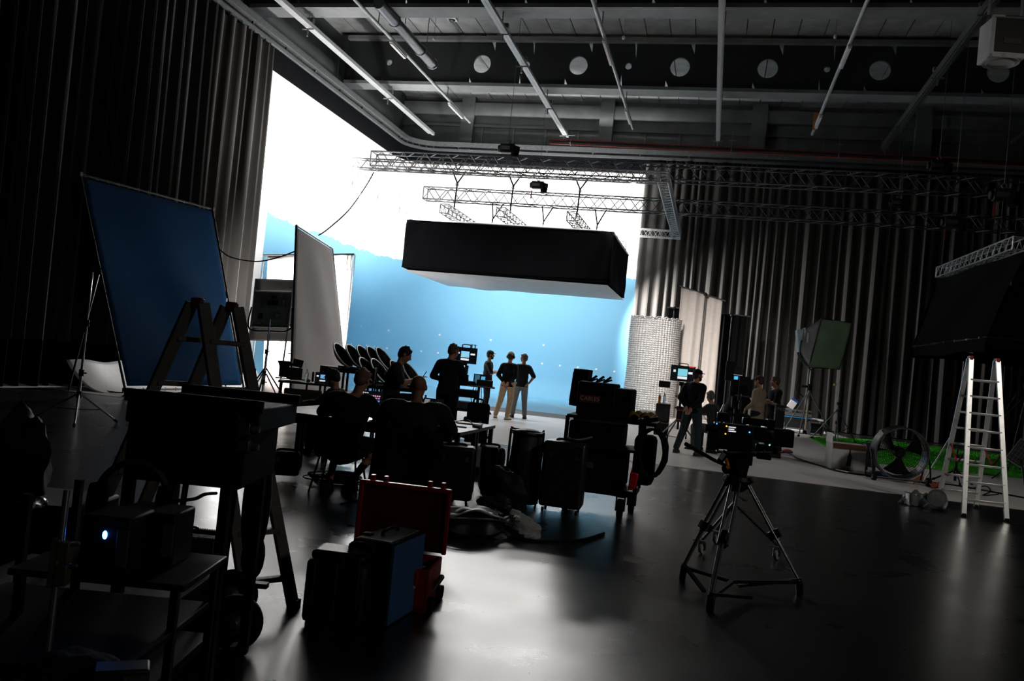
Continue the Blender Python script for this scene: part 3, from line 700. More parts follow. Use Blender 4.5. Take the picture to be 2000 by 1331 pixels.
fr4 = [cc+nrm*1.25+(p-cc)*1.85+rgt*.1 for p in P4]
mb = M(); bk = [p+nrm*.28 for p in P4]
for i in range(4):
    j = (i+1) % 4; mb.grid(lambda u, v, i=i, j=j: (bk[i]*(1-u)+bk[j]*u)*(1-v)+(fr4[i]*(1-u)+fr4[j]*u)*v-(cc+nrm*.8-((bk[i]*(1-u)+bk[j]*u)*(1-v)+(fr4[i]*(1-u)+fr4[j]*u)*v)).normalized()*(-.05*math.sin(PI*u)*math.sin(PI*v)), 10, 8)
wpart('softbox_cloth', mb, mat('softbox_grey_cloth', (62, 60, 58), .8, var=.1), lamp, solid=.006)
wpart('softbox_front', M().grid(lambda u, v: (fr4[0]*(1-u)+fr4[1]*u)*(1-v)+(fr4[3]*(1-u)+fr4[2]*u)*v, 6, 6), WFAB, lamp)
yk = cc-ey*.62
wpart('yoke', M().tube(cat_curve([P4[0]-ex*.06-ey*.45, P4[3]-ex*.06-ey*.05, yk, P4[2]+ex*.06-ey*.05, P4[1]+ex*.06-ey*.45], 6), .02, 8), BLKM, lamp)
sp = V((yk.x, yk.y, 0))
wpart('stand_tube', M().cyl(sp+V((0, 0, .08)), yk, .028, n=10), BLKM, lamp)
s2 = P4[1]+nrm*.2; wpart('stand_tube', M().cyl((s2.x-.1, s2.y, .02), s2, .02, n=8), GALV, lamp)
for k in range(3):
    a = 2*PI*k/3+.2; wpart('leg', M().cyl(sp+V((0, 0, .8)), sp+V((math.cos(a)*.6, math.sin(a)*.6, .03)), .018, n=8), BLKM, lamp)
cable('power_cable', [PD(428, 487, 21), PD(452, 503, 20.8), PD(500, 511, 20.4), PD(540, 504, 20), PD(577, 491, 19.3)], .016, RUB, 'black cable sagging between the blue screen frame and the tall grey screen', group='hanging cables')
# ------------------------------------------------------------------ near double ladder (dark side)
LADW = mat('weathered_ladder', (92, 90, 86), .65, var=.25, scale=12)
LADD = mat('ladder_rail_red', (88, 22, 20), .6)
T1, T2 = PD(386, 592, 4.9), PD(453, 600, 5.05)
back = F(573, 1188); back = V((back.x, back.y, 0))
lat = (back-V((T2.x, T2.y, 0)))
wv = V((T2.x-T1.x, T2.y-T1.y, 0))
nl = thing('step_ladder', 'dark weathered double step ladder standing behind the black equipment cart', 'ladder', (T1.x, T1.y, 0))
feet = {('b', 1): back, ('b', 0): back-wv*1.35, ('f', 1): V((T2.x, T2.y, 0))-lat, ('f', 0): V((T1.x, T1.y, 0))-lat-wv*.2}
tops = {('b', 1): T2+lat*.06, ('b', 0): T1+lat*.06, ('f', 1): T2-lat*.06, ('f', 0): T1-lat*.06}
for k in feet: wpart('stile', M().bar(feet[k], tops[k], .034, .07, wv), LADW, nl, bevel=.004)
for k in feet: wpart('rubber_foot', M().box(feet[k]+V((0, 0, .025)), (.06, .06, .05)), RUB, nl)
for s_ in 'bf':
    for i in range(6):
        t = .1+i*.155; p = feet[(s_, 0)]+(tops[(s_, 0)]-feet[(s_, 0)])*t; q = feet[(s_, 1)]+(tops[(s_, 1)]-feet[(s_, 1)])*t
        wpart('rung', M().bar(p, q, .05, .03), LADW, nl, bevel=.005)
for w0, T in ((0, T1), (1, T2)):
    wpart('hinge_cap', M().bar(tops[('f', w0)]+V((0, 0, .0)), tops[('b', w0)]+V((0, 0, .0)), .05, .06), LADD, nl, bevel=.01)
# ------------------------------------------------------------------ black equipment cart
CART = mat('cart_black', (8, 8, 9), .7, spec=.2)
cdep = 3.4
def lvl(px, py, z): return F(px, py, z)
def gbox(root, name, c, d, rz, mt, bev=.008, zb=None): return wpart(name, M().box(c, d, rz), mt, root, bevel=bev)
cz = 1.3
ca0 = F(228, 792, cz)      # cart top height is found from its sight line
cdir = rgt.copy(); cdir.z = 0; cdir.normalize(); cf = V((-cdir.y, cdir.x, 0))
cr = math.atan2(cdir.y, cdir.x)
P0 = PD(228, 790, 3.3); P1 = PD(526, 786, 3.5); ztop = (P0.z+P1.z)/2
W = (P1-P0).dot(cdir); cx = (P0+P1)/2; cx = V((cx.x, cx.y, 0)); cc2 = cx+cf*.28
cart = thing('equipment_cart', 'black equipment cart with a deep top box and shelves, close by in the dark', 'cart', cc2, cr)
Hc = ztop
obj('top_tray', M().box((0, 0, Hc-.05), (W, .6, .1)), CART, cart, bevel=.01)
for y_ in (-.29, .29): obj('tray_rim', M().box((0, y_, Hc+.01), (W+.02, .025, .05)), CART, cart, bevel=.004)
obj('drawer_unit', M().box((-.03, .02, Hc-.22), (W*.86, .5, .24)), mat('charcoal_vinyl', (7, 7, 8), .8, spec=.15), cart, bevel=.012)
obj('lower_shelf', M().box((-.42, -.1, .46), (W*1.6, .6, .04)), CART, cart, bevel=.006)
obj('base_shelf', M().box((-.42, -.1, .18), (W*1.6, .6, .04)), CART, cart, bevel=.006)
for x, y in ((-W*.46, -.24), (W*.28, -.24), (-W*.46, .24), (W*.28, .24)): obj('post', M().box((x, y, (Hc-.1)/2+.06), (.04, .04, Hc-.2)), BLKM, cart)
for x, y in ((-W*1.15, -.3), (-W*1.15, .1)): obj('post', M().box((x, y, .48), (.03, .03, .75)), BLKM, cart)
for x, y in ((-W*1.0, -.24), (W*.25, -.24), (-W*1.0, .2), (W*.25, .2)):
    w = obj('caster', M().box((x, y, .13), (.05, .07, .06)).cyl((x-.018, y, .06), (x+.018, y, .06), .058, n=18), RUB, cart)
def oncart(x, y, z): return cc2+cdir*x+cf*y+V((0, 0, z))
# hand truck standing in front of it
hb = F(462, 1262); hb = V((hb.x, hb.y, 0)); 
hk = thing('hand_truck', 'black hand truck with a fat rubber wheel leaning against the equipment cart', 'hand truck', hb+cdir*-.1, cr)
def wheel(root, x, y, r, w, axis='X'):
    R = RY(PI/2) if axis == 'X' else RX(PI/2)
    t = obj('wheel', M().lathe([(r*.55, -w*.42), (r*.86, -w*.5), (r*.97, -w*.3), (r, 0), (r*.97, w*.3), (r*.86, w*.5), (r*.55, w*.42)], (x, y, r), 32, R), RUB, root)
    obj('hub', M().lathe([(.02, -w*.62), (r*.18, -w*.55), (r*.52, -w*.3), (r*.56, 0), (r*.52, w*.3), (r*.18, w*.55), (.02, w*.62)], (x, y, r), 20, R), mat('hub_metal', (95, 92, 88), .45, .7), t)
    return t
wr = .138
wheel(hk, .10, -.06, wr, .075, 'Y'); wheel(hk, -.06, .38, wr, .075, 'Y')
obj('axle', M().cyl((.1, -.06, wr), (-.06, .38, wr), .012, n=8), STEEL, hk)
for x in (-.25, .0):
    obj('upright', M().tube(cat_curve([(x, -.02, .1), (x, .0, .6), (x, .05, 1.12), (x, -.04, 1.2)], 5), .016, 8), BLKM, hk)
for z in (.25, .55, .85): obj('cross_bar', M().cyl((-.25, .01, z), (.0, .01, z), .012, n=8), BLKM, hk)
obj('toe_plate', M().box((-.125, -.14, .02), (.36, .26, .012)), STEEL, hk)
obj('sling_bag', M().ell((.12, .02, .72), (.07, .09, .3), 14, 9).ell((.13, .02, .45), (.06, .07, .12), 12, 8), BLKC, hk)
obj('stop_pedal', M().box((.17, .02, .31), (.1, .05, .025)).box((.12, .02, .34), (.03, .04, .07)), BLKM, hk)
obj('hand_grip', M().tube(cat_curve([(.0, -.04, 1.2), (-.12, -.1, 1.22), (-.25, -.04, 1.2)], 5), .019, 8), RUB, hk)
# bright clamps and knobs hung on the cart posts
for (px, py, r, lab) in ((478, 838, .014, 'small steel clamp with a knob on the cart corner, above its cable hooks'), (476, 872, .014, 'small steel clamp on the cart corner beside a hanging black strap')):
    p = PD(px, py, 3.36); o = thing('grip_clamp', lab, 'clamp', p, cr, 'clamps on the cart')
    obj('jaw', M().box((0, 0, 0), (.05, .03, .05)), STEEL, o, bevel=.005); obj('knob', M().cyl((.03, 0, .0), (.06, 0, .0), .014, n=10).cyl((-.04, 0, .02), (-.02, -.01, .045), .007, n=6), GALV, o)
# pole with two brass-coloured clamps
pb = PD(86, 1335, 2.1); pt = PD(131, 958, 2.2)
pole = thing('clamp_pole', 'slim steel pole with two worn metal clamps standing in front of the dark cart', 'pole', (pb.x, pb.y, 0))
wpart('tube', M().cyl(V((pb.x, pb.y, pb.z)), pt, .0085, n=10), GALV, pole)
wpart('tube_foot', M().cyl((pb.x-.012, pb.y, .03), pb, .009, n=10).lathe([(.09, 0), (.09, .02), (.02, .035)], (pb.x-.012, pb.y, 0), 16), BLKM, pole)
CLM = mat('worn_brass_clamp', (104, 98, 82), .5, .4)
for t in (.67, .555):
    c = pb+(pt-pb)*t; wpart('clamp', M().box(c+cdir*.014, (.03, .03, .055), cr).box(c+cdir*-.008, (.022, .026, .07), cr).cyl(c+cdir*.02+V((0, 0, .02)), c+cdir*.05+V((0, 0, .025)), .006, n=6), CLM, pole, bevel=.004)
# battery chargers with blue lights on a tray
tr0 = PD(215, 1100, 2.45)
lb0 = PD(200, 1312, 1.98)+V((0, 0, -.04))
rk0 = tr0+cf*.06-cdir*.04
rack = thing('utility_rack', 'low black utility rack carrying the battery chargers, a glove and a tin, closest to us', 'rack', (rk0.x, rk0.y, 0), cr)
obj('upper_shelf', M().box((.04, .04, tr0.z-.03), (.50, .36, .02)), BLK, rack, bevel=.004)
obj('lower_shelf', M().box((-.05, -.16, lb0.z), (.64, .62, .02)), CART, rack, bevel=.004)
for x, y in ((-.18, -.12), (.26, -.12), (-.18, .2), (.26, .2)): obj('post', M().box((x, y, (tr0.z-.04)/2), (.022, .022, tr0.z-.04)), BLKM, rack)
def charger(px, py, dep, w, d, h, label, led):
    p = PD(px, py, dep); z0 = tr0.z-.02+.001
    o = thing('battery_charger', label, 'charger', (p.x, p.y, z0), cr, 'battery chargers on the black tray')
    obj('case', M().box((0, 0, h/2), (w, d, h)), BLK, o, bevel=.008)
    if led:
        obj('status_light', M().ell((led[0], -d/2, led[1]), (.007, .004, .012), 10, 7), mat('blue_led', (40, 120, 255), .4, emit=(45, 130, 255), es=45), o)
    obj('grey_side_panel', M().box((w/2-.018, -d/2-.002, h*.5), (.034, .006, h*.6)), mat('grey_rubber', (74, 76, 74), .7), o, bevel=.002)
    return o
charger(226, 1078, 2.45, .14, .16, .17, 'black battery charger with a bright blue light on the black tray', (.0, .118))
charger(300, 1068, 2.6, .18, .16, .16, 'black battery charger with a small blue light beside the grey panel', (-.03, .125))
# headphones and coils on the cart
hp_ = PD(262, 935, 2.7)
hd = thing('headphones', 'black headphones with a glossy headband resting on the battery chargers', 'headphones', hp_+V((0, 0, -.05)), cr+.3)
obj('headband', M().torus((0, 0, 0), .1, .011, R=RX(PI/2), n=20, k=8, a0=0, a1=PI), BLKM, hd)
for s_ in (-1, 1): obj('ear_cup', M().lathe([(.02, -.03), (.05, -.025), (.055, 0), (.05, .025)], (s_*.1, 0, -.02), 16, RY(PI/2)), BLKC, hd)
cable('charger_cable', [PD(318, 985, 2.6), PD(345, 979, 2.6), PD(380, 975, 2.65), PD(400, 966, 2.7), PD(422, 964, 2.8)], .006, RUB, 'thin black cable hanging from the chargers to the cart post', group='cart cables')
rc = PD(380, 1030, 4.4); 
rib = thing('ribbed_case', 'dark ribbed hard case with a loop handle, in shadow below the cart box', 'case', (rc.x, rc.y, 0), cr)
mb = M().box((0, 0, rc.z/2-.02), (.3, .22, rc.z-.03))
obj('shell', mb, DGREY, rib, bevel=.01)
obj('lid_ribs', (lambda m_: [m_.cyl((-.14+i*.0125, -.1, rc.z-.03), (-.14+i*.0125, .1, rc.z-.03), .005, n=6) for i in range(23)] and m_)(M()), GREY, rib)
obj('handle', M().torus((0, 0, rc.z-.03), .03, .007, R=RX(PI/2), n=14, k=6, a0=0, a1=PI), BLKM, rib)
# odds and ends in the dark
def crumple(c, r, seed, mt, name, label, cat, flat=.6, group=None, amp=.28):
    rnd = random.Random(seed); mb = M().ell((0, 0, 0), (r[0], r[1], r[2]), 26, 16); ph = [rnd.uniform(0, 6) for _ in range(9)]
    for i, p in enumerate(mb.v):
        q = V((p.x/r[0], p.y/r[1], p.z/r[2]))
        k = 1+amp*(.5*math.sin(q.x*4+ph[0]+q.z*3)+.4*math.sin(q.y*6+ph[1])+.35*math.sin(q.z*8+ph[2]+q.x*5)+.3*abs(math.sin(q.x*9+q.y*7+ph[3]))+.2*abs(math.sin(q.z*13+q.y*11+ph[4])))
        mb.v[i] = p*k
    zmin = min(p.z for p in mb.v); c = V(c)
    for p in mb.v: p.z = max(p.z, zmin*flat)
    mb.xf(t=(c.x, c.y, c.z-zmin*flat)); return solo(name, mb, mt, label, cat, group)
PLAS = mat('clear_plastic', (150, 154, 155), .2, trans=.75, spec=.6, bump=.8, scale=14, var=.05)
gp = PD(60, 905, 4.6)
p = PD(50, 830, 4.7); crumple((p.x, p.y, gp.z-.19), (.13, .15, .26), 4, mat('black_nylon', (9, 10, 12), .7, bump=.4, scale=12, spec=.2), 'rain_jacket', 'black nylon jacket thrown over gear at the edge of the dark', 'jacket')
p = PD(88, 858, 4.4); crumple((p.x, p.y, gp.z-.19), (.035, .05, .03), 9, PLAS, 'plastic_wrap', 'small crumpled piece of clear plastic beside the black jacket', 'plastic wrap')
gb = solo('gear_pile_box', M().box((gp.x-.05, gp.y+.1, gp.z/2-.09), (.75, .5, gp.z-.2), cr), CART, 'matt black road case standing in the dark under the black jacket', 'case', bevel=.02)
p = PD(165, 1225, 2.0); crumple((p.x, p.y, lb0.z+.011), (.09, .06, .035), 12, mat('grey_work_glove', (34, 34, 30), .9, bump=.4, scale=40), 'work_glove', 'worn grey work glove lying on the low shelf of the dark cart', 'glove')
p = PD(240, 1290, 1.95); o = thing('tape_tin', 'small dark tin with a pale label on the low shelf of the dark cart', 'box', (p.x, p.y, lb0.z+.011), cr+.4)
obj('tin', M().box((0, 0, .03), (.12, .07, .06)), DGREY, o, bevel=.006); obj('paper_label', M().box((.03, -.037, .03), (.05, .004, .035)), mat('dull_paper', (74, 76, 70), .8), o)
# ------------------------------------------------------------------ cases on the floor: red, black and blue
ra_ = F(790, 1190); rr = cr-.12
red = thing('red_tool_case', 'open red hard tool case with its dark lid up, behind the blue faced case', 'case', ra_+V((-.17, .14, 0)), rr)
w, d, h = .58, .40, .26
obj('tub', M().box((0, 0, h/2), (w, d, .02)).box((-w/2+.01, 0, h/2), (.02, d, h)).box((w/2-.01, 0, h/2), (.02, d, h)).box((0, -d/2+.01, h/2), (w, .02, h)).box((0, d/2-.01, h/2), (w, .02, h)).box((0, 0, .02), (w, d, .03)), RED, red, bevel=.008)
obj('lid', M().box((0, d/2+.04, h+.22), (w+.02, .07, .42)), mat('dark_red_shell', (84, 12, 12), .5), red, bevel=.02)
obj('lid_rim', M().box((0, d/2+.0, h+.42), (w+.04, .03, .03)).box((w/2+.005, d/2, h+.22), (.03, .03, .42)).box((-w/2-.005, d/2, h+.22), (.03, .03, .42)), RED, red, bevel=.006)
for x in (-.2, .2): obj('latch', M().box((x, -d/2-.015, h-.05), (.06, .03, .09)), RED, red, bevel=.006)
for x in (-.24, -.15, .15, .24): obj('hinge', M().box((x, d/2+.06, h+.44), (.03, .05, .05)), RED, red, bevel=.005)
for s_ in (-1, 1): obj('wheel', M().cyl((w/2+.0, s_*.14, .045), (w/2+.035, s_*.14, .045), .045, n=16), RUB, red)
tool = [('screwdriver_handle', ORG, 'orange tool handle sticking up in the open red case'), ('tool_roll', mat('pale_cloth', (150, 146, 130), .9), 'pale rolled cloth lying in the open red case'), ('pliers_handle', STEEL, 'grey tool handle lying in the open red case')]
for k, (nm, mt, lb) in enumerate(tool):
    p = ra_+V((-.17, .14, 0))+Matrix.Rotation(rr, 3, 'Z') @ V((.14+.06*k, -.05, 0))
    solo(nm, M().caps((p.x, p.y, .06), (p.x+.07, p.y+.05, .22-.02*k), .022, .018), mt, lb, 'tool')
ba = F(706, 1232); br_ = cr-.55
bc = thing('blue_faced_case', 'tall dark case with a plain blue front panel standing on end before the red case', 'case', ba+V((.0, .0, 0)), 0)
q0, q1 = F(753, 1228), F(815, 1188)
ex_ = (q1-q0); ex_.z = 0; Lx = ex_.length; ex_.normalize(); ey_ = V((-ex_.y, ex_.x, 0)); ang = math.atan2(ex_.y, ex_.x)
bc.location = q0+ex_*Lx/2+ey_*.13; bc.rotation_euler.z = ang
hb_ = .47
obj('shell', M().box((0, .0, hb_/2), (Lx, .26, hb_)), mat('black_case_shell', (9, 9, 10), .5, spec=.3), bc, bevel=.015)
obj('front_panel', M().box((0, -.132, hb_/2), (Lx-.01, .012, hb_-.02)), mat('flat_blue_panel', (58, 104, 152), .55, var=.06), bc, bevel=.003)
obj('white_emblem', M().torus((Lx*.28, -.139, hb_*.36), .022, .004, R=RX(PI/2), n=20, k=4).box((Lx*.28, -.139, hb_*.36), (.006, .003, .034)).box((Lx*.28-.008, -.139, hb_*.36), (.02, .003, .006)).box((Lx*.28+.006, -.139, hb_*.36+.01), (.012, .003, .006)), mat('white_print', (205, 205, 205), .6), bc)
obj('top_handle', M().tube(cat_curve([(-.1, 0, hb_), (-.09, 0, hb_+.035), (.09, 0, hb_+.035), (.1, 0, hb_)], 4), .011, 8), BLK, bc)
obj('top_plate', M().box((0, .0, hb_+.004), (Lx-.04, .2, .008)), mat('pale_grey_top', (120, 122, 122), .4), bc, bevel=.002)
for x in (-.13, .13): obj('latch', M().box((x, .08, hb_+.01), (.05, .05, .025)), BLKM, bc, bevel=.004)
ka = F(632, 1228)
kc = thing('black_hard_case', 'black ribbed hard case with thick handle and latches standing by the dark ladder foot', 'case', ka+V((.02, .12, 0)), cr-.1)
obj('shell', M().box((0, 0, .24), (.34, .24, .44)), BLK, kc, bevel=.035)
obj('lid_shell', M().box((0, 0, .49), (.30, .22, .07)), BLK, kc, bevel=.025)
for x in (-.12, 0, .12): obj('rib', M().box((x, -.12, .24), (.03, .03, .42)), BLK, kc, bevel=.008)
obj('handle', M().tube(cat_curve([(.04, 0, .52), (.05, 0, .57), (.15, 0, .57), (.16, 0, .52)], 4), .016, 8), BLK, kc)
for x in (.02, .11): obj('latch', M().box((x, -.115, .47), (.04, .03, .07)), BLKM, kc, bevel=.005)
for s_ in (-1, 1): obj('foot', M().box((s_*.12, 0, .012), (.05, .2, .025)), RUB, kc)
kc.scale = (1.04, 1, .8)
obj('red_spot', M().ell((.12, -.125, .18), (.012, .004, .02), 10, 6), RED, kc)
# ------------------------------------------------------------------ writing
def text_mesh(s, size, depth=.002):
    cu = bpy.data.curves.new('lettering', 'FONT'); cu.body = s; cu.size = size; cu.extrude = depth; cu.align_x = 'CENTER'; cu.align_y = 'CENTER'
    o = bpy.data.objects.new('lettering', cu); COL.objects.link(o)
    bpy.context.view_layer.update(); dg = bpy.context.evaluated_depsgraph_get()
    me = o.evaluated_get(dg).to_mesh(); mb = M(); mb.add([v.co.copy() for v in me.vertices], [list(p.vertices) for p in me.polygons])
    o.evaluated_get(dg).to_mesh_clear(); bpy.data.objects.remove(o); bpy.data.curves.remove(cu); return mb
FACE = RX(PI/2)     # lettering turned to stand upright, read from -Y
def lit(name, c, s=1.0): return mat(name, c, .5, emit=c, es=s, var=.02)
SCR = lit('screen_glow_teal', (60, 120, 150), .9); SCD = lit('screen_dark', (8, 14, 20), .6); SCW = lit('screen_white', (225, 225, 235), .9)
def cam_rz(p): return math.atan2(-p.x, p.y)      # turned square to someone standing by the camera
# ------------------------------------------------------------------ long work table and its things
TZ = .74
tx = V((1, 0, 0)); ty = V((0, 1, 0)); TL, TW = 2.35, .765; trz = 0
def work_table(y0, label):
    tbl = thing('work_table', label, 'table', (-2.56-TL/2, y0+TW/2, 0), 0, 'work tables pushed together')
    obj('tabletop', M().box((0, 0, TZ-.02), (TL, TW, .04)), mat('black_tabletop', (20, 20, 21), .34), tbl, bevel=.006)
    for x in (-TL/2+.1, TL/2-.04):
        for y in (-TW/2+.05, TW/2-.05): obj('leg', M().box((x, y, (TZ-.04)/2), (.05, .05, TZ-.04)), BLKM, tbl, bevel=.004)
    for y in (-TW/2+.05, TW/2-.05): obj('apron', M().box((0, y, TZ-.08), (TL-.2, .03, .08)), BLKM, tbl)
work_table(8.76, 'nearer of two black work tables, where the crew sit with their backs turned')
work_table(9.53, 'black work table with square legs, pushed against the far side of the nearer one')
tb0 = V((-2.56-TL/2, 9.53, 0))
def ontable(x, y, z=0): return V((tb0.x, tb0.y, TZ))+tx*x+ty*y+V((0, 0, z))
def tpx(px, py, dz=0):
    q = F(px, py, TZ); return V((q.x, q.y, TZ+dz))
def laptop(p, rz, w, label, rows, tilt=.3, group='laptops'):
    o = thing('laptop', label, 'laptop', p, rz, group)
    obj('keyboard_base', M().box((0, -.11, .009), (w, .22, .018)), GREY, o, bevel=.003)
    R = RX(-tilt); h = w*.64
    sh = obj('screen_lid', M().box((0, 0, h/2), (w, .01, h)).xf(R, (0, 0, .018)), DGREY, o, bevel=.003)
    obj('screen', M().box((0, -.0062, h/2), (w*.95, .001, h*.92)).xf(R, (0, 0, .018)), SCD, sh)
    for k, (c, y0, y1, x0, x1, n) in enumerate(rows):
        mb = M()
        for i in range(n):
            xa = -w*.46+w*.92*(x0+(x1-x0)*i/n); xb = -w*.46+w*.92*(x0+(x1-x0)*(i+.7)/n); mb.box(((xa+xb)/2, -.0075, h*(y0+y1)/2), (xb-xa, .001, h*(y1-y0)))
        obj('screen_row', mb.xf(R, (0, 0, .018)), lit('ui_%d_%d_%d' % c, c, 1.0), sh, smooth=False)
    return o
rows1 = [((200, 205, 215), .84, .89, .02, .5, 6), ((230, 160, 190), .68, .75, .02, .98, 12), ((215, 130, 190), .55, .62, .02, .98, 9), ((110, 140, 220), .4, .48, .02, .98, 12), ((240, 120, 50), .2, .3, .05, .5, 3), ((200, 205, 215), .2, .26, .6, .98, 4)]
laptop(tpx(716, 800), trz+.2, .37, 'open laptop on the work table showing rows of pink, blue and orange tiles', rows1)
rows2 = [((235, 110, 70), .3, .7, .55, .66, 1), ((215, 215, 215), .2, .8, .72, .95, 3), ((120, 120, 130), .1, .9, .05, .45, 1)]
laptop(tpx(838, 812), trz-.35, .34, 'open laptop with an orange and white screen in front of the bald seated person', rows2, .35)
# small things at the table end
def flat_item(px, py, w, d, h, rz, mt, name, label, cat, bev=.003):
    p = tpx(px, py); o = M().box((p.x, p.y, TZ+h/2), (w, d, h), rz); return solo(name, o, mt, label, cat, bevel=bev)
GL = mat('glossy_black_glass', (10, 10, 12), .12)
flat_item(898, 835, .16, .08, .012, .3, GL, 'smartphone', 'black smartphone lying flat at the near end of the black work table', 'phone')
flat_item(918, 829, .3, .2, .016, .15, GREY, 'tablet_computer', 'grey tablet lying flat on the work table behind the phone', 'tablet')
flat_item(885, 824, .14, .2, .008, .5, WFAB, 'paper_sheet', 'white sheet of paper lying on the work table beside the bald person', 'paper')
flat_item(932, 836, .1, .07, .03, -.2, mat('tan_pouch', (120, 88, 66), .8), 'small_pouch', 'small tan pouch lying on the work table behind the phone', 'pouch')
cable('charging_cable', [tpx(885, 828, .01), tpx(900, 824, .012), tpx(915, 826, .03), tpx(925, 831, .01), tpx(940, 826, .01)], .006, RUB, 'thin black cable curled over the tablet on the work table', group='table cables')
p = tpx(748, 799)
solo('cable_bundle', (lambda m_: [m_.torus((p.x+.03*math.sin(i*2.1), p.y+.03*math.cos(i*1.7), TZ+.01+.006*i), .09-.006*i, .006, R=RX(.15*math.sin(i)), n=20, k=5) for i in range(7)] and m_)(M()), mat('pale_cable', (120, 120, 118), .5), 'small bundle of pale coiled cable on the work table beside the colourful laptop', 'cable')
def bottle(p, h, r, label, cap=None, group='drink bottles', body=None):
    o = thing('water_bottle', label, 'bottle', p, 0, group)
    obj('bottle_body', M().lathe([(r*.7, 0), (r, .01), (r, h*.62), (r*.85, h*.7), (r*.36, h*.85), (r*.36, h*.92)], n=16), body or mat('clear_bottle', (200, 215, 220), .1, trans=.8), o)
    obj('bottle_cap', M().cyl((0, 0, h*.92), (0, 0, h), r*.42, n=12), cap or BLU, o); return o
bottle(tpx(828, 808), .25, .035, 'clear water bottle on the work table beside the orange laptop screen')
# ------------------------------------------------------------------ chairs
def tube_chair(p, rz, label, seat_z=.385, back=True, group='chairs of the crew', leg_mt=BLKM, mt=BLKC):
    o = thing('stacking_chair', label, 'chair', p, rz, group)
    obj('seat', M().grid(lambda u, v: V(((u-.5)*.46, (v-.5)*.44, seat_z-.03*math.sin(PI*u)*math.sin(PI*v)+(.02 if v < .1 else 0))), 10, 10), mt, o, solid=.02)
    if back: obj('backrest', M().grid(lambda u, v: V(((u-.5)*.44, -.22-.1*v-.04*math.sin(PI*u), seat_z+.06+.36*v)), 10, 8), mt, o, solid=.02)
    for sx in (-1, 1):
        for sy in (-1, 1): obj('leg', M().cyl((sx*.19, sy*.18, seat_z-.02), (sx*.25, sy*.25, .0), .011, n=8), leg_mt, o)
        obj('back_upright', M().tube(cat_curve([(sx*.2, -.15, seat_z-.02), (sx*.215, -.23, seat_z+.05), (sx*.21, -.32, seat_z+.42)], 4), .011, 8), leg_mt, o)
    return o
# the black plastic shell chair turned sideways by the table
p = F(728, 915); p.y = 10.85; sc_ = thing('shell_chair', 'empty black plastic chair turned sideways between the two people sitting at the work table', 'chair', (p.x, p.y, 0), -PI/2+.25, 'chairs of the crew')
def shell(u, v):
    w = .22+.02*math.sin(PI*v)
    t = v*2.0
    if t < 1: y, z = .24-.44*t, .45-.02*math.sin(PI*t)-.03*math.sin(PI*u)
    else: y, z = -.2-.02-.1*(t-1)-.03*math.sin(PI*(t-1)*.5), .45+.42*(t-1)**.85
    return V(((u-.5)*2*w, y-.03*math.sin(PI*u)*(1 if t > 1 else 0), z))
obj('seat_shell', M().grid(shell, 12, 24), BLK, sc_, solid=.012)
for sx in (-1, 1):
    for sy in (-1, 1): obj('leg', M().cyl((sx*.15, sy*.14, .43), (sx*.24, sy*.24, 0), .012, n=8), BLKM, sc_)
# ------------------------------------------------------------------ rows of shell seats on the tiers
TD = 15.3
def tier(px0, px1, py, dep, label, z_leg0=0):
    a, b = PD(px0, py, dep), PD(px1, py+.1*(px1-px0), dep); z = (a.z+b.z)/2; d = (b-a); d.z = 0
    rz = math.atan2(d.y, d.x); c = (a+b)/2
    o = thing('seating_tier', label, 'platform', (c.x, c.y, 0), rz, 'seating tiers behind the work table')
    obj('deck', M().box((0, .1, z-.025), (d.length, .5, .05)), mat('pale_deck_board', (120, 118, 114), .6), o, bevel=.004)
    for x in (-.48, -.16, .16, .48):
        for y in (-.1, .3): obj('leg', M().box((x*d.length, y, (z-.05)/2), (.04, .04, z-.05)), BLKM, o)
    obj('rail', M().box((0, -.14, z-.06), (d.length, .03, .06)), BLKM, o)
    return o, z, a, b
o1, z1, a1, b1 = tier(630, 762, 714, TD, 'upper pale seating tier carrying a row of black shell seats')
o2, z2, a2, b2 = tier(702, 814, 746, TD-.55, 'lower pale seating tier carrying black shell seats, behind the person with a phone')
def bucket(p, rz, label, s=1.0):
    o = thing('bucket_seat', label, 'chair', p, rz-.32, 'black shell seats on the tiers')
    R = RX(0) @ RY(.86)
    prof = []
    mb = M(); n = 24
    def sh(u, v):
        a = 2*PI*u; r = v
        x, y = .27*r*math.cos(a), .22*r*math.sin(a); z = -.12*(1-r*r)
        return R @ V((x, y, z))+V((0, 0, .215))
    obj('shell', M().grid(sh, n, 8), BLK, o, solid=.012)
    obj('rim', M().tube([R @ V((.27*math.cos(2*PI*i/28), .22*math.sin(2*PI*i/28), 0))+V((0, 0, .215)) for i in range(28)], .014, 6, closed=True), mat('rim_light_paint', (215, 215, 210), .35), o)  # pale rim colour stands in for backlight along the black shell's edge
    obj('base', M().box((.02, 0, .015), (.1, .2, .03)), BLK, o, bevel=.006)
    return o
lab1 = ['first black shell seat at the end of the upper tier, against the grey screen', 'second black shell seat along the upper tier', 'third black shell seat along the upper tier', 'fourth black shell seat along the upper tier', 'fifth black shell seat on the upper tier, nearest the head bent over a phone']
rzb = o1.rotation_euler.z
for k, px in enumerate((660, 684, 705, 724, 742)):
    t = (px+8-630)/132; q = a1+(b1-a1)*t; bucket((q.x, q.y, z1), rzb, lab1[k])
lab2 = ['first black shell seat on the lower tier, above the colourful laptop', 'second black shell seat on the lower tier, half behind the person with a phone', 'third black shell seat on the lower tier, behind the hands holding a phone', 'last black shell seat on the lower tier, against the blue wall']
for k, px in enumerate((714, 737, 774, 798)):
    t = (px+4-702)/112; q = a2+(b2-a2)*t; bucket((q.x, q.y, z2), rzb, lab2[k])
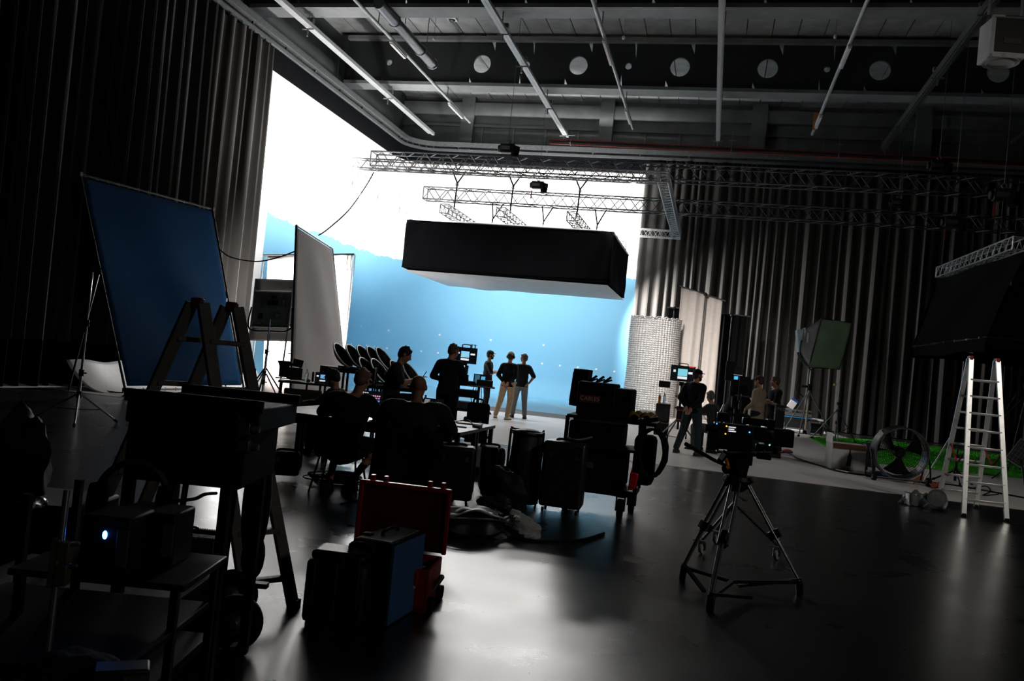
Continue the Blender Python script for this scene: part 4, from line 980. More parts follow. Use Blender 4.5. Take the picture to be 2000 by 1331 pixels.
# ------------------------------------------------------------------ camera trolley beside the near ladder
cp = F(590, 842); cdp = (cp-EYE).dot(fwd); czt = PD(590, 748, cdp).z; crz = cam_rz(cp)
ct = thing('camera_trolley', 'black wheeled trolley with camera gear on top in front of the tall grey screen', 'trolley', (cp.x, cp.y, 0), crz)
WT = 108*cdp/1650
obj('top_shelf', M().box((0, .05, czt), (WT, .55, .035)), BLK, ct, bevel=.006); obj('low_shelf', M().box((0, .05, .3), (WT, .55, .03)), BLK, ct, bevel=.006)
for x in (-.45, 0, .45):
    for y in (-.18, .28): obj('post', M().box((x*WT, y, czt/2+.05), (.035, .035, czt-.1)), BLKM, ct)
for x in (-.45, .45):
    for y in (-.18, .28): obj('caster', M().cyl((x*WT-.02, y, .06), (x*WT+.02, y, .06), .06, n=16).box((x*WT, y, .1), (.05, .05, .06)), RUB, ct)
crz_ = lambda x, y, z=0: V((cp.x, cp.y, z))+RZ(crz) @ V((x, y, 0))
o = thing('cine_camera', 'black cinema camera with a wide round lens hood pointing up on the trolley', 'camera', crz_(-WT*.3, .05, czt+.018), crz)
obj('camera_body', M().box((.06, 0, .13), (.26, .18, .2)), BLK, o, bevel=.015)
obj('lens_hood', M().lathe([(.08, 0), (.085, .18), (.12, .26), (.115, .27), (.07, .2), (.0001, .19)], (-.12, 0, .05), 20), BLK, o)
obj('hood_ring', M().torus((-.12, 0, .32), .117, .007, n=24, k=6), GREY, o)
obj('viewfinder', M().box((.1, -.02, .31), (.17, .05, .13), R=RY(.15)), BLK, o, bevel=.008)
obj('rods', M().cyl((-.25, -.05, .03), (.25, -.05, .03), .009, n=8).cyl((-.25, .05, .03), (.25, .05, .03), .009, n=8), STEEL, o)
obj('handle', M().tube(cat_curve([(0, 0, .23), (.0, 0, .28), (.14, 0, .28), (.14, 0, .23)], 4), .014, 8), BLK, o)
bottle(crz_(-.02, -.05, czt+.018), .22, .032, 'clear bottle between the camera and the small monitor on the trolley')
solo('orange_clamp', M().ell(crz_(0.02, -.14, czt+.05), (.035, .03, .03)), mat('brick_orange', (150, 70, 40), .6), 'small orange clamp lying before the bottle on the camera trolley', 'clamp')
def monitor(name, label, p, rz, w, h, layout, hood=False, handle=True, group='film monitors', tilt=0, th=.06):
    o = thing(name, label, 'monitor', p, rz, group)
    obj('housing', M().box((0, 0, h/2), (w, th, h)), BLK, o, bevel=.01)
    sc__ = obj('screen', M().box((0, -th/2-.001, h/2), (w*.92, .002, h*.86)), SCD, o)
    for c, x0, x1, y0, y1 in layout: obj('screen_patch', M().box((w*(x0+x1-1)/2*.92, -th/2-.003, h*.07+h*.86*(y0+y1)/2), (w*.92*(x1-x0), .001, h*.86*(y1-y0))), lit('px_%d_%d_%d' % c, c, 1.0), sc__)
    if handle: obj('handle', M().tube(cat_curve([(-w*.18, 0, h), (-w*.16, 0, h+.05), (w*.16, 0, h+.05), (w*.18, 0, h)], 4), .01, 8), BLK, o)
    if hood: obj('hood', M().box((0, -.06, h+.06), (w*.5, .015, .12)), BLK, o)
    return o
LAY = [((140, 205, 235), .28, .68, .35, .8), ((225, 228, 232), .28, .68, .14, .28), ((235, 238, 240), .74, .96, .56, .68), ((215, 220, 225), .06, .2, .58, .7)]
mo = monitor('field_monitor', 'small on-set monitor with side grips and a lit picture on the trolley by the ladder', crz_(WT*.27, 0, czt+.018), crz, .27, .19, [((110, 165, 220), .32, .62, .45, .85), ((200, 205, 212), .28, .66, .14, .3), ((225, 228, 230), .06, .2, .6, .75), ((225, 228, 230), .7, .92, .6, .75)], True, False)
for s_ in (-1, 1): obj('side_grip', M().caps((s_*.17, 0, .03), (s_*.17, 0, .17), .02), BLK, mo)
obj('stand_bar', M().box((0, .02, -.005), (.3, .08, .012)), BLK, mo)
cr1 = solo('black_crate', M().box(crz_(-.05, -.35, .58), (.62, .2, .3), crz), mat('black_crate', (16, 17, 18), .6), 'black crate hanging on the front of the camera trolley under its top shelf', 'crate', bevel=.02)
# ------------------------------------------------------------------ bent data cart with monitor and laptops (in front of the three men)
dp_ = F(895, 860); dd = (dp_-EYE).dot(fwd); drz = cam_rz(dp_)
dz = PD(905, 752, dd).z
dc = thing('data_cart', 'black data cart with a thin worktop on a central post, before the standing three', 'cart', (dp_.x, dp_.y, 0), drz)
lx = lambda px: (px-895)*dd/1650
obj('worktop', M().box((lx(905), 0, dz), (.95, .5, .025)), BLK, dc, bevel=.004)
obj('worktop_edge', M().box((lx(925), -.255, dz+.005), (.45, .012, .02)), mat('worn_white_edge', (150, 150, 150), .5), dc)
obj('post', M().box((lx(925), 0, dz/2), (.05, .05, dz)), BLKM, dc); obj('post', M().box((lx(885), .1, dz/2), (.05, .05, dz)), BLKM, dc)
obj('equipment_shelf', M().box((lx(908), 0, dz*.55), (.6, .4, .03)), BLK, dc)
obj('rack_unit', M().box((lx(905), .05, dz*.85), (.42, .36, .14)), BLK, dc, bevel=.006); obj('rack_unit', M().box((lx(890), .02, dz*.64), (.5, .36, .13)), GREY, dc, bevel=.006)
obj('base_frame', M().box((lx(905), 0, .12), (.9, .5, .05)), BLKM, dc)
for x in (-.3, .5):
    for y in (-.2, .2): obj('caster', M().cyl((x-.02, y, .05), (x+.02, y, .05), .05, n=14).box((x, y, .09), (.04, .04, .04)), RUB, dc)
dcp = lambda px, y, z: V((dp_.x, dp_.y, z))+RZ(drz) @ V((lx(px), y, 0))
big = monitor('production_monitor', 'large black production monitor with a handle on top, beside the person in dark clothes', dcp(893, .22, PD(893, 709, dd).z), drz-.15, .42, .30, LAY)
for x in (.1, .16): obj('aerial', M().cyl((x, 0, .3), (x, 0, .36), .01, n=6).box((x, 0, .36), (.05, .02, .012)), BLK, big)
obj('mount_post', M().box((0, .02, -.19), (.08, .05, .38)), BLKM, big)
l3 = laptop(dcp(889, 0, dz+.19), drz-.5, .24, 'small laptop with a white screen under the large production monitor', [((225, 222, 235), .04, .96, .0, 1, 1), ((60, 60, 66), .5, .75, .35, .6, 2)], .1)
l4 = laptop(dcp(928, .05, dz+.013), drz-.2, .3, 'open laptop with a blue picture on its screen at the end of the data cart', [((80, 170, 215), .35, .8, .48, .88, 1), ((60, 110, 130), .1, .9, .05, .4, 4)], .12)
solo('router_box', M().box(dcp(935, -.05, dz+.07), (.3, .2, .11), drz), DGREY, 'dark grey device box in front of the blue screened laptop on the data cart', 'device', bevel=.006)
solo('mixer_box', M().box(dcp(905, -.1, dz+.05), (.22, .2, .07), drz), BLK, 'low black control box on the data cart worktop beside the dark clothed person', 'device', bevel=.006)
solo('charging_case', M().box(dcp(889, -.02, dz+.1), (.26, .22, .18), drz), BLK, 'black box holding up the white screened laptop on the data cart', 'device', bevel=.006)
for k in range(4): cable('data_cable', [dcp(915+k*5, .1, dz-.03), dcp(912+k*7, .05, dz-.25-.05*k), dcp(920+k*4, .02, dz-.4-.05*k), dcp(925+k*2, 0, dz*.5)], .008, RUB, 'black cable looping below the data cart worktop', group='cables under the data cart')
bg = F(932, 838); bgd = dd-.6
q = PD(932, 828, bgd); 
bag = thing('camera_bag', 'bulky black camera bag with a top handle standing before the data cart', 'bag', (q.x, q.y, 0), drz)
hz = PD(932, 787, bgd).z
obj('bag_body', M().box((0, 0, hz/2), (.40, .26, hz)), BLKC, bag, bevel=.06); obj('handle', M().tube(cat_curve([(-.1, 0, hz-.01), (-.09, 0, hz+.06), (.05, 0, hz+.06), (.06, 0, hz-.01)], 4), .014, 8), BLKC, bag)
obj('side_pocket', M().box((-.2, -.02, hz*.4), (.1, .2, hz*.5)), BLKC, bag, bevel=.03); obj('front_pocket', M().box((0, -.14, hz*.35), (.3, .07, hz*.45)), BLKC, bag, bevel=.03)
# ------------------------------------------------------------------ under and beside the table
def suitcase(p, rz, w, d, h, name, label, mt=BLK, handle=True, group='cases round the table', ribs=0, wheels=True):
    o = thing(name, label, 'suitcase', p, rz, group)
    obj('shell', M().box((0, 0, h/2+.04), (w, d, h-.04)), mt, o, bevel=.035)
    if ribs:
        mb = M()
        for i in range(ribs): x = -w/2+.05+(w-.1)*i/(ribs-1); mb.cyl((x, -d/2-.001, .1), (x, -d/2-.001, h-.05), .008, n=6)
        obj('front_ribs', mb, mt, o)
        mb = M()
        for i in range(ribs): x = -w/2+.05+(w-.1)*i/(ribs-1); mb.cyl((x, -d/2+.03, h), (x, d/2-.03, h), .007, n=6)
        obj('top_ribs', mb, mt, o)
    if handle: obj('carry_handle', M().tube(cat_curve([(-.1, 0, h), (-.09, 0, h+.035), (.09, 0, h+.035), (.1, 0, h)], 4), .014, 8), BLK, o)
    if wheels:
        for sx in (-1, 1):
            for sy in (-1, 1): obj('wheel', M().cyl((sx*(w/2-.05)-.012, sy*(d/2-.04), .025), (sx*(w/2-.05)+.012, sy*(d/2-.04), .025), .025, n=12), RUB, o)
    for x in (-w*.3, w*.3): obj('latch', M().box((x, -d/2-.008, h*.82), (.04, .016, .05)), STEEL, o)
    return o
q = F(880, 985); suitcase((q.x, q.y, 0), cam_rz(q), .42, .28, .60, 'black_suitcase', 'black suitcase with rounded corners standing under the end of the work table')
q = F(948, 968); suitcase((q.x, q.y, 0), cam_rz(q)+.1, .18, .3, .55, 'black_suitcase', 'narrow black suitcase standing on end beside the work table leg')
q = F(1094, 1000); suitcase((q.x, q.y, 0), cam_rz(q)-.12, .46, .3, .74, 'ribbed_suitcase', 'large dark grey ribbed suitcase with a carry handle beside the tall black cart', mat('dark_ribbed_shell', (46, 48, 50), .35, .4), ribs=22)
def bin_(px, py, w, h, label):
    q = F(px, py); o = thing('storage_bin', label, 'bin', (q.x, q.y, 0), cam_rz(q), 'blue storage bins')
    obj('tub', M().hexa([(-w*.42, -.14, 0), (w*.42, -.14, 0), (w*.42, .14, 0), (-w*.42, .14, 0)], [(-w/2, -.17, h), (w/2, -.17, h), (w/2, .17, h), (-w/2, .17, h)]), mat('deep_blue_plastic', (18, 44, 110), .4), o, bevel=.01)
    obj('rim', M().box((0, -.18, h), (w+.03, .03, .03)).box((0, .18, h), (w+.03, .03, .03)), BLU, o); return o
bin_(734, 974, .15, .42, 'tall blue plastic bin beside the bald seated person')
bin_(953, 945, .2, .2, 'low blue plastic bin behind the end leg of the work table')
o = thing('padded_case', 'long pale grey padded case with dark rounded ends lying behind the work tables', 'case', (PY(905, 880, 11.0).x, 11.2, 0), .05)
zc_ = PY(905, 868, 11.0).z; wl_ = (PY(968, 880, 11.0)-PY(840, 880, 11.0)).length
obj('grey_body', M().box((0, 0, zc_/2+.03), (wl_, .34, zc_-.06)), mat('pale_grey_vinyl', (150, 150, 148), .6), o, bevel=.05)
for sx in (-1, 1): obj('end_cap', M().cyl((sx*(wl_/2-.03), 0, zc_*.52), (sx*(wl_/2+.05), 0, zc_*.52), zc_*.45, n=20), BLKC, o, bevel=.02)
obj('base', M().box((0, 0, .03), (wl_*.9, .3, .06)), BLK, o)
# laundry style bag stand
q = F(1018, 985); gb = thing('bag_stand', 'dark cloth bag hanging on a thin metal hoop stand beside the ribbed suitcase', 'bag stand', (q.x, q.y, 0), cam_rz(q))
gd = (q-EYE).dot(fwd); gz = PD(1020, 842, gd).z; gw = 34*gd/1650
obj('hoop_frame', M().tube(cat_curve([(-gw, -.15, .0), (-gw, -.15, gz-.05), (-gw+.04, -.15, gz), (gw-.06, -.15, gz-.02), (gw-.02, -.15, gz-.05), (gw-.04, -.15, .0)], 5), .011, 8), BLKM, gb)
obj('hoop_frame', M().tube(cat_curve([(-gw, .15, .0), (-gw, .15, gz-.05), (-gw+.04, .15, gz), (gw-.06, .15, gz-.02), (gw-.02, .15, gz-.05), (gw-.04, .15, .0)], 5), .011, 8), BLKM, gb)
def bagf(u, v):
    a = 2*PI*u; w = gw*.86+.05*math.sin(v*3+u*12)*v; z = gz-.03-(gz-.06)*v
    return V((w*math.cos(a)*(1-.12*v*v), (.16+.06*v)*math.sin(a)+.02*math.sin(u*30+v*4)*v, z))
obj('cloth_bag', M().grid(bagf, 48, 16), mat('dark_grey_bin_bag', (44, 50, 52), .5, bump=.3, scale=6), gb)
obj('bag_lip', M().torus((0, 0, gz-.02), gw*.86, .02, n=28, k=6).ell((0, 0, gz-.02), (gw*.8, .14, .05), 18, 8), mat('scrunched_black', (24, 26, 27), .5, bump=.6, scale=30), gb)
crumple(F(1008, 985)+V((-.05, -.3, 0)), (.24, .18, .24), 21, mat('bin_bag_black', (7, 7, 8), .6, bump=.4, scale=9, spec=.25), 'rubbish_bag', 'full black rubbish bag slumped in front of the hanging cloth bag', 'bag')
# duffel bag, clear plastic bags
q = F(908, 1048); du_ = thing('duffel_bag', 'big open black duffel bag with a pale grey flap lying on the glossy floor', 'bag', (q.x+.0, q.y+.15, 0), cam_rz(q)+.25)
obj('bag_body', M().grid(lambda u, v: V(((u-.5)*.62*(1+.05*math.sin(v*6)), (.5-v)*.42+.02*math.sin(u*7), .015+.2*math.sin(PI*min(max(u, .0), 1))**.35*math.sin(PI*v)**.45+.015*math.sin(u*14+v*5))), 40, 24), mat('black_nylon_bag', (15, 15, 17), .4, bump=.3, scale=9), du_)
obj('grey_flap', M().grid(lambda u, v: V(((u-.5)*.5+.03*v, (.5-v)*.26+.02, .226+.012*math.sin(u*9+v*4)+.012*math.sin(v*8)-.05*(2*u-1)**2-.03*(2*v-1)**2)), 24, 14), mat('grey_lining', (120, 120, 117), .45, bump=.5, scale=9), du_, solid=.004)
obj('zip_edge', M().tube(cat_curve([(-.3, -.05, .12), (-.2, -.19, .16), (.1, -.2, .17), (.3, -.1, .13)], 6), .009, 6), STEEL, du_)
obj('carry_strap', M().tube(cat_curve([(-.25, -.2, .05), (-.1, -.24, .02), (.1, -.235, .025), (.26, -.17, .06)], 6), .014, 6), BLKC, du_)
q = F(1012, 1048); crumple((q.x, q.y+.05, 0), (.17, .13, .11), 31, mat('shiny_clear_film', (196, 198, 198), .16, trans=.25, spec=.9, bump=.8, scale=14, var=.05), 'plastic_bag', 'shiny clear plastic bag lying crumpled on the floor beside the duffel bag', 'plastic bag', .55, 'clear plastic on the floor')
q = F(965, 1000); crumple((q.x, q.y, 0), (.16, .12, .10), 33, mat('grey_plastic_sheet', (40, 44, 45), .35, bump=.8, scale=14), 'folded_cover', 'dark grey shiny cover heaped behind the duffel bag', 'cover', .55)
cable('floor_cable', [F(1000, 1050, .01), F(1040, 1057, .01), F(1090, 1058, .01), F(1140, 1054, .01), F(1180, 1042, .01)], .011, RUB, 'black cable on the floor running from the clear plastic bag under the tall black cart', group='floor cables')
cable('floor_cable', [F(665, 985, .01), F(690, 980, .01), F(720, 976, .01), F(760, 975, .01), F(800, 985, .01)], .009, RUB, 'black cable on the floor behind the red case', group='floor cables')
q = F(656, 941); rnd = random.Random(5)
mb = M()
for i in range(13): mb.torus((q.x+rnd.uniform(-.06, .06), q.y+rnd.uniform(-.08, .08), .014+i*.006), .26+rnd.uniform(-.09, .05), .008, R=RX(rnd.uniform(-.05, .05)) @ RY(rnd.uniform(-.05, .05)), n=30, k=5)
solo('cable_coil', mb, RUB, 'loose coil of black cable on the floor under the person sitting on the tube chair', 'cable')
q = F(555, 938); suitcase((q.x, q.y, 0), cam_rz(q), .3, .22, .3, 'black_box', 'small black box with cables on top on the bright floor beside the near ladder', wheels=False)
# ------------------------------------------------------------------ tall black equipment cart
kp = F(1158, 1005); kd = (kp-EYE).dot(fwd); krz = cam_rz(kp)-.12
KC = thing('tall_cart', 'tall black cart stacked with cases, cables and a red pouch', 'cart', (kp.x, kp.y+.3, 0), krz)
m_ = kd/1650
zz = lambda py, px=1185: PD(px, py, kd).z
obj('base_frame', M().box((.02, 0, .26), (.82, .62, .07)), BLKM, KC, bevel=.008)
for x, y in ((-.32, -.24), (.28, -.26), (-.32, .24), (.36, .22)):
    w = obj('caster', M().cyl((x-.03, y, .1), (x+.03, y, .1), .1, n=20), RUB, KC)
    obj('fork', M().box((x-.045, y, .15), (.012, .07, .16)).box((x+.045, y, .15), (.012, .07, .16)).box((x, y, .225), (.11, .09, .02)), BLKM, w)
for x in (-.38, .42):
    for y in (-.28, .28): obj('post', M().box((x, y, .65), (.04, .04, .76)), BLKM, KC)
obj('low_box', M().box((-.04, 0, .5), (.66, .52, .4)), CART, KC, bevel=.02)
obj('middle_shelf', M().box((.02, 0, .72), (.84, .6, .03)), CART, KC, bevel=.004)
obj('top_shelf', M().box((.1, 0, 1.03), (.98, .6, .035)), CART, KC, bevel=.004)
obj('shelf_rail', M().bar((.35, -.31, 1.04), (.6, -.31, 1.10), .02, .05), BLKM, KC)
obj('cable_hook', M().cyl((.5, -.2, .98), (.62, -.2, .98), .012, n=8), BLKM, KC)
kpt = lambda x, y, z: V((kp.x, kp.y+.3, z))+RZ(krz) @ V((x, y, 0))
def rack_case(x, y, z, w, d, h, label, txt=None, col=None, group='cases on the tall cart'):
    o = thing('transport_case', label, 'case', kpt(x, y, z), krz, group)
    obj('shell', M().box((0, 0, h/2), (w, d, h)), CART, o, bevel=.02)
    obj('lid_seam', M().box((0, -d/2-.001, h*.78), (w*.98, .008, .012)), BLKM, o)
    for s_ in (-.3, .3): obj('latch', M().box((s_*w, -d/2-.008, h*.76), (.05, .014, .06)), BLKM, o)
    if txt:
        L = obj('name_label', M().box((-w*.16, -d/2-.004, h*.5), (w*.55, .006, h*.22)), col, o)
        obj('lettering', text_mesh(txt, h*.17).xf(FACE, (-w*.16, -d/2-.009, h*.5)), mat('pale_print', (190, 180, 172), .6), L, smooth=False)
    return o
rack_case(-.1, 0, 1.05, .42, .45, .37, 'black case with a red and white lettered label on top of the tall black cart', 'CABLES', mat('red_label', (110, 34, 28), .6))
rack_case(.2, .02, 1.05, .2, .42, .33, 'narrow black bin beside the red labelled case on the tall cart')
rack_case(-.06, -.02, .736, .6, .5, .25, 'black case wedged between the two upper shelves of the tall cart')
lbl = solo('grey_label_plate', M().box(kpt(-.16, -.28, .52), (.22, .01, .06), krz), mat('grey_plate', (74, 84, 84), .6), 'small worn grey label plate on the low box of the tall cart', 'label')
cable('white_cable', [kpt(-.36, -.34, .80), kpt(-.3, -.36, .78), kpt(-.2, -.36, .79), kpt(-.08, -.35, .83)], .011, mat('white_cable', (160, 165, 165), .5), 'short white cable hanging across the front of the tall cart', group='cart cables')
rp_ = thing('red_pouch', 'bright red pouch hanging low on the side of the tall black cart', 'pouch', kpt(.40, -.33, .31), krz)
obj('pouch_body', M().hexa([(-.05, -.02, 0), (.03, -.02, .02), (.03, .02, .02), (-.05, .02, 0)], [(-.04, -.02, .2), (.05, -.02, .19), (.05, .02, .19), (-.04, .02, .2)]), mat('signal_red', (210, 22, 16), .5, emit=None), rp_, bevel=.012)
obj('pouch_strap', M().cyl((-.03, 0, .19), (-.02, 0, .26), .008, n=6), RED, rp_)
cl_ = thing('yellow_cloth', 'crumpled yellow and black cloth on the top shelf end of the tall cart', 'cloth', kpt(.42, -.1, 1.05), krz)
obj('folds', M().grid(lambda u, v: V(((u-.5)*.3, (v-.5)*.3, .02+.05*abs(math.sin(u*7+v*3))+.03*math.sin(v*9))), 20, 16), mat('dirty_yellow', (120, 92, 26), .8), cl_, solid=.01)
# flat panel light / monitor standing behind it
pn = thing('panel_light', 'tall thin black panel tilted on a post behind the tall cart', 'panel', kpt(-.36, .46, 0), krz)
zt_, zb_ = zz(722, 1140), zz(802, 1130)
R = RZ(-.9) @ RX(-.06)
obj('panel_back', M().box((0, 0, 0), (.34, .07, zt_-zb_)).xf(R, (-.02, 0, (zt_+zb_)/2)), BLK, pn, bevel=.008)
obj('back_ribs', (lambda q_: [q_.box((-.12+i*.06, -.045, 0), (.02, .03, (zt_-zb_)*.8)) for i in range(5)] and q_)(M()).xf(R, (-.02, 0, (zt_+zb_)/2)), BLKM, pn)
obj('post', M().cyl((0, .02, .3), (0, .02, zb_+.2), .02, n=8), BLKM, pn)
obj('clamp', M().box((.02, -.05, zb_+.12), (.06, .08, .1)).cyl((.0, -.1, zb_+.05), (.12, -.1, zb_+.0), .012, n=6), BLKM, pn)
for k in range(3): solo('spring_clamp', M().bar(kpt(-.22+.08*k, 0, 1.425), kpt(-.14+.08*k, -.02, 1.49), .03, .022).bar(kpt(-.2+.08*k, .02, 1.428), kpt(-.13+.08*k, 0, 1.46), .02, .015), BLK, ('first', 'second', 'third')[k]+' black spring clamp sticking up from the lid of the red labelled case', 'clamp', 'spring clamps on the tall cart')
# coil of cable hung on the side
mb = M(); hk_ = kpt(.55, -.2, .98); rnd = random.Random(8)
for i in range(10):
    cx_ = hk_+RZ(krz) @ V((rnd.uniform(-.03, .03), rnd.uniform(-.04, .06), 0))
    pts = [cx_+RZ(krz) @ V((.15*math.sin(t)+rnd.uniform(-.006, .006), rnd.uniform(-.01, .01), -.24+.24*math.cos(t)*(1+.15*(math.cos(t) < 0)))) for t in [2*PI*j/20 for j in range(20)]]
    mb.tube(pts, .012, 6, closed=True)
solo('hanging_cable_coil', mb, RUB, 'thick coil of black cable hung on the hook at the end of the tall cart', 'cable')
sd_ = solo('black_backpack', M().box(kpt(.47, .05, .62), (.24, .3, .55), krz), BLKC, 'black backpack strapped to the end of the tall cart inside the cable coil', 'backpack', bevel=.06)
# ------------------------------------------------------------------ the side by the far curtain
q = F(1258, 812); sy_ = q.y
q = PY(1262, 812, 31.2)
sr = thing('silver_roll', 'tall curved sheet of silver bubble foil standing at the edge of the blue wall', 'foil sheet', (q.x, 31.2, 0))
sr_h = PY(1262, 620, 31.2).z
def foil(u, v):
    a = PI*(1.02-u*1.04); r = .95-.032*max(abs(math.cos(PI*26*u))**6, abs(math.cos(PI*46*v))**6)+.018*math.sin(v*9+u*4)+.03*math.sin(u*7)
    return V((r*math.cos(a)*(1-.02*v), -r*.8*math.sin(a)+.5, sr_h*v+.012*math.sin(u*60)*(v > .98)))
obj('foil', M().grid(foil, 208, 276), mat('silver_foil', (190, 186, 182), .42, .3, bump=.3, scale=16), sr)
obj('torn_edge', M().grid(lambda u, v: foil(u, 1)+V((.02*math.sin(u*90), -.05*v-.02*math.sin(u*130), .05*math.sin(v*PI)+.03*math.sin(u*70)*v)), 90, 3), mat('silver_foil_edge', (215, 213, 210), .35, .7, bump=.5, scale=20), sr)
def P_(px, py, y): return PY(px, py, y)
def wbox(name, label, cat, px0, px1, py0, py1, y, d, mt, bev=.01, group=None, rz=0):
    a, b = PY(px0, py1, y), PY(px1, py1, y); t = PY(px0, py0, y)
    c = V(((a.x+b.x)/2, y+d/2, 0)); h = t.z
    return solo(name, M().box((c.x, c.y, h/2), (b.x-a.x, d, h), rz), mt, label, cat, group, bevel=bev)
wbox('foam_block', 'white foam block on the floor in front of the silver foil sheet', 'foam block', 1247, 1277, 800, 826, 24.2, .3, WHT)
o = thing('speaker_cabinet', 'black speaker cabinet on a low box beside the silver foil sheet', 'speaker', (PY(1290, 845, 22.3).x, 22.3, 0))
hS = PY(1290, 788, 22.3).z
obj('low_box', M().box((0, .2, hS*.2), (.36, .36, hS*.4)), BLK, o, bevel=.01); obj('cabinet', M().box((0, .2, hS*.7), (.36, .34, hS*.58)), BLK, o, bevel=.015); obj('front_grille', M().box((0, .025, hS*.7), (.3, .02, hS*.5)), DGREY, o)
obj('strip', M().box((0, .0, hS*.4), (.37, .02, .02)), CARD, o)
bp_ = PY(1291, 787, 22.45); bottle((bp_.x-.05, 22.5, hS*.99), .26, .035, 'bottle of orange drink standing on the speaker cabinet', ORG, body=mat('orange_drink', (215, 140, 40), .2))
bottle((bp_.x+.07, 22.55, hS*.99), .3, .035, 'clear bottle beside the orange drink on the speaker cabinet', WHT)
# rolling monitor stand
msb = PY(1322, 852, 21.6); ms = thing('monitor_stand', 'rolling stand with splayed legs and a red battery box, carrying a monitor', 'stand', (msb.x, 21.6, 0), -.05)
mz = PY(1322, 747, 21.6).z
obj('column', M().cyl((0, 0, .25), (0, 0, mz-.02), .03, n=10), BLKM, ms)
for z in (mz*.55, mz*.75): obj('clamp', M().box((0, -.02, z), (.14, .1, .1)).cyl((-.12, 0, z), (.14, 0, z+.03), .02, n=8), BLKM, ms)
for k in range(4):
    a = PI/4+PI/2*k+.3; e = V((.42*math.cos(a), .42*math.sin(a), .12))
    lg = obj('leg', M().cyl((0, 0, .55), e, .02, n=8), STEEL, ms); obj('caster', M().cyl(e+V((-.015, 0, -.06)), e+V((.015, 0, -.06)), .06, n=14), RUB, lg)
obj('battery_box', M().box((.08, -.05, .62), (.26, .2, .34)), BLK, ms, bevel=.01)
for z in (.5, .74): obj('red_strip', M().box((.08, -.155, z), (.26, .012, .03)), RED, ms)
obj('orange_knob', M().cyl((-.05, -.05, mz*.76), (-.05, -.09, mz*.76), .035, n=10), ORG, ms)
obj('tilt_head', M().box((.0, 0, mz-.03), (.12, .1, .1)), BLKM, ms, bevel=.01)
mw = (PY(1347, 730, 21.6)-PY(1299, 730, 21.6)).length; mh = PY(1322, 713, 21.6).z-PY(1322, 744, 21.6).z
m2 = monitor('production_monitor', 'production monitor with a teal picture and a red corner light on the rolling stand', (msb.x, 21.6, mz+.03), cam_rz(msb), mw, mh, [((120, 200, 215), .28, .7, .32, .84), ((222, 228, 228), .28, .7, .1, .28), ((230, 235, 235), .74, .94, .5, .66), ((215, 222, 222), .08, .18, .58, .74)])
obj('tally_light', M().box((mw*.34, -.034, mh*.96), (mw*.2, .006, .03)), lit('tally_red', (220, 40, 40), .8), m2)
o = solo('recorder_box', M().box((msb.x-.42, 21.55, mz-.08), (.28, .08, .16), -.05), BLK, 'small dark box clamped beside the production monitor on the rolling stand', 'device', bevel=.008)
# hanging cloth panels
def panel(name, label, pts, y, mt, pole=None, wv=.05, nf=9, bar=True, cat='cloth'):
    tl, tr2, br2, bl2 = [PY(*p, y) for p in pts]; br2.z = max(br2.z, .02); bl2.z = max(bl2.z, .02)
    o = thing(name, label, cat, ((bl2.x+br2.x)/2, y, 0), 0, 'cloth panels by the far curtain')
    wpart('cloth', M().grid(lambda u, v: (tl*(1-u)+tr2*u)*(1-v)+(bl2*(1-u)+br2*u)*v+V((0, wv*math.sin(u*nf*2+v)+wv*.6*math.sin(u*nf*5+v*2), 0)), 60, 20), mt, o, solid=.004)
    if bar: wpart('top_bar', M().cyl(tl+V((-.08, .0, .02)), tr2+V((.12, 0, .02)), .025, n=8), STEEL, o)
    m__ = (tl+tr2)/2 if pole is None else PY(*pole, y)
    wpart('stand_pole', M().cyl((m__.x, y-.12, .02), (m__.x, y-.12, (tl.z+tr2.z)/2), .022, n=8), STEEL, o)
    for k in range(3): a = 2*PI*k/3; wpart('stand_leg', M().cyl((m__.x, y-.12, .7), (m__.x+.5*math.cos(a), y-.12+.5*math.sin(a), .03), .016, n=6), STEEL, o)
    wpart('pole_clamp', M().ell((m__.x, y-.14, (tl.z+tr2.z)/2-.02), (.07, .06, .07), 10, 7), BLKM, o)
    return o
panel('cloth_panel', 'narrow black cloth panel between the silver foil sheet and the pale panel', [(1307, 602), (1328, 603), (1318, 770), (1300, 766)], 32.6, BLKC, nf=4)
panel('cloth_panel', 'tall pale cloth panel hanging from a slanted bar with a thin pole in front', [(1331, 560), (1411, 589), (1392, 822), (1310, 818)], 32.0, mat('pale_backcloth', (188, 178, 170), .9, var=.05, spec=.1), (1378, 574), nf=6)
panel('cloth_panel', 'wide black cloth panel between the pale panel and the lamp with the green softbox', [(1400, 613), (1459, 619), (1441, 830), (1384, 826)], 33.0, BLKC, nf=8)
# flight case with its lid, white power block
fy = 31.0; fa, fb_ = PY(1516, 836, fy), PY(1582, 845, fy); fw = fb_.x-fa.x; fh = PY(1582, 812, fy).z
fc = thing('flight_case', 'black flight case with silver edges and blue tape line, on casters beyond the crew', 'case', ((fa.x+fb_.x)/2, fy+.4, 0), 0)
obj('body', M().box((0, 0, .16+(fh-.16)*.45), (fw, .8, (fh-.16)*.9)), mat('flight_case_panel', (24, 27, 30), .5), fc, bevel=.01)
mb = M()
for sx in (-1, 1):
    for sy in (-1, 1): mb.box((sx*fw/2, sy*.4, .16+(fh-.16)*.45), (.05, .05, (fh-.16)*.9))
for z in (.17, fh*.92):
    mb.box((0, -.4, z), (fw, .05, .05)).box((0, .4, z), (fw, .05, .05)).box((-fw/2, 0, z), (.05, .8, .05)).box((fw/2, 0, z), (.05, .8, .05))
obj('edge_profiles', mb, ALU, fc)
obj('lid_tray', M().box((.03, 0, fh+.0), (fw*.97, .78, .07)).box((.06, 0, fh+.12), (fw*.9, .7, .05)), ALU, fc, bevel=.01)
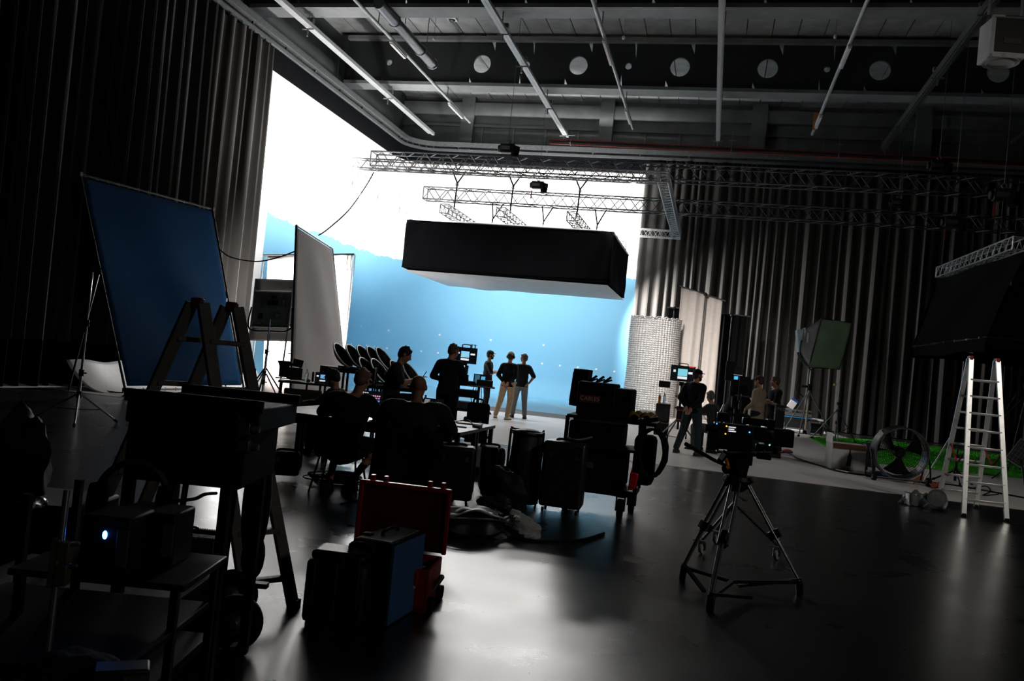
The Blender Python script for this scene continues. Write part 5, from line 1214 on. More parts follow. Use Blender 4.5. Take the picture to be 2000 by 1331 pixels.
obj('blue_band', M().box((0, -.42, fh*.83), (fw, .012, .03)), lit('cyan_tape_glow', (40, 140, 190), .05), fc)  # tape given a faint glow of its own, though it is no lamp
for x in (-.32, .34): obj('latch_plate', M().box((x*fw, -.42, fh*.42), (.14, .02, .16)), GALV, fc, bevel=.004)
for sx in (-.4, .4):
    for sy in (-.25, .25): obj('caster', M().cyl((sx*fw-.03, sy, .07), (sx*fw+.03, sy, .07), .07, n=14).box((sx*fw, sy, .13), (.09, .09, .04)), RUB, fc)
pbk = PY(1541, 800, fy+.3); o = thing('power_block', 'white and blue battery block tilted on top of the flight case', 'battery', (pbk.x, fy+.3, fh+.145), -.1)
R = RY(.5); obj('body', M().box((0, 0, .21), (.26, .2, .34)).xf(R), WHT, o, bevel=.02); obj('blue_top', M().box((0, 0, .36), (.265, .205, .08)).xf(R), BLU, o, bevel=.01)
obj('dark_side', M().box((.14, 0, .22), (.05, .2, .36)).xf(R), BLK, o); obj('handle', M().tube(cat_curve([(-.06, 0, .4), (-.05, 0, .48), (.06, 0, .48), (.07, 0, .4)], 4), .015, 6).xf(R), BLK, o)
wbox('white_platform', 'low white box behind the cable reel next to the flight case', 'box', 1580, 1606, 818, 850, 31.9, .8, WHT)
q = PY(1592, 838, 30.8); o = thing('cable_reel', 'dark cable drum lying between the flight case and the low white box', 'cable reel', (q.x, 30.8, 0), .2)
obj('drum', M().cyl((-.2, 0, .26), (.2, 0, .26), .17, n=18), BLKM, o)
for s_ in (-1, 1): obj('flange', M().cyl((s_*.22-.01, 0, .26), (s_*.22+.01, 0, .26), .24, n=20), mat('worn_dark', (50, 54, 54), .5), o)
obj('frame_bar', M().cyl((-.4, 0, .5), (.4, 0, .5), .014, n=8).cyl((-.4, 0, .5), (-.4, 0, .02), .014, n=8).cyl((.4, 0, .5), (.4, 0, .02), .014, n=8), BLKM, o)
q = PY(1614, 846, 30.6); solo('rubber_wheel', M().torus((q.x, 30.5, .24), .17, .06, R=RY(PI/2-.4), n=22, k=8), RUB, 'small rubber wheel leaning at the foot of the lamp stand with the green softbox', 'wheel')
# lamp with green-grey softbox on its stand
sy0 = 29.0; sbp = PY(1574, 832, sy0); sbp.z = .034
lh = PY(1576, 722, sy0).z
sl = thing('softbox_lamp', 'lamp with a grey green softbox on a tall chrome stand before the far curtain', 'film light', sbp, 0)
obj('stand_tube', M().cyl((0, 0, .25), (.0, 0, 1.6), .035, n=10), mat('worn_wood_pole', (178, 160, 138), .5), sl); obj('stand_tube', M().cyl((0, 0, 1.55), (0, 0, lh+.1), .026, n=10), CHR, sl)
obj('stand_collar', M().cyl((0, 0, 1.5), (0, 0, 1.72), .07, n=12).box((-.14, 0, 1.62), (.2, .06, .08)), BLKM, sl)
for k in range(3):
    a = PI*.08+2*PI*k/3; e = V((.95*math.cos(a), .6*math.sin(a), .04)); lg = obj('leg', M().cyl((.0, 0, 1.5), e, .02, n=8), GALV, sl); obj('foot', M().ell(e, (.04, .04, .04), 8, 6), RUB, lg)
W_ = lambda px, py, y=sy0: PY(px, py, y)-sbp
bk = [W_(1574, 640, sy0-.55), W_(1562, 690, sy0-.55), W_(1566, 692, sy0+.35), W_(1577, 642, sy0+.35)]
near = [W_(1605, 623, sy0-.6), W_(1579, 718, sy0-.6)]; far = [W_(1664, 632, sy0-.2), W_(1641, 723, sy0-.2)]
A1, A2 = W_(1605, 623, sy0-.7), W_(1580, 718, sy0-.7)      # mouth edges nearer
Bk1, Bk2 = W_(1570, 645, sy0-.3), W_(1563, 688, sy0-.3); Bk3, Bk4 = W_(1576, 641, sy0+.3), W_(1568, 692, sy0+.3)
M1, M2 = W_(1664, 631, sy0-.1), W_(1640, 722, sy0-.1); M3, M4 = M1+V((-.55, .95, .1)), M2+V((-.55, .95, -.05))
SBG = mat('softbox_green_grey', (150, 172, 150), .8, var=.12, bump=.2, scale=3); SBD = mat('softbox_dark_grey', (96, 96, 93), .8)
def face4(p, q_, r, s_): return lambda u, v: (p*(1-u)+q_*u)*(1-v)+(s_*(1-u)+r*u)*v
obj('softbox_side', M().grid(face4(Bk1, A1, A2, Bk2), 8, 8), SBD, sl, solid=.006)
obj('softbox_front_side', M().grid(lambda u, v: face4(A1, M1, M2, A2)(u, v)+V((0, .02*math.sin(u*9+v*4), .0)), 14, 14), SBG, sl, solid=.006)
obj('softbox_top', M().grid(face4(Bk1, A1, M1, Bk3), 8, 8), SBD, sl, solid=.006); obj('softbox_bottom', M().grid(face4(Bk2, A2, M2, Bk4), 8, 8), SBD, sl, solid=.006)
obj('softbox_far_side', M().grid(face4(Bk3, M1, M2, Bk4), 8, 8), SBD, sl, solid=.006)
mb = M()
for a_, b2 in ((A1, A2), (A1, M1), (A2, M2), (M1, M2), (Bk1, A1), (Bk2, A2)): mb.cyl(a_, b2, .014, n=6)
obj('softbox_rods', mb, BLKM, sl)
hc = (Bk1+Bk2+Bk3+Bk4)/4
obj('lamp_head', M().box(hc+V((-.1, 0, 0)), (.22, .6, (Bk1-Bk2).length*1.0), R=RY(-.15)), mat('pale_lamp_head', (150, 172, 180), .4, .3), sl, bevel=.02)
obj('speed_ring', M().box(hc+V((.03, 0, 0)), (.04, .72, (Bk1-Bk2).length*1.15), R=RY(-.15)), ALU, sl)
obj('yoke', M().tube(cat_curve([hc+V((-.1, -.36, 0)), hc+V((-.08, -.36, -.5)), V((0, 0, lh-.05)), hc+V((-.08, .36, -.5)), hc+V((-.1, .36, 0))], 6), .022, 8), BLKM, sl)
obj('white_tag', M().box((A1+A2)/2+V((-.25, -.02, .15)), (.05, .01, .3)), WFAB, sl)
cable('lamp_cable', [PY(1566, 700, sy0), PY(1562, 735, sy0), PY(1556, 760, sy0), PY(1569, 776, sy0)], .016, RUB, 'black cable hanging from the lamp head with the green softbox', group='hanging cables')
# stand with a tennis ball
tbp = PY(1631, 856, 28.2); tbp.z = .034; th_ = PY(1640, 752, 28.2).z
ts = tripod_stand('reference_stand', 'slim steel stand holding out a small yellow ball, on the green turf', tbp, th_, .75, .95, GALV, .022)
bq = PY(1630.5, 752, 28.2); obj('ball_arm', M().cyl((0, 0, th_), (bq.x-tbp.x, 0, bq.z), .006, n=6), BLKM, ts)
solo('yellow_ball', M().ell(bq, (.05, .05, .05), 14, 9), mat('tennis_yellow', (205, 210, 110), .8), 'small yellow tennis ball held out beside the top of the slim steel stand', 'ball')
# turf
tu = [F(1579, 855), F(1631, 884), F(1678, 902), F(1752, 911), F(2005, 937), F(2080, 946), F(2080, 905), F(1720, 861)]
turf = solo('artificial_turf', M().prism([(p.x, p.y) for p in tu], .007, .03), mat('green_turf', (70, 165, 50), .95, var=.3, scale=1.5, bump=.6, spec=.05), 'strip of bright green artificial turf on the floor behind the fan and the aluminium ladder', 'turf')
rnd = random.Random(3); mb = M()
def intu(x, y):
    c = False; n = len(tu)
    for i in range(n):
        a, b = tu[i], tu[i-1]
        if (a.y > y) != (b.y > y) and x < (b.x-a.x)*(y-a.y)/(b.y-a.y)+a.x: c = not c
    return c
k = 0
while k < 5000:
    x, y = rnd.uniform(3, 9.5), rnd.uniform(21, 31)
    if not intu(x, y): continue
    k += 1; a = rnd.uniform(0, 6.28); dx, dy = .02*math.cos(a), .02*math.sin(a); lx_, ly_ = rnd.uniform(-.02, .02), rnd.uniform(-.02, .02)
    mb.add([(x-dx, y-dy, .025), (x+dx, y+dy, .025), (x+lx_, y+ly_, .065)], [(0, 1, 2)])
tg = obj('turf_blades', mb.xf(t=-V(turf.location)), MATS['green_turf'], turf); tg['kind'] = 'stuff'
solo('brown_card_scrap', M().box(F(1630, 866)+V((0, 0, .045)), (.5, .3, .02), .4), CARD, 'flat piece of brown cardboard lying on the green turf by the slim stand', 'cardboard')
# white carton
c0, c1_ = F(1632, 920), F(1672, 921); cy = (c0.y+c1_.y)/2
cbx = thing('cardboard_box', 'tall white cardboard box with open brown flaps at the edge of the green turf', 'box', ((c0.x+c1_.x)/2, cy+.25, 0), .12)
cw = (c1_-c0).length; chh = PY(1655, 868, cy).z
obj('box_front', M().box((0, -.24, chh/2), (cw, .02, chh)).box((0, .24, chh/2), (cw, .02, chh)).box((-cw/2, 0, chh/2), (.02, .5, chh)).box((cw/2, 0, chh/2), (.02, .5, chh)).box((0, 0, .02), (cw, .5, .02)), mat('white_carton', (196, 196, 196), .8, var=.05), cbx, bevel=.002)
obj('flap', M().box((0, -.265, chh-.05), (cw, .012, .1), R=RX(-.25)), mat('brown_flap', (84, 50, 36), .9), cbx); obj('flap', M().box((cw/2+.05, 0, chh-.02), (.11, .46, .012), R=RY(.6)), MATS['brown_flap'], cbx)
obj('flap', M().box((-cw/2-.02, 0, chh+.09), (.012, .48, .2)), WHT, cbx)
obj('printed_figure', M().prism([(-.02, .0), (.07, .0), (.08, .18), (.055, .26), (.04, .42), (.03, .42), (.02, .26), (-.005, .18)], 0, .004, FACE, (-.02, -.252, .1)), mat('dark_print', (30, 32, 34), .8), cbx)
# vacuum canister
vq = F(1697, 921); vq.z = 0; vc = thing('vacuum_cleaner', 'upright dark vacuum cleaner with a blue lid between the white box and the fan', 'vacuum cleaner', vq+V((0, .15, 0)))
vh = PY(1697, 866, vq.y).z
obj('canister', M().lathe([(.12, .08), (.15, .1), (.15, vh*.72), (.13, vh*.76)], n=20), mat('dark_steel_can', (46, 48, 54), .3, .7), vc)
obj('motor_lid', M().lathe([(.155, vh*.72), (.155, vh*.82), (.12, vh*.95), (.04, vh)], n=20), mat('deep_blue_lid', (30, 48, 86), .4), vc)
obj('chrome_clips', M().box((-.155, 0, vh*.5), (.025, .05, vh*.7)).box((.15, -.05, vh*.5), (.02, .04, vh*.7)), CHR, vc)
obj('handle', M().tube(cat_curve([(-.08, 0, vh*.95), (-.06, 0, vh*1.05), (.06, 0, vh*1.05), (.08, 0, vh*.95)], 4), .012, 6), BLK, vc)
for sx, sy in ((-.11, -.1), (.11, -.1), (0, .13)): obj('caster', M().cyl((sx-.015, sy, .04), (sx+.015, sy, .04), .04, n=12).box((sx, sy, .08), (.03, .03, .04)), RUB, vc)
solo('blue_sandbag', M().ell(F(1718, 933)+V((0, .05, .06)), (.2, .11, .06), 16, 9), mat('blue_bag', (24, 66, 110), .7, bump=.2), 'small blue bag lying on the floor under the edge of the drum fan', 'bag')
# drum fan
fl, fr_ = F(1712, 940), F(1792, 948); fcx = (fl+fr_)/2; frad = .47; fq = V((fcx.x+.04, fcx.y+.22, 0))
fan = thing('drum_fan', 'large black drum fan in a wheeled tube frame in front of the green turf', 'fan', fq, .12)
fzc = .56
FR = RX(PI/2+.08)
obj('drum', M().lathe([(frad, -.16), (frad+.02, -.16), (frad+.02, .16), (frad, .16), (frad, -.16)], (0, 0, fzc), 40, FR, cap=False), BLKM, fan)
obj('rim', M().torus((0, 0, 0), frad+.01, .018, n=40, k=6).xf(FR, V((0, 0, fzc))+FR @ V((0, 0, .16))), mat('dull_rim', (88, 90, 90), .35, .6), fan)
g1 = M()
for k in range(11): g1.torus((0, 0, .17), .06+k*.038, .003, n=36, k=4)
for k in range(24): a = 2*PI*k/24; g1.cyl((.05*math.cos(a), .05*math.sin(a), .17), (frad*math.cos(a), frad*math.sin(a), .165), .003, n=4)
obj('wire_guard', g1.xf(FR, (0, 0, fzc)), BLKM, fan)
for k in range(3):
    a = 2*PI*k/3+.5; bl_ = M().grid(lambda u, v, a=a: V(((.08+.34*u)*math.cos(a+(v-.5)*.95*(.6+.6*u)), (.08+.34*u)*math.sin(a+(v-.5)*.95*(.6+.6*u)), .07*(v-.5)*2+.0)), 8, 8).xf(FR, (0, 0, fzc))
    obj('blade', bl_, BLKM, fan, solid=.006)
obj('motor', M().lathe([(.02, -.15), (.1, -.13), (.1, .05), (.07, .09), (.02, .1)], (0, 0, fzc), 18, FR), BLKM, fan)
for s_ in (-1, 1):
    obj('side_frame', M().tube(cat_curve([(s_*.5, -.22, .02), (s_*.52, -.2, .2), (s_*.52, 0, fzc), (s_*.52, .2, .2), (s_*.5, .24, .03)], 5), .016, 8), BLKM, fan)
    w = obj('wheel', M().cyl((s_*.46, -.22, .08), (s_*.52, -.22, .08), .08, n=18), RUB, fan); obj('hub', M().cyl((s_*.455, -.22, .08), (s_*.525, -.22, .08), .035, n=12), CHR, w)
obj('cross_tube', M().cyl((-.5, .24, .03), (.5, .24, .03), .016, n=8).cyl((-.5, -.22, .08), (.5, -.22, .08), .012, n=8), BLKM, fan)
obj('bolt', M().cyl((s_*-.40, -.18, fzc+.33), (s_*-.44, -.19, fzc+.38), .05, n=4), CHR, fan)
solo('orange_cloth', M().grid(lambda u, v: F(1785+60*u, 936+6*u+10*v-5*math.sin(u*7), .02)+V((0, 0, .05*abs(math.sin(u*9+v*4))*math.sin(PI*u))), 26, 8), mat('rust_cloth', (150, 70, 38), .9, bump=.2), 'rust orange cloth lying on the floor between the drum fan and the ladder', 'cloth')
q1_, q2_ = F(1802, 944), PD(1855, 856, (F(1802, 944)-EYE).dot(fwd)+.3)
solo('leaning_rod', M().cyl(q1_, q2_, .014, n=8), ALU, 'thin aluminium rod leaning between the drum fan and the ladder', 'rod')
# ------------------------------------------------------------------ aluminium double ladder
L1, L2 = F(1882, 1010), F(1966, 1020); R2 = F(1906, 993); tz = PD(1900, 700, (L1-EYE).dot(fwd)+.45).z
wv_ = L2-L1; wv_.z = 0; R1 = R2-wv_*.98
ap = ((L1+L2)/2+(R1+R2)/2)/2; wd_ = wv_.normalized()
lad = thing('step_ladder', 'bright aluminium double step ladder with red caps and red straps, beside the clear plastic coil', 'ladder', (ap.x, ap.y, 0))
tp1, tp2 = V((ap.x, ap.y, tz))-wd_*.185, V((ap.x, ap.y, tz))+wd_*.185
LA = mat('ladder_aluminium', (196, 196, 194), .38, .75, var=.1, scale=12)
fo = (R1-L1).normalized()*.05
st4 = {('f', 0): (L1, tp1-fo), ('f', 1): (L2, tp2-fo), ('r', 0): (R1, tp1+fo), ('r', 1): (R2, tp2+fo)}
for k, (a, b) in st4.items():
    wpart('stile', M().bar(a+V((0, 0, .02)), b, .028, .07, wd_), LA, lad, bevel=.004); wpart('foot', M().box(a+V((0, 0, .025)), (.045, .08, .05)), RUB, lad)
for s_ in 'fr':
    for i in range(8):
        t = .105+i*.108; p = st4[(s_, 0)]; r_ = st4[(s_, 1)]
        wpart('rung', M().bar(p[0]+(p[1]-p[0])*t, r_[0]+(r_[1]-r_[0])*t, .034, .034), LA, lad, bevel=.006)
for p in (tp1, tp2): wpart('red_cap', M().bar(p-fo*1.5+V((0, 0, .01)), p+fo*1.5+V((0, 0, .01)), .045, .06), RED, lad, bevel=.008)
for k in (0, 1):
    a = st4[('f', k)]; b = st4[('r', k)]; p = a[0]+(a[1]-a[0])*.42; r_ = b[0]+(b[1]-b[0])*.42
    wpart('red_strap', M().tube(cat_curve([p, p*.7+r_*.3+V((0, 0, -.16)), (p+r_)/2+V((0, 0, -.22)), p*.3+r_*.7+V((0, 0, -.14)), r_], 5), .014, 6), REDC, lad)
# clear plastic coil on the floor
pq = F(1806, 992); pc = thing('plastic_wrap_roll', 'roll and crumple of clear plastic wrap on the black floor before the ladder', 'plastic wrap', (pq.x, pq.y, 0), -.3)
obj('roll', M().lathe([(.05, -.16), (.13, -.16), (.14, -.1), (.135, .1), (.13, .16), (.05, .16)], (.16, 0, .14), 26, RX(PI/2-.3)), PLAS, pc)
mb = M().ell((-.12, .02, .1), (.2, .12, .1), 26, 14)
for i, p in enumerate(mb.v): mb.v[i] = V((p.x, p.y, max(.004, p.z+.03*math.sin(p.x*40+p.y*30)+.02*math.sin(p.y*60))))
obj('loose_film', mb, PLAS, pc)
obj('film_edge', M().grid(lambda u, v: V((-.36+.36*u, -.1+.05*math.sin(u*9), .02+.18*math.sin(PI*u)*v+.01*math.sin(u*25))), 20, 6), PLAS, pc)
# work lamp and stands behind the ladder
wl = F(1990, 945); wl.z = 0; wlo = thing('work_lamp', 'flat work lamp with a wire grid on a dark tripod past the ladder', 'lamp', wl)
wz = PY(1985, 885, wl.y).z
obj('lamp_panel', M().box((0, 0, wz), (.34, .05, .5), R=RZ(-.4) @ RY(.5)), mat('lamp_glass', (60, 64, 66), .25, .3), wlo, bevel=.01)
mb = M()
for i in range(5): mb.box((-.14+.07*i, -.03, 0), (.008, .008, .46))
for i in range(5): mb.box((0, -.03, -.2+.1*i), (.32, .008, .008))
obj('wire_grid', mb.xf(RZ(-.4) @ RY(.5), (0, 0, wz)), GALV, wlo); obj('frame', M().box((-.18, 0, 0), (.02, .07, .52)).box((.18, 0, 0), (.02, .07, .52)).box((0, 0, .26), (.36, .07, .02)).box((0, 0, -.26), (.36, .07, .02)).xf(RZ(-.4) @ RY(.5), (0, 0, wz)), ALU, wlo)
obj('stem', M().cyl((0, 0, .3), (0, 0, wz-.1), .018, n=8), BLKM, wlo)
for k in range(3): a = 2*PI*k/3+.4; obj('leg', M().cyl((0, 0, .55), (.55*math.cos(a), .55*math.sin(a), .02), .016, n=8), BLKM if k else CHR, wlo)
gs = F(1862, 948); gs.z = 0
tripod_stand('grip_stand', 'short dark grip stand seen through the rungs of the aluminium ladder', gs+V((.1, .3, 0)), PY(1862, 868, gs.y).z, .4, .25, BLKM, .022)
fs = F(2010, 935); fs.z = 0
fl_ = thing('flag_frame', 'dim wire frame with a thin arm in the dark beside the bright ladder', 'frame', fs+V((0, 1.5, 0)))
zf = lambda px, py: PY(px, py, fs.y+1.5)-(fs+V((0, 1.5, 0)))
obj('frame_wire', M().cyl(zf(1955, 820), zf(2000, 775), .012, n=6).cyl(zf(1965, 800), zf(1985, 770), .01, n=6).cyl(zf(2000, 750), zf(2002, 775), .016, n=6), STEEL, fl_); obj('stand', M().cyl((0, 0, 0), zf(2005, 772), .02, n=8), BLKM, fl_)
lh2 = PY(1885, 682, 24.0); o = thing('lamp_bracket', 'small chrome lamp bracket under the black cloth box above the ladder', 'bracket', lh2+V((0, 0, -.1)))
obj('hook', M().torus((0, 0, .16), .06, .02, R=RX(PI/2), n=12, k=5).cyl((0, 0, .1), (0, 0, .38), .015, n=6), BLKM, o); obj('chrome_knob', M().box((0, 0, .06), (.3, .08, .08)).cyl((-.2, 0, .1), (.2, .05, .02), .03, n=8), CHR, o)
hang = PY(1880, 735, 22); solo('hanging_rod', M().cyl(PY(1882, 706, 22), PY(1877, 762, 22), .012, n=6), GALV, 'thin grey rod hanging down beside the top of the aluminium ladder', 'rod')
# floor cables on the white stage
cable('floor_cable', [F(*p, .016) for p in ((1500, 868), (1538, 885), (1560, 897), (1600, 910), (1640, 922), (1700, 930), (1790, 940), (1860, 948), (1940, 962), (2010, 975))], .02, RUB, 'black cable running along the white floor edge past the fan and the ladder', group='floor cables')
cable('floor_cable', [F(*p, .016) for p in ((1540, 889), (1580, 902), (1620, 914), (1660, 924))], .014, STEEL, 'grey cable beside the red connector on the white floor', group='floor cables')
cable('floor_cable', [F(*p, .016) for p in ((1895, 955), (1925, 950), (1935, 960), (1920, 968), (1950, 966))], .01, RUB, 'thin black cable curling on the white floor behind the ladder', group='floor cables')
solo('red_connector', M().ell(F(1537, 886)+V((0, 0, .05)), (.12, .07, .05), 14, 8), mat('red_tape', (170, 50, 44), .6), 'red taped cable connector lying on the white floor below the camera lens', 'connector')
# ------------------------------------------------------------------ near cinema camera on its tripod
tf = [F(1332, 1133), F(1386, 1196), F(1562, 1163)]
for t in tf: t.z = 0
tc_ = PD(1440, 938, 6.75); th0 = V((tc_.x, tc_.y, 0))
tri = thing('camera_tripod', 'large tripod with chrome twin tube legs and a ground spreader, standing on the black floor', 'tripod', th0)
bz = tc_.z
CT = mat('tripod_chrome', (150, 152, 154), .25, .9)
for t in tf:
    top = V((th0.x, th0.y, bz))+(t-th0).normalized()*.07; foot = t+V((0, 0, .09)); d = foot-top
    sd2 = d.cross(V((0, 0, 1))).normalized()*.032; mid = top+d*.52
    lg = wpart('leg', M().cyl(top+sd2, mid+sd2+d*.06, .0125, n=10).cyl(top-sd2, mid-sd2+d*.06, .0125, n=10), CT, tri)
    def sub(name, mb, mt, **k): return obj(name, mb.xf(t=-th0), mt, lg, **k)
    sub('lower_leg', M().cyl(mid, foot, .012, n=10).cyl(mid+sd2*.75, foot+sd2*.4, .010, n=10), CT)
    sub('leg_lock', M().bar(mid-d*.03, mid+d*.05, .1, .05, sd2), BLKM, bevel=.006)
    sub('leg_lock', M().bar(top-d*.02, top+d*.04, .1, .06, sd2), BLKM, bevel=.006)
    sub('foot_block', M().bar(foot-d*.03, t+V((0, 0, .002)), .05, .05), BLK, bevel=.008)
wpart('bowl', M().lathe([(.05, bz-.09), (.1, bz-.05), (.11, bz+.0), (.09, bz+.03)], (th0.x, th0.y, 0), 20), BLK, tri)
cs = (tf[0]+tf[1]+tf[2])/3+V((0, 0, .1)); sp_ = M()
for t in tf: sp_.bar(cs, t+V((0, 0, .1)), .035, .025)
wpart('ground_spreader', sp_, BLK, tri)
for k in range(3): a, b = tf[k], tf[(k+1) % 3]; wpart('spreader_bar', M().bar(a+V((0, 0, .12)), (a+b)/2*.75+cs*.25+V((0, 0, .0)), .028, .022), BLK, tri)
# rolling base behind it with three casters
rb0 = F(1425, 1068); rb0.z = 0
rb_ = thing('rolling_base', 'three armed rolling base with bright casters just behind the big tripod', 'dolly', rb0)
for (px, py) in ((1370, 1082), (1398, 1062), (1516, 1094)):
    e = F(px, py); e.z = 0; e = e-rb0
    ar = obj('arm', M().cyl((0, 0, .42), e+V((0, 0, .13)), .013, n=8), CT if px > 1400 else BLKM, rb_)
    obj('caster_wheel', M().lathe([(.02, -.016), (.045, -.015), (.05, 0), (.045, .015), (.02, .016)], e+V((0, 0, .05)), 20, RY(PI/2) @ RX(.5)), mat('grey_tyre', (170, 172, 172), .45), ar)
    obj('caster_fork', M().box(e+V((0, 0, .1)), (.05, .05, .035)).box(e+V((.03, 0, .07)), (.008, .03, .07)).box(e+V((-.03, 0, .07)), (.008, .03, .07)).box(e+V((-.05, 0, .115)), (.08, .02, .01)), GALV, ar)
obj('column', M().cyl((0, 0, .3), (.02, 0, .72), .02, n=10), CT, rb_)
obj('brake_handle', M().cyl((0, 0, .5), (.12, -.02, .46), .012, n=8).box((.1, 0, .46), (.05, .04, .02)), GALV, rb_)
# fluid head and pan bar
hd_ = thing('fluid_head', 'black fluid head with an orange ring and a long pan bar, on the big tripod', 'tripod head', V((th0.x, th0.y, bz+.03)))
obj('head_body', M().lathe([(.07, 0), (.075, .05), (.085, .1), (.085, .2), (.07, .24)], n=20).box((0, 0, .18), (.2, .16, .16)), BLK, hd_, bevel=.01)
hcm = PD(1420, 905, 6.55)-V(hd_.location)
obj('orange_ring', M().torus(hcm, .035, .014, R=RY(1.2), n=18, k=8, a0=-.3, a1=2.6), ORG, hd_)
ph = PD(1340, 868, 6.4)-V(hd_.location)
obj('pan_bar', M().tube([(-.06, 0, .06), (-.2, -.03, .11), tuple(ph)], [.013, .015, .017], 10), BLK, hd_)
obj('rosette_clamp', M().cyl((-.09, -.03, .05), (-.09, .04, .05), .04, n=16).box(hcm+V((-.035, 0, .045)), (.05, .04, .1), R=RY(.5)), BLKM, hd_)
obj('white_level_tag', M().box(hcm+V((-.04, -.025, .05)), (.03, .004, .055), R=RY(.5)), mat('pale_tag', (190, 190, 184), .5), hd_)
cb = PD(1446, 858, 6.65); kz = bz+.27
cm_ = thing('cine_camera', 'black cinema camera with a big box lens and lit readout on the near tripod', 'camera', V((th0.x, th0.y, kz)), .06)
rel = lambda px, py, dep=6.62: RZ(-.06) @ (PD(px, py, dep)-V((th0.x, th0.y, kz)))
def cbox(name, p0, p1, d, mt, par=cm_, bev=.008, dep=6.62):
    a, b = rel(*p0, dep), rel(*p1, dep); c = (a+b)/2
    return obj(name, M().box((c.x, c.y+d/2, c.z), (abs(b.x-a.x), d, abs(a.z-b.z))), mt, par, bevel=bev)
cbox('camera_body', (1396, 826), (1468, 884), .17, BLK); cbox('battery', (1384, 838), (1404, 880), .12, BLK)
cbox('base_plate', (1400, 882), (1490, 894), .12, BLKM); cbox('lens_barrel', (1466, 834), (1512, 868), .13, BLK, bev=.03)
cbox('matte_box', (1510, 838), (1549, 876), .2, BLK); cbox('top_flag', (1500, 820), (1512, 840), .16, BLKM, bev=.003)
cbox('top_receiver', (1402, 806), (1424, 826), .1, BLKM); cbox('top_plate_box', (1452, 816), (1500, 834), .1, BLKM); cbox('side_pod', (1480, 884), (1506, 900), .08, BLK)
cbox('lens_motor', (1478, 868), (1520, 888), .08, BLKM); cbox('teal_cover_plate', (1452, 858), (1482, 868), .02, mat('teal_glass', (40, 80, 96), .2), bev=.002)
rd = cbox('readout', (1421, 832), (1438, 846), .004, SCD, bev=0, dep=6.6)
for k in range(3): obj('readout_row', (lambda a, b: M().box(((a.x+b.x)/2, a.y-.002, (a.z+b.z)/2), (b.x-a.x, .002, .008)))(rel(1423, 835+k*4, 6.59), rel(1437-3*(k == 1), 835+k*4, 6.59)), SCW, rd)
for (px, py, c, s_) in ((1419, 833, (255, 170, 40), 3), (1417, 848, (250, 190, 60), 2), (1464, 845, (60, 140, 255), 5), (1400, 828, (60, 150, 230), 2), (1503, 870, (110, 240, 190), 2)): obj('indicator_light', M().ell(rel(px, py, 6.58), (.006, .004, .006), 8, 6), lit('led_%d_%d_%d' % c, c, s_), cm_)
obj('top_handle', M().tube(cat_curve([rel(1410, 826), rel(1412, 812), rel(1460, 812), rel(1462, 826)], 4), .011, 8), BLK, cm_)
obj('lens_rods', M().cyl(rel(1400, 884), rel(1548, 884), .008, n=8).cyl(rel(1400, 884, 6.74), rel(1548, 884, 6.74), .008, n=8), STEEL, cm_)
obj('cable_loop', M().tube(cat_curve([rel(1478, 880), rel(1484, 893), rel(1497, 892), rel(1502, 882)], 5), .005, 6).tube(cat_curve([rel(1400, 840), rel(1392, 825), rel(1402, 818), rel(1412, 826)], 5), .005, 6), RUB, cm_)
obj('red_button', M().ell(rel(1492, 882, 6.58), (.009, .005, .009), 8, 6), RED, cm_)
obj('side_arm', M().cyl(rel(1398, 826), rel(1399, 800), .006, n=6).cyl(rel(1446, 812), rel(1446, 770, 6.7), .007, n=6), STEEL, cm_)
obj('eyepiece', M().lathe([(.02, 0), (.03, .05), (.028, .09)], rel(1400, 838), 14, RY(-PI/2)), BLK, cm_)
# ------------------------------------------------------------------ far cinema camera on a dolly, worked by the operator
fd = 20.0; fp = F(1438, 872); fp = PY(1440, 872, 20.5); fp.z = 0
fcam = thing('dolly_camera', 'black cinema camera rig on a dolly with a small lit monitor, beside its operator', 'camera', fp)
r2 = lambda px, py, y=20.5: PY(px, py, y)-fp
def fbox(name, p0, p1, d, mt, bev=.015, y=20.5): a, b = r2(*p0, y), r2(*p1, y); c = (a+b)/2; return obj(name, M().box((c.x, c.y+d/2, c.z), (abs(b.x-a.x), d, abs(a.z-b.z))), mt, fcam, bevel=bev)
fbox('camera_body', (1428, 738), (1468, 778), .4, BLK); fbox('matte_box', (1445, 735), (1462, 785), .3, BLK, y=20.3)
fbox('film_magazine', (1419, 705), (1434, 745), .25, BLK); fbox('top_monitor', (1434, 716), (1449, 736), .06, DGREY)
sm = fbox('lit_monitor', (1433, 732), (1450, 742), .03, SCD, .004, 20.42)
obj('lit_picture', (lambda a, b: M().box(((a.x+b.x)/2, a.y-.01, (a.z+b.z)/2), (b.x-a.x, .01, a.z-b.z)))(r2(1434, 735, 20.4), r2(1441, 742, 20.4)), lit('pic_blue', (70, 170, 230), 1.2), sm); obj('lit_bar', (lambda a, b: M().box(((a.x+b.x)/2, a.y-.01, (a.z+b.z)/2), (b.x-a.x, .01, a.z-b.z)))(r2(1433, 732, 20.4), r2(1450, 734, 20.4)), SCW, sm)
fbox('head', (1430, 776), (1460, 800), .3, BLKM); fbox('dolly_column', (1434, 798), (1456, 850), .3, BLK); fbox('dolly_deck', (1396, 848), (1474, 864), .6, BLKM)
obj('chrome_post', M().cyl(r2(1447, 770, 20.3), r2(1444, 800, 20.3), .025, n=8), CHR, fcam); obj('rods', M().cyl(r2(1436, 772, 20.3), r2(1470, 776, 20.3), .015, n=6), STEEL, fcam)
for px in (1402, 1468):
    for y in (20.6, 21.1): obj('wheel', M().cyl(r2(px-2, 868, 20.6)+V((0, y-20.6, .02)), r2(px+2, 868, 20.6)+V((0, y-20.6, .02)), .09, n=16), RUB, fcam)
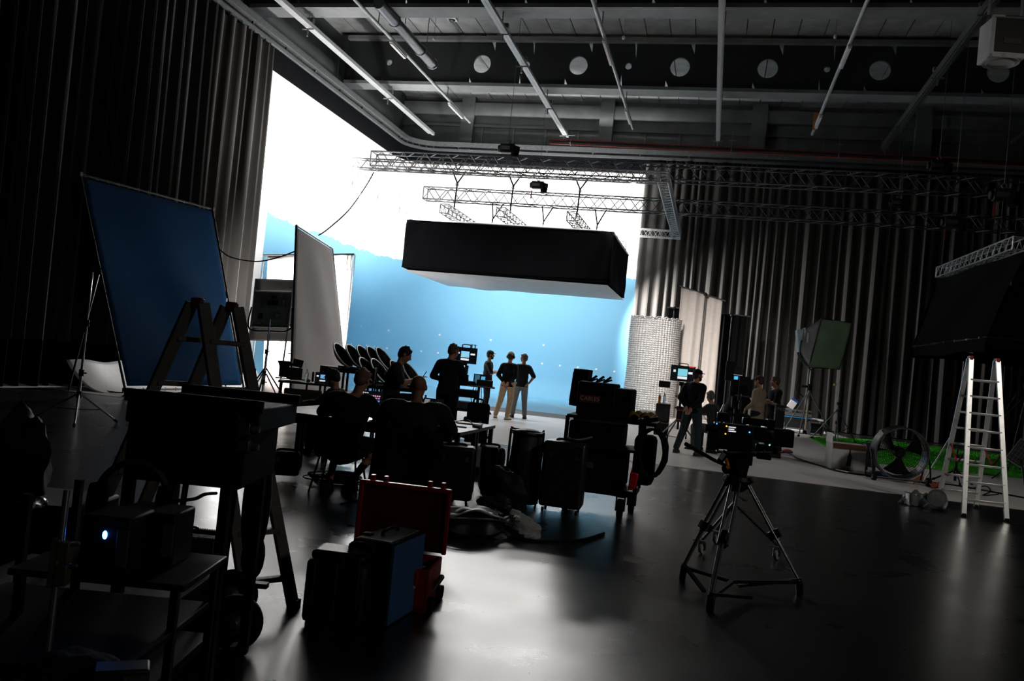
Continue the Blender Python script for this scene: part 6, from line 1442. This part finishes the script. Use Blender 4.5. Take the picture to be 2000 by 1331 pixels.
for k, (px0, px1, py0, py1, y, lab) in enumerate(((1379, 1402, 830, 872, 18.62, 'black box under the grey haired seated person'), (1492, 1512, 836, 880, 20.0, 'black case standing below the lens of the near camera'), )):
    wbox('black_seat_box', lab, 'box', px0, px1, py0, py1, y, .34, BLK, group='black boxes by the dolly')
o = thing('lettered_case', 'black case with four grey letters on it, standing before the person with crossed arms', 'case', (PY(1517, 880, 19.4).x, 19.4, 0)); a, b = PY(1508, 870, 19.4), PY(1526, 870, 19.4); hz2 = PY(1517, 791, 19.4).z
obj('shell', M().box((0, .2, hz2/2), (b.x-a.x, .4, hz2)), BLK, o, bevel=.01); obj('letters', text_mesh('VFKD', .095).xf(FACE, (0, -.008, hz2-.09)), mat('grey_letters', (100, 104, 104), .6), o, smooth=False)
obj('lid_edge', M().box((0, .2, hz2-.2), (b.x-a.x+.01, .41, .015)), BLKM, o)
# ------------------------------------------------------------------ people
def remeshed(name, mb, mt, parent, vox=.011, smooth=4):
    o = obj(name, mb, mt); md = o.modifiers.new('skin', 'REMESH'); md.mode = 'VOXEL'; md.voxel_size = vox; md.use_smooth_shade = True
    ms_ = o.modifiers.new('soft', 'SMOOTH'); ms_.iterations = smooth; ms_.factor = .5
    dg = bpy.context.evaluated_depsgraph_get(); dg.update()
    me = bpy.data.meshes.new_from_object(o.evaluated_get(dg)); o.modifiers.clear(); old = o.data; o.data = me; bpy.data.meshes.remove(old)
    me.name = name; me.polygons.foreach_set('use_smooth', [True]*len(me.polygons))
    if not me.materials: me.materials.append(mt)
    if parent: o.parent = parent
    return o
def lerp(a, b, t): return V(a)*(1-t)+V(b)*t
STAND = dict(pel=(0, 0, .95), chest=(0, .0, 1.30), neck=(0, -.01, 1.465), head=(0, .025, 1.635), sh=.172, shz=1.385, shy=-.01, hip=.09,
             kn=[(-.11, .03, .50), (.11, .03, .50)], an=[(-.13, 0, .085), (.13, 0, .085)], toe=[(-.25, 1), (.25, 1)],
             el=[(-.25, -.03, 1.14), (.25, -.03, 1.14)], wr=[(-.26, .06, .90), (.26, .06, .90)], hd=[(0, .25, -1), (0, .25, -1)])
SEAT = dict(pel=(0, 0, .52), chest=(0, .07, .86), neck=(0, .11, 1.04), head=(0, .17, 1.20), sh=.172, shz=.965, shy=.10, hip=.10,
            kn=[(-.13, .42, .52), (.13, .42, .52)], an=[(-.13, .40, .085), (.13, .40, .085)], toe=[(-.2, 1), (.2, 1)],
            el=[(-.29, .25, .80), (.29, .25, .80)], wr=[(-.16, .48, .80), (.16, .48, .80)], hd=[(.3, 1, 0), (-.3, 1, 0)])
def pose(base, **k): d = dict(base); d.update(k); return d
SKIN = mat('skin', (172, 124, 100), .6, var=.08); SKIND = mat('skin_tanned', (150, 104, 82), .6, var=.08)
def hand(mb, w, d, up, side, s=1.0, curl=.5):
    w = V(w); d = V(d).normalized(); up = V(up); up = (up-d*up.dot(d)).normalized(); x = d.cross(up).normalized()*side
    mb.caps(w-d*.01, w+d*.02, .026*s, .024*s, 10)
    for k in (-1, 0, 1): mb.caps(w+d*.015+x*k*.02, w+d*.085+x*k*.024, .015*s, .0135*s, 8)
    for k, (o, L) in enumerate(((-.034, .062), (-.0115, .075), (.0115, .079), (.034, .07))):
        a = w+d*.085+x*o; b = a+(d*math.cos(curl*.5)-up*math.sin(curl*.5))*L*.5; c = b+(d*math.cos(curl*1.3)-up*math.sin(curl*1.3))*L*.5
        mb.caps(a, b, .0098*s, .009*s, 7).caps(b, c, .009*s, .0075*s, 7)
    a = w+d*.02+x*.03; b = a+(d*.7+x*.7-up*.2)*.035; c = b+(d*.95+x*.1-up*.3)*.03
    mb.caps(a, b, .012*s, .0105*s, 7).caps(b, c, .0105*s, .0085*s, 7)
def person(label, loc, rz, P, hyaw=0, hpit=0, skin=SKIN, shirt=(20, 22, 26), sleeve=.55, lower=(30, 34, 40), legs=1.0, shoe=(18, 18, 18), hair=(40, 30, 24), cap=None, beard=None, phones=False, glasses=False, s=1.0, build=1.0, group=None, printtxt=None, collar=None, hem=.1):
    root = thing('person', label, 'person', loc, rz, group)
    J = {k: P[k] for k in P}; pel, ch, nk, hdp = map(V, (J['pel'], J['chest'], J['neck'], J['head'])); B = build
    fw_ = V((0, 1, 0)); shc = lerp(ch, nk, (J['shz']-ch.z)/max(.01, nk.z-ch.z)) if nk.z != ch.z else ch
    sh = [V((-J['sh']*B, J['shy'], J['shz'])), V((J['sh']*B, J['shy'], J['shz']))]
    hp = [pel+V((-J['hip'], 0, -.02)), pel+V((J['hip'], 0, -.02))]
    def torso(mb, g):
        up = (nk-pel).normalized(); R = up.to_track_quat('Z', 'Y').to_matrix()
        # keep the chest wide in x
        R = Matrix((V((1, 0, 0)), up.cross(V((1, 0, 0))).normalized(), up)).transposed()
        mb.ell(pel+up*.03, (.165*B+g, .115*B+g, .14+g), 16, 10, R); mb.ell(lerp(pel, ch, .5), (.16*B+g, .112*B+g, .2+g), 16, 10, R)
        mb.ell(ch, (.172*B+g, .115*B+g, .2+g), 16, 10, R); mb.caps(sh[0]+V((.03, 0, 0)), sh[1]-V((.03, 0, 0)), .072*B+g, None, 12)
        mb.caps(lerp(ch, nk, .55)-V((.07, 0, 0)), lerp(ch, nk, .55)+V((.07, 0, 0)), .085+g, None, 12)
        mb.caps(lerp(ch, nk, .5), nk, .075+g*.6, .058+g*.3, 12)
        for i in (0, 1): mb.caps(sh[i], lerp(sh[i], nk, .55)+V((0, 0, .015)), .05+g, .045+g*.5, 10)
    hR = RZ(hyaw) @ RX(-hpit)
    body = M(); torso(body, 0)
    H = lambda x, y, z: hdp+hR @ V((x, y, z))
    body.caps(nk-V((0, 0, .03)), hdp+hR @ V((0, -.015, -.06)), .055, .052, 12)
    body.ell(H(0, -.012, .03), (.076, .094, .088), 18, 12, hR); body.ell(H(0, .02, -.03), (.062, .072, .09), 16, 10, hR); body.ell(H(0, .058, -.082), (.03, .028, .028), 10, 7, hR)
    body.caps(H(0, .09, .012), H(0, .109, -.022), .010, .014, 8); body.caps(H(-.035, .08, .03), H(.035, .08, .03), .012, None, 8)
    body.caps(H(-.02, .085, -.052), H(.02, .085, -.052), .0085, None, 7)
    for sx in (-1, 1): body.ell(H(sx*.079, -.008, 0), (.011, .02, .031), 8, 6, hR); body.ell(H(sx*.045, .06, -.015), (.022, .025, .022), 8, 6, hR)
    for i in (0, 1):
        e, w = V(J['el'][i]), V(J['wr'][i]); side = -1 if i == 0 else 1
        body.caps(sh[i], e, .055*B, .042, 12).caps(e, w, .042, .028, 12).ell(lerp(e, w, .25), (.043, .043, .05), 10, 7)
        d = V(J['hd'][i]); hand(body, w, d, J.get('hup', [(0, 0, 1), (0, 0, 1)])[i] if abs(d.normalized().z) < .9 else (0, 1, 0), side)
        k, a = V(J['kn'][i]), V(J['an'][i])
        body.caps(hp[i], k, .082*B, .055, 12).caps(k, a, .052, .036, 12).ell(lerp(k, a, .3)+V((0, -.012, 0)), (.054, .056, .09), 10, 7)
        t = V((J['toe'][i][0], J['toe'][i][1], 0)).normalized(); body.caps(a-t*.03+V((0, 0, -.04)), a+t*.14+V((0, 0, -.055)), .034, .026, 9)
    b = remeshed('body', body, skin, root, .0095, 3)
    for sx in (-1, 1):
        ey = obj('eye', M().ell(H(sx*.031, .083, .012), (.012, .006, .008), 10, 6, hR), mat('eye_white', (190, 185, 180), .3), root); obj('iris', M().ell(H(sx*.031, .089, .012), (.006, .003, .006), 8, 5, hR), mat('dark_iris', (30, 22, 18), .3), ey)
    obj('lips', M().caps(H(-.022, .091, -.054), H(.022, .091, -.054), .005, None, 6), mat('lip', (132, 74, 66), .6), root)
    # clothes
    sm_ = mat('cloth_%d_%d_%d' % shirt, shirt, .92, var=.14, bump=.15, scale=12, spec=.12, sheen=.1); tm = mat('cloth_%d_%d_%d' % lower, lower, .9, var=.14, bump=.15, scale=14, spec=.12)
    t_ = M(); torso(t_, .016); up = (ch-pel).normalized(); t_.caps(pel-up*(hem+.05), pel+up*.05, .1, .1, 12).ell(pel-up*hem*.6, (.178*B+.012, .128*B+.014, .13+hem*.5), 18, 11)
    for i in (0, 1):
        e, w = V(J['el'][i]), V(J['wr'][i]); f = min(1, sleeve*1.0)
        t_.caps(sh[i], lerp(sh[i], e, min(1, f*1.6)), .075*B, .066 if sleeve < .7 else .062, 12)
        if sleeve > .7: t_.caps(e, lerp(e, w, min(.97, (sleeve-.6)*2.45)), .061, .042, 12)
    # open the neck: drop everything above the collar line
    so = remeshed('shirt', t_, sm_, root, .012, 4)
    bm = bmesh.new(); bm.from_mesh(so.data); cut = nk+ (hdp-nk).normalized()*(-.012)
    bmesh.ops.delete(bm, geom=[v for v in bm.verts if (v.co-cut).dot((hdp-nk).normalized()) > 0 and (v.co-cut).length < .12], context='VERTS'); hz_ = pel.z-hem
    if P['kn'][0][2] < .6 and pel.z > .8: bmesh.ops.delete(bm, geom=[v for v in bm.verts if v.co.z < hz_ and abs(v.co.x) < .21 and abs(v.co.y) < .16], context='VERTS')
    bm.to_mesh(so.data); bm.free()
    if collar: obj('collar', M().torus(cut+V((0, 0, -.004)), .066, .013, n=20, k=6), mat('cloth_%d_%d_%d' % collar, collar, .9), root)
    l_ = M(); l_.ell(pel+V((0, 0, -.0)), (.175*B, .125*B, .135), 16, 10)
    for i in (0, 1):
        k, a = V(J['kn'][i]), V(J['an'][i]); end = lerp(k, a, .93) if legs >= 1 else (lerp(hp[i], k, legs*1.05) if legs < .9 else k)
        l_.caps(hp[i], k if legs >= .9 else end, .106*B, .082 if legs >= .9 else .085, 12)
        if legs >= 1: l_.caps(k, end, .08, .066, 12); l_.torus(end, .052, .014, n=14, k=6)
        if legs >= 1: l_.ell(lerp(k, a, .05)+V((0, .005, 0)), (.082, .084, .07), 10, 7)
    lo_ = remeshed('trousers' if legs >= 1 else 'shorts', l_, tm, root, .012, 4)
    for i in (0, 1):
        a = V(J['an'][i]); t = V((J['toe'][i][0], J['toe'][i][1], 0)).normalized(); fz = a.z-.085
        sh_ = M().caps(a-t*.045+V((0, 0, -.04)), a+t*.1+V((0, 0, -.045)), .046, .043, 12).caps(a+t*.1+V((0, 0, -.05)), a+t*.165+V((0, 0, -.055)), .043, .033, 12).caps(a+V((0, 0, -.03)), a+V((0, 0, .01)), .046, .043, 10)
        for j, p in enumerate(sh_.v): sh_.v[j] = V((p.x, p.y, max(p.z, fz+.004)))
        so2 = remeshed('shoe', sh_, mat('cloth_%d_%d_%d' % shoe, shoe, .7), root, .01, 2)
        sl_ = M(); n = V((-t.y, t.x, 0)); sl_.prism([(-.09, -.035), (-.05, -.047), (.1, -.048), (.19, -.03), (.205, 0), (.19, .03), (.1, .046), (-.05, .044), (-.09, .033)], fz, fz+.018, Matrix((t, n, V((0, 0, 1)))).transposed(), (a.x, a.y, 0)); obj('sole', sl_, mat('sole_grey', (60, 60, 58), .8), so2)
    if hair is not None:
        h_ = M().ell(H(0, -.02, .035), (.084, .098, .092), 20, 13, hR); h_.ell(H(0, -.05, -.01), (.074, .062, .075), 14, 9, hR)
        h_.caps(H(-.05, .05, .085), H(.05, .05, .085), .024, None, 10)
        rnd = random.Random(len(label)*3+int(loc[0]*50))
        for _ in range(26): a = rnd.uniform(0, 2*PI); t = rnd.uniform(0, .9); q = V((.08*math.sin(t)*math.cos(a), .095*math.sin(t)*math.sin(a)-.02, .09*math.cos(t)+.035)); h_.caps(H(*q), H(*(q*1.06+V((rnd.uniform(-.012, .012), rnd.uniform(-.012, .012), .004)))), .014, .006, 6)
        remeshed('hair', h_, mat('hair_%d_%d_%d' % hair, hair, .7, var=.3, scale=60, bump=.4, stretch=(1, 1, .2)), root, .008, 1)
    if beard: remeshed('beard', M().ell(H(0, .045, -.075), (.06, .05, .045), 14, 9, hR).caps(H(-.066, .01, -.03), H(-.045, .055, -.08), .02, None, 8).caps(H(.066, .01, -.03), H(.045, .055, -.08), .02, None, 8), mat('hair_%d_%d_%d' % beard, beard, .8, var=.3, scale=60), root, .009, 1)
    if cap:
        cm2 = mat('cloth_%d_%d_%d' % cap, cap, .85); c_ = M().ell(H(0, -.008, .052), (.09, .104, .085), 20, 13, hR)
        for j, p in enumerate(c_.v):
            q = hR.transposed() @ (p-hdp)
            if q.z < .042: c_.v[j] = H(q.x, q.y, .042)
        co = obj('cap', c_, cm2, root); obj('brim', M().grid(lambda u, v: H((u-.5)*.155*(1-.3*v), .075+.085*v*(1-(2*u-1)**2*.35), .05+.012*(1-(2*u-1)**2)-.012*v), 14, 6), cm2, co, solid=.005)
    if phones:
        po = obj('headphone_band', M().tube([H(.092*math.cos(a), -.005, .03+.105*math.sin(a)) for a in [PI*i/16 for i in range(17)]], .011, 8), BLKM, root)
        for sx in (-1, 1): obj('ear_cup', M().lathe([(.02, -.016), (.04, -.014), (.044, .005), (.035, .018)], H(sx*.093, -.006, .0), 14, hR @ RY(PI/2)), BLK, po)
    if glasses:
        g_ = M()
        for sx in (-1, 1): g_.torus(H(sx*.033, .1, .012), .022, .003, R=hR @ RX(PI/2), n=16, k=5).cyl(H(sx*.055, .1, .014), H(sx*.08, .0, .012), .0025, n=5)
        obj('glasses', g_.cyl(H(-.011, .1, .012), H(.011, .1, .012), .0025, n=5), BLKM, root)
    if printtxt: obj('shirt_print', text_mesh(printtxt, .12).xf(RZ(PI) @ RX(PI/2), (0, 0, 0)).xf(None, ch+V((0, -.15*B, .04))), mat('white_print', (205, 205, 205), .6), root, smooth=False)
    root.scale = (s, s, s); return root
def at(px, py): q = F(px, py, .008 if F(px, py).y > 15.1 else 0); return q
BACKH = dict(el=[(-.245, -.12, 1.14), (.245, -.12, 1.14)], wr=[(-.055, -.17, .96), (.055, -.17, .96)], hd=[(.35, -.05, -1), (-.35, -.05, -1)])
CROSS = dict(el=[(-.27, .08, 1.13), (.27, .08, 1.13)], wr=[(.06, .22, 1.17), (-.06, .20, 1.20)], hd=[(1, .0, .1), (-1, .1, .1)])
# three standing together on the stage
p = at(985, 819)
person('person in beige trousers, dark sweater, tan cap and headphones, hands clasped behind the back', p, -.12, pose(STAND, **BACKH, kn=[(-.17, .03, .49), (.10, .03, .50)], an=[(-.27, .02, .085), (.10, -.10, .085)]), shirt=(22, 24, 30), sleeve=.93, lower=(178, 156, 128), shoe=(196, 186, 160), cap=(170, 150, 120), hair=(44, 34, 28), phones=True, build=1.02)
p = at(945, 808)
person('bearded person in black cap and dark t-shirt with arms crossed, standing behind the camera bag', p, -1.25, pose(STAND, **CROSS), shirt=(34, 38, 42), sleeve=.55, lower=(30, 36, 42), cap=(28, 30, 34), hair=(30, 26, 24), beard=(28, 22, 20), build=1.06)
p = at(1012, 817)
person('person in dark polo shirt and grey jeans looking aside on the white stage', p, .25, pose(STAND, el=[(-.26, -.02, 1.13), (.31, -.08, 1.16)], wr=[(-.20, .14, .95), (.20, -.13, .98)], hd=[(0, .6, -1), (-.8, -.3, -.6)], kn=[(-.14, .03, .5), (.12, .03, .5)], an=[(-.17, .0, .085), (.16, -.1, .085)]), hyaw=.95, shirt=(26, 30, 36), sleeve=.6, lower=(116, 120, 122), shoe=(40, 40, 42), hair=(92, 70, 52), collar=(30, 34, 40))
# standing at the data cart
p = at(863, 868); p.z = 0
person('person in dark clothes standing with back turned at the data cart, watching the large monitor', p, -.05, pose(STAND, head=(.02, .06, 1.62), el=[(-.30, .02, 1.16), (.29, .05, 1.15)], wr=[(-.20, .22, 1.10), (.22, .26, 1.12)], hd=[(.3, 1, .1), (-.2, 1, .1)]), hyaw=-.5, hpit=.2, shirt=(24, 27, 32), sleeve=.95, lower=(18, 19, 22), hair=(84, 64, 46), build=1.04)
# sitting with a phone on a high folding chair
sd0 = 12.6; q = PD(752, 842, sd0); 
seatz = .74; dh = seatz-.46
hiP = pose(SEAT, pel=(0, 0, seatz+.08), chest=(0, .06, seatz+.42), neck=(0, .11, seatz+.60), head=(0, .18, seatz+.75), shz=seatz+.55, shy=.08, kn=[(-.14, .44, seatz+.10), (.14, .44, seatz+.12)], an=[(-.12, .48, .42), (.12, .46, .42)], el=[(-.25, .17, seatz+.32), (.25, .17, seatz+.32)], wr=[(-.07, .40, seatz+.40), (.07, .40, seatz+.40)], hd=[(.3, .8, .5), (-.3, .8, .5)])
ps = person('person in dark t-shirt looking at a phone, sitting on a tall folding chair', (q.x, q.y, 0), -1.25, hiP, hpit=.45, shirt=(40, 42, 44), sleeve=.55, lower=(24, 25, 28), hair=(34, 26, 22), printtxt='SO')
fcx_ = thing('director_chair', 'tall folding chair with crossed legs under the person looking at a phone', 'chair', (q.x, q.y, 0), -1.25, 'chairs of the crew')
obj('seat', M().box((0, .02, seatz-.08), (.46, .42, .02)), BLKC, fcx_, bevel=.008); obj('backrest', M().box((0, -.24, seatz+.42), (.5, .025, .18)), BLKC, fcx_)
for sx in (-1, 1):
    obj('leg', M().bar((sx*.23, .2, seatz-.06), (sx*-.23, .2, .0), .03, .02), BLKM, fcx_); obj('leg', M().bar((sx*.23, -.2, seatz-.06), (sx*-.23, -.2, .0), .03, .02), BLKM, fcx_)
    obj('back_post', M().box((sx*.24, -.23, seatz+.22), (.025, .025, .56)), BLKM, fcx_); obj('arm_rest', M().box((sx*.26, -.02, seatz+.14), (.05, .42, .025)), BLKM, fcx_)
    obj('arm_post', M().box((sx*.24, .16, seatz+.04), (.025, .025, .2)), BLKM, fcx_)
obj('foot_rest', M().box((0, .42, .33), (.46, .16, .025)), BLKM, fcx_)
for sx in (-1, 1): obj('foot_rest_arm', M().bar((sx*.2, .2, .30), (sx*.2, .48, .32), .02, .02), BLKM, fcx_)
hq = V((q.x, q.y, 0))+RZ(-1.25) @ V((0, .49, seatz+.47)); solo('smartphone', M().box(hq, (.075, .012, .15), R=RZ(-1.25) @ RX(-.5)), GL, 'black phone held in both hands by the person on the tall folding chair', 'phone', bevel=.003)
# seated at the near work table, backs to us
q = V((-3.74, 8.42, 0))
person('bare legged person sitting on the tube chair, back turned, at the work table', q, .2, pose(SEAT, chest=(.02, .12, .84), neck=(.04, .17, 1.02), head=(.09, .2, 1.19), shz=.96, shy=.15, kn=[(-.14, .38, .50), (.34, .26, .49)], an=[(-.10, -.06, .085), (.10, -.02, .085)], toe=[(-.1, -1), (.3, 1)], el=[(-.34, .28, .80), (.34, .26, .80)], wr=[(-.16, .48, .79), (.2, .46, .79)]), hpit=.35, hyaw=-.3, shirt=(13, 13, 15), sleeve=.93, lower=(13, 13, 15), legs=.8, hair=(104, 80, 62), shoe=(24, 20, 18), build=1.15)
tube_chair((q.x, q.y-.02, 0), .2, 'thin legged tube chair under the bare legged person at the work table', mt=BLKC)
q2 = V((PY(661, 745, 10.7).x, 10.85, 0))
person('person in black cap and headphones, mostly hidden across the work tables', q2, 1.5, pose(SEAT, chest=(0, .12, .86)), hpit=.35, shirt=(14, 14, 16), sleeve=.9, lower=(16, 16, 18), hair=(22, 18, 16), cap=(12, 12, 13), phones=True, s=.9)
tube_chair((q2.x, q2.y-.0, 0), 1.5, 'chair under the mostly hidden person in a black cap across the work tables')
q3 = V((-2.66, 7.52, 0))
person('bald person in black sitting with back turned, nearest of the crew at the work table', q3, .28, pose(SEAT, chest=(0, .08, .90), neck=(0, .12, 1.07), head=(0, .18, 1.22), shz=1.0, shy=.1, sh=.20, el=[(-.36, .22, .84), (.36, .25, .84)], wr=[(-.16, .55, .80), (.16, .58, .80)]), hpit=.3, shirt=(12, 12, 13), sleeve=.95, lower=(13, 13, 14), hair=None, build=1.25, skin=SKIND)
st_ = tube_chair((q3.x, q3.y, 0), .28, 'black chair with a coat over its back under the bald seated person')
obj('draped_coat', M().grid(lambda u, v: V(((u-.5)*.6*(1+.1*v), -.36-.05*math.sin(u*9)*v-.05*v, .88-.74*v+.03*math.sin(u*12))), 24, 16), BLKC, st_, solid=.02)
# by the far camera
p = at(1345, 889)
person('person in black hoodie, jeans and cap standing legs apart with hands behind the back', p, -.55, pose(STAND, **BACKH, head=(0, .06, 1.62), kn=[(-.22, .06, .49), (.16, .0, .5)], an=[(-.32, .0, .085), (.20, -.02, .085)]), hyaw=-.45, shirt=(16, 17, 20), sleeve=.95, lower=(44, 54, 60), shoe=(24, 26, 28), cap=(14, 14, 16), hair=(40, 30, 26), beard=(40, 30, 26), build=1.1, s=1.0)
q4 = PY(1392, 868, 18.85); person('grey haired person sitting on a black box behind the one with legs apart', (q4.x, 18.85, 0), 1.0, pose(SEAT), hyaw=-.6, hpit=.2, shirt=(50, 50, 50), sleeve=.55, lower=(60, 64, 66), hair=(88, 84, 80), s=1.0)
q5 = PY(1422, 866, 21.5); person('camera operator in black with headphones crouching behind the dolly camera', (q5.x, 21.5, 0), -.9, pose(STAND, chest=(0, .10, 1.24), neck=(0, .17, 1.40), head=(0, .24, 1.56), shz=1.34, shy=.14, el=[(-.30, .26, 1.10), (.30, .28, 1.08)], wr=[(-.14, .5, 1.15), (.14, .5, 1.12)], hd=[(0, 1, .1), (0, 1, .1)]), hpit=.15, shirt=(14, 14, 16), sleeve=.92, lower=(16, 17, 20), hair=(26, 22, 20), phones=True, s=1.02)
q6 = PY(1472, 877, 19.75); person('bearded person in a beige overshirt and dark cap looking towards the dolly camera', (q6.x, 19.75, .006), 1.15, pose(STAND, el=[(-.25, .0, 1.14), (.25, .0, 1.14)], wr=[(-.2, .2, .98), (.22, .18, .95)]), hpit=.1, shirt=(142, 128, 106), sleeve=.93, lower=(30, 36, 46), hair=(60, 34, 28), cap=(52, 26, 24), beard=(110, 92, 80), glasses=True, build=1.12, hem=.28, s=1.0)
q7 = PY(1504, 876, 20.9); person('person in black t-shirt with bare arms crossed, standing before the far curtain', (q7.x, 20.9, .006), 1.9, pose(STAND, **CROSS), hyaw=-.3, shirt=(15, 15, 17), sleeve=.5, lower=(16, 17, 20), hair=(62, 50, 40), skin=SKIND, build=1.12, s=1.02)
# ------------------------------------------------------------------ light and exposure
def area(name, loc, aim, sx, sy, power, col=(1, .97, .95), spread=180):
    l = bpy.data.lights.new(name, 'AREA'); l.shape = 'RECTANGLE'; l.size = sx; l.size_y = sy; l.energy = power; l.color = col; l.spread = math.radians(spread)
    o = bpy.data.objects.new(name, l); COL.objects.link(o); o.location = loc
    d = V(aim)-V(loc); o.rotation_euler = d.to_track_quat('-Z', 'Y').to_euler(); return o
area('cyc_light_side', (-11.4, 28.5, 6.5), (-14.7, 28.5, 8.6), 12, .5, 1500, spread=160)
area('cyc_light_far', (-7.5, 32.9, 6.5), (-7.5, 36.2, 8.6), 7, .5, 1000, spread=118)
area('cyc_light_low', (-7.9, 31.6, 6.7), (-8.1, 36.2, 3.0), 10, .5, 335, spread=118)
area('back_light', (-7.0, 33.2, 8.75), (-1.8, 6.0, 0), 5.0, .5, 11, spread=38)
area('back_fill_side', (-12.4, 33.0, 8.75), (-3.3, 7.6, 0), 2.5, .5, 36, spread=30)  # second backlight, added to brighten the left floor; no fixture
area('stage_down_light', (-6.5, 25.0, 6.95), (-6.5, 21.5, 0), 8, .4, 260, spread=120)
sfc = sum(fr4, V())/4
area('softbox_lamp_light', sfc+nrm*.06, (c1+c2+c3+c4)/4, 1.5, 1.3, 600, spread=120)
area('foil_fill_light', (-3.0, 24.5, 6.9), (-.2, 31.5, 1.2), 1, .4, 140, spread=55)  # added fill for the foil sheet and pale panel; no lamp hangs here
area('curtain_edge_fill', (-3.9, 33.8, 4.7), (-.6, 35.6, 3.0), .5, .5, 620, spread=112)  # added fill, hidden behind the softbox, brightens the curtain's edge
area('left_floor_fill', (-12.9, 21.2, 2.4), (-13.0, 16.8, 0), .6, .4, 45, spread=110)  # added fill behind the blue screen, for the floor and bounce sheet
area('hall_fill_light', (9.5, 5.0, 9.0), (3.4, 14.0, .8), 1.2, 1.2, 85, (1, .93, .86), 84)  # unseen fill added for the ladder front and the gear near it
area('case_fill_light', (8, 1.0, 5.0), (-1.6, 4.7, .3), 1, 1, 5, (1, .93, .88), 60)  # faint unseen fill added for the blue and red case fronts
w = bpy.data.worlds.new('hall_dark'); sc.world = w; w.use_nodes = True
w.node_tree.nodes['Background'].inputs[0].default_value = (.5, .8, 1, 1); w.node_tree.nodes['Background'].inputs[1].default_value = .0
sc.view_settings.view_transform = 'Standard'; sc.view_settings.look = 'None'; sc.view_settings.gamma = 1; sc.view_settings.use_curve_mapping = False
sc.view_settings.exposure = 0
sc.cycles.use_denoising = True
sc.cycles.max_bounces = 8; sc.cycles.diffuse_bounces = 4; sc.cycles.glossy_bounces = 4; sc.cycles.transmission_bounces = 6; sc.cycles.transparent_max_bounces = 8
sc.cycles.sample_clamp_indirect = 6
sc.cycles.caustics_reflective = False; sc.cycles.caustics_refractive = False
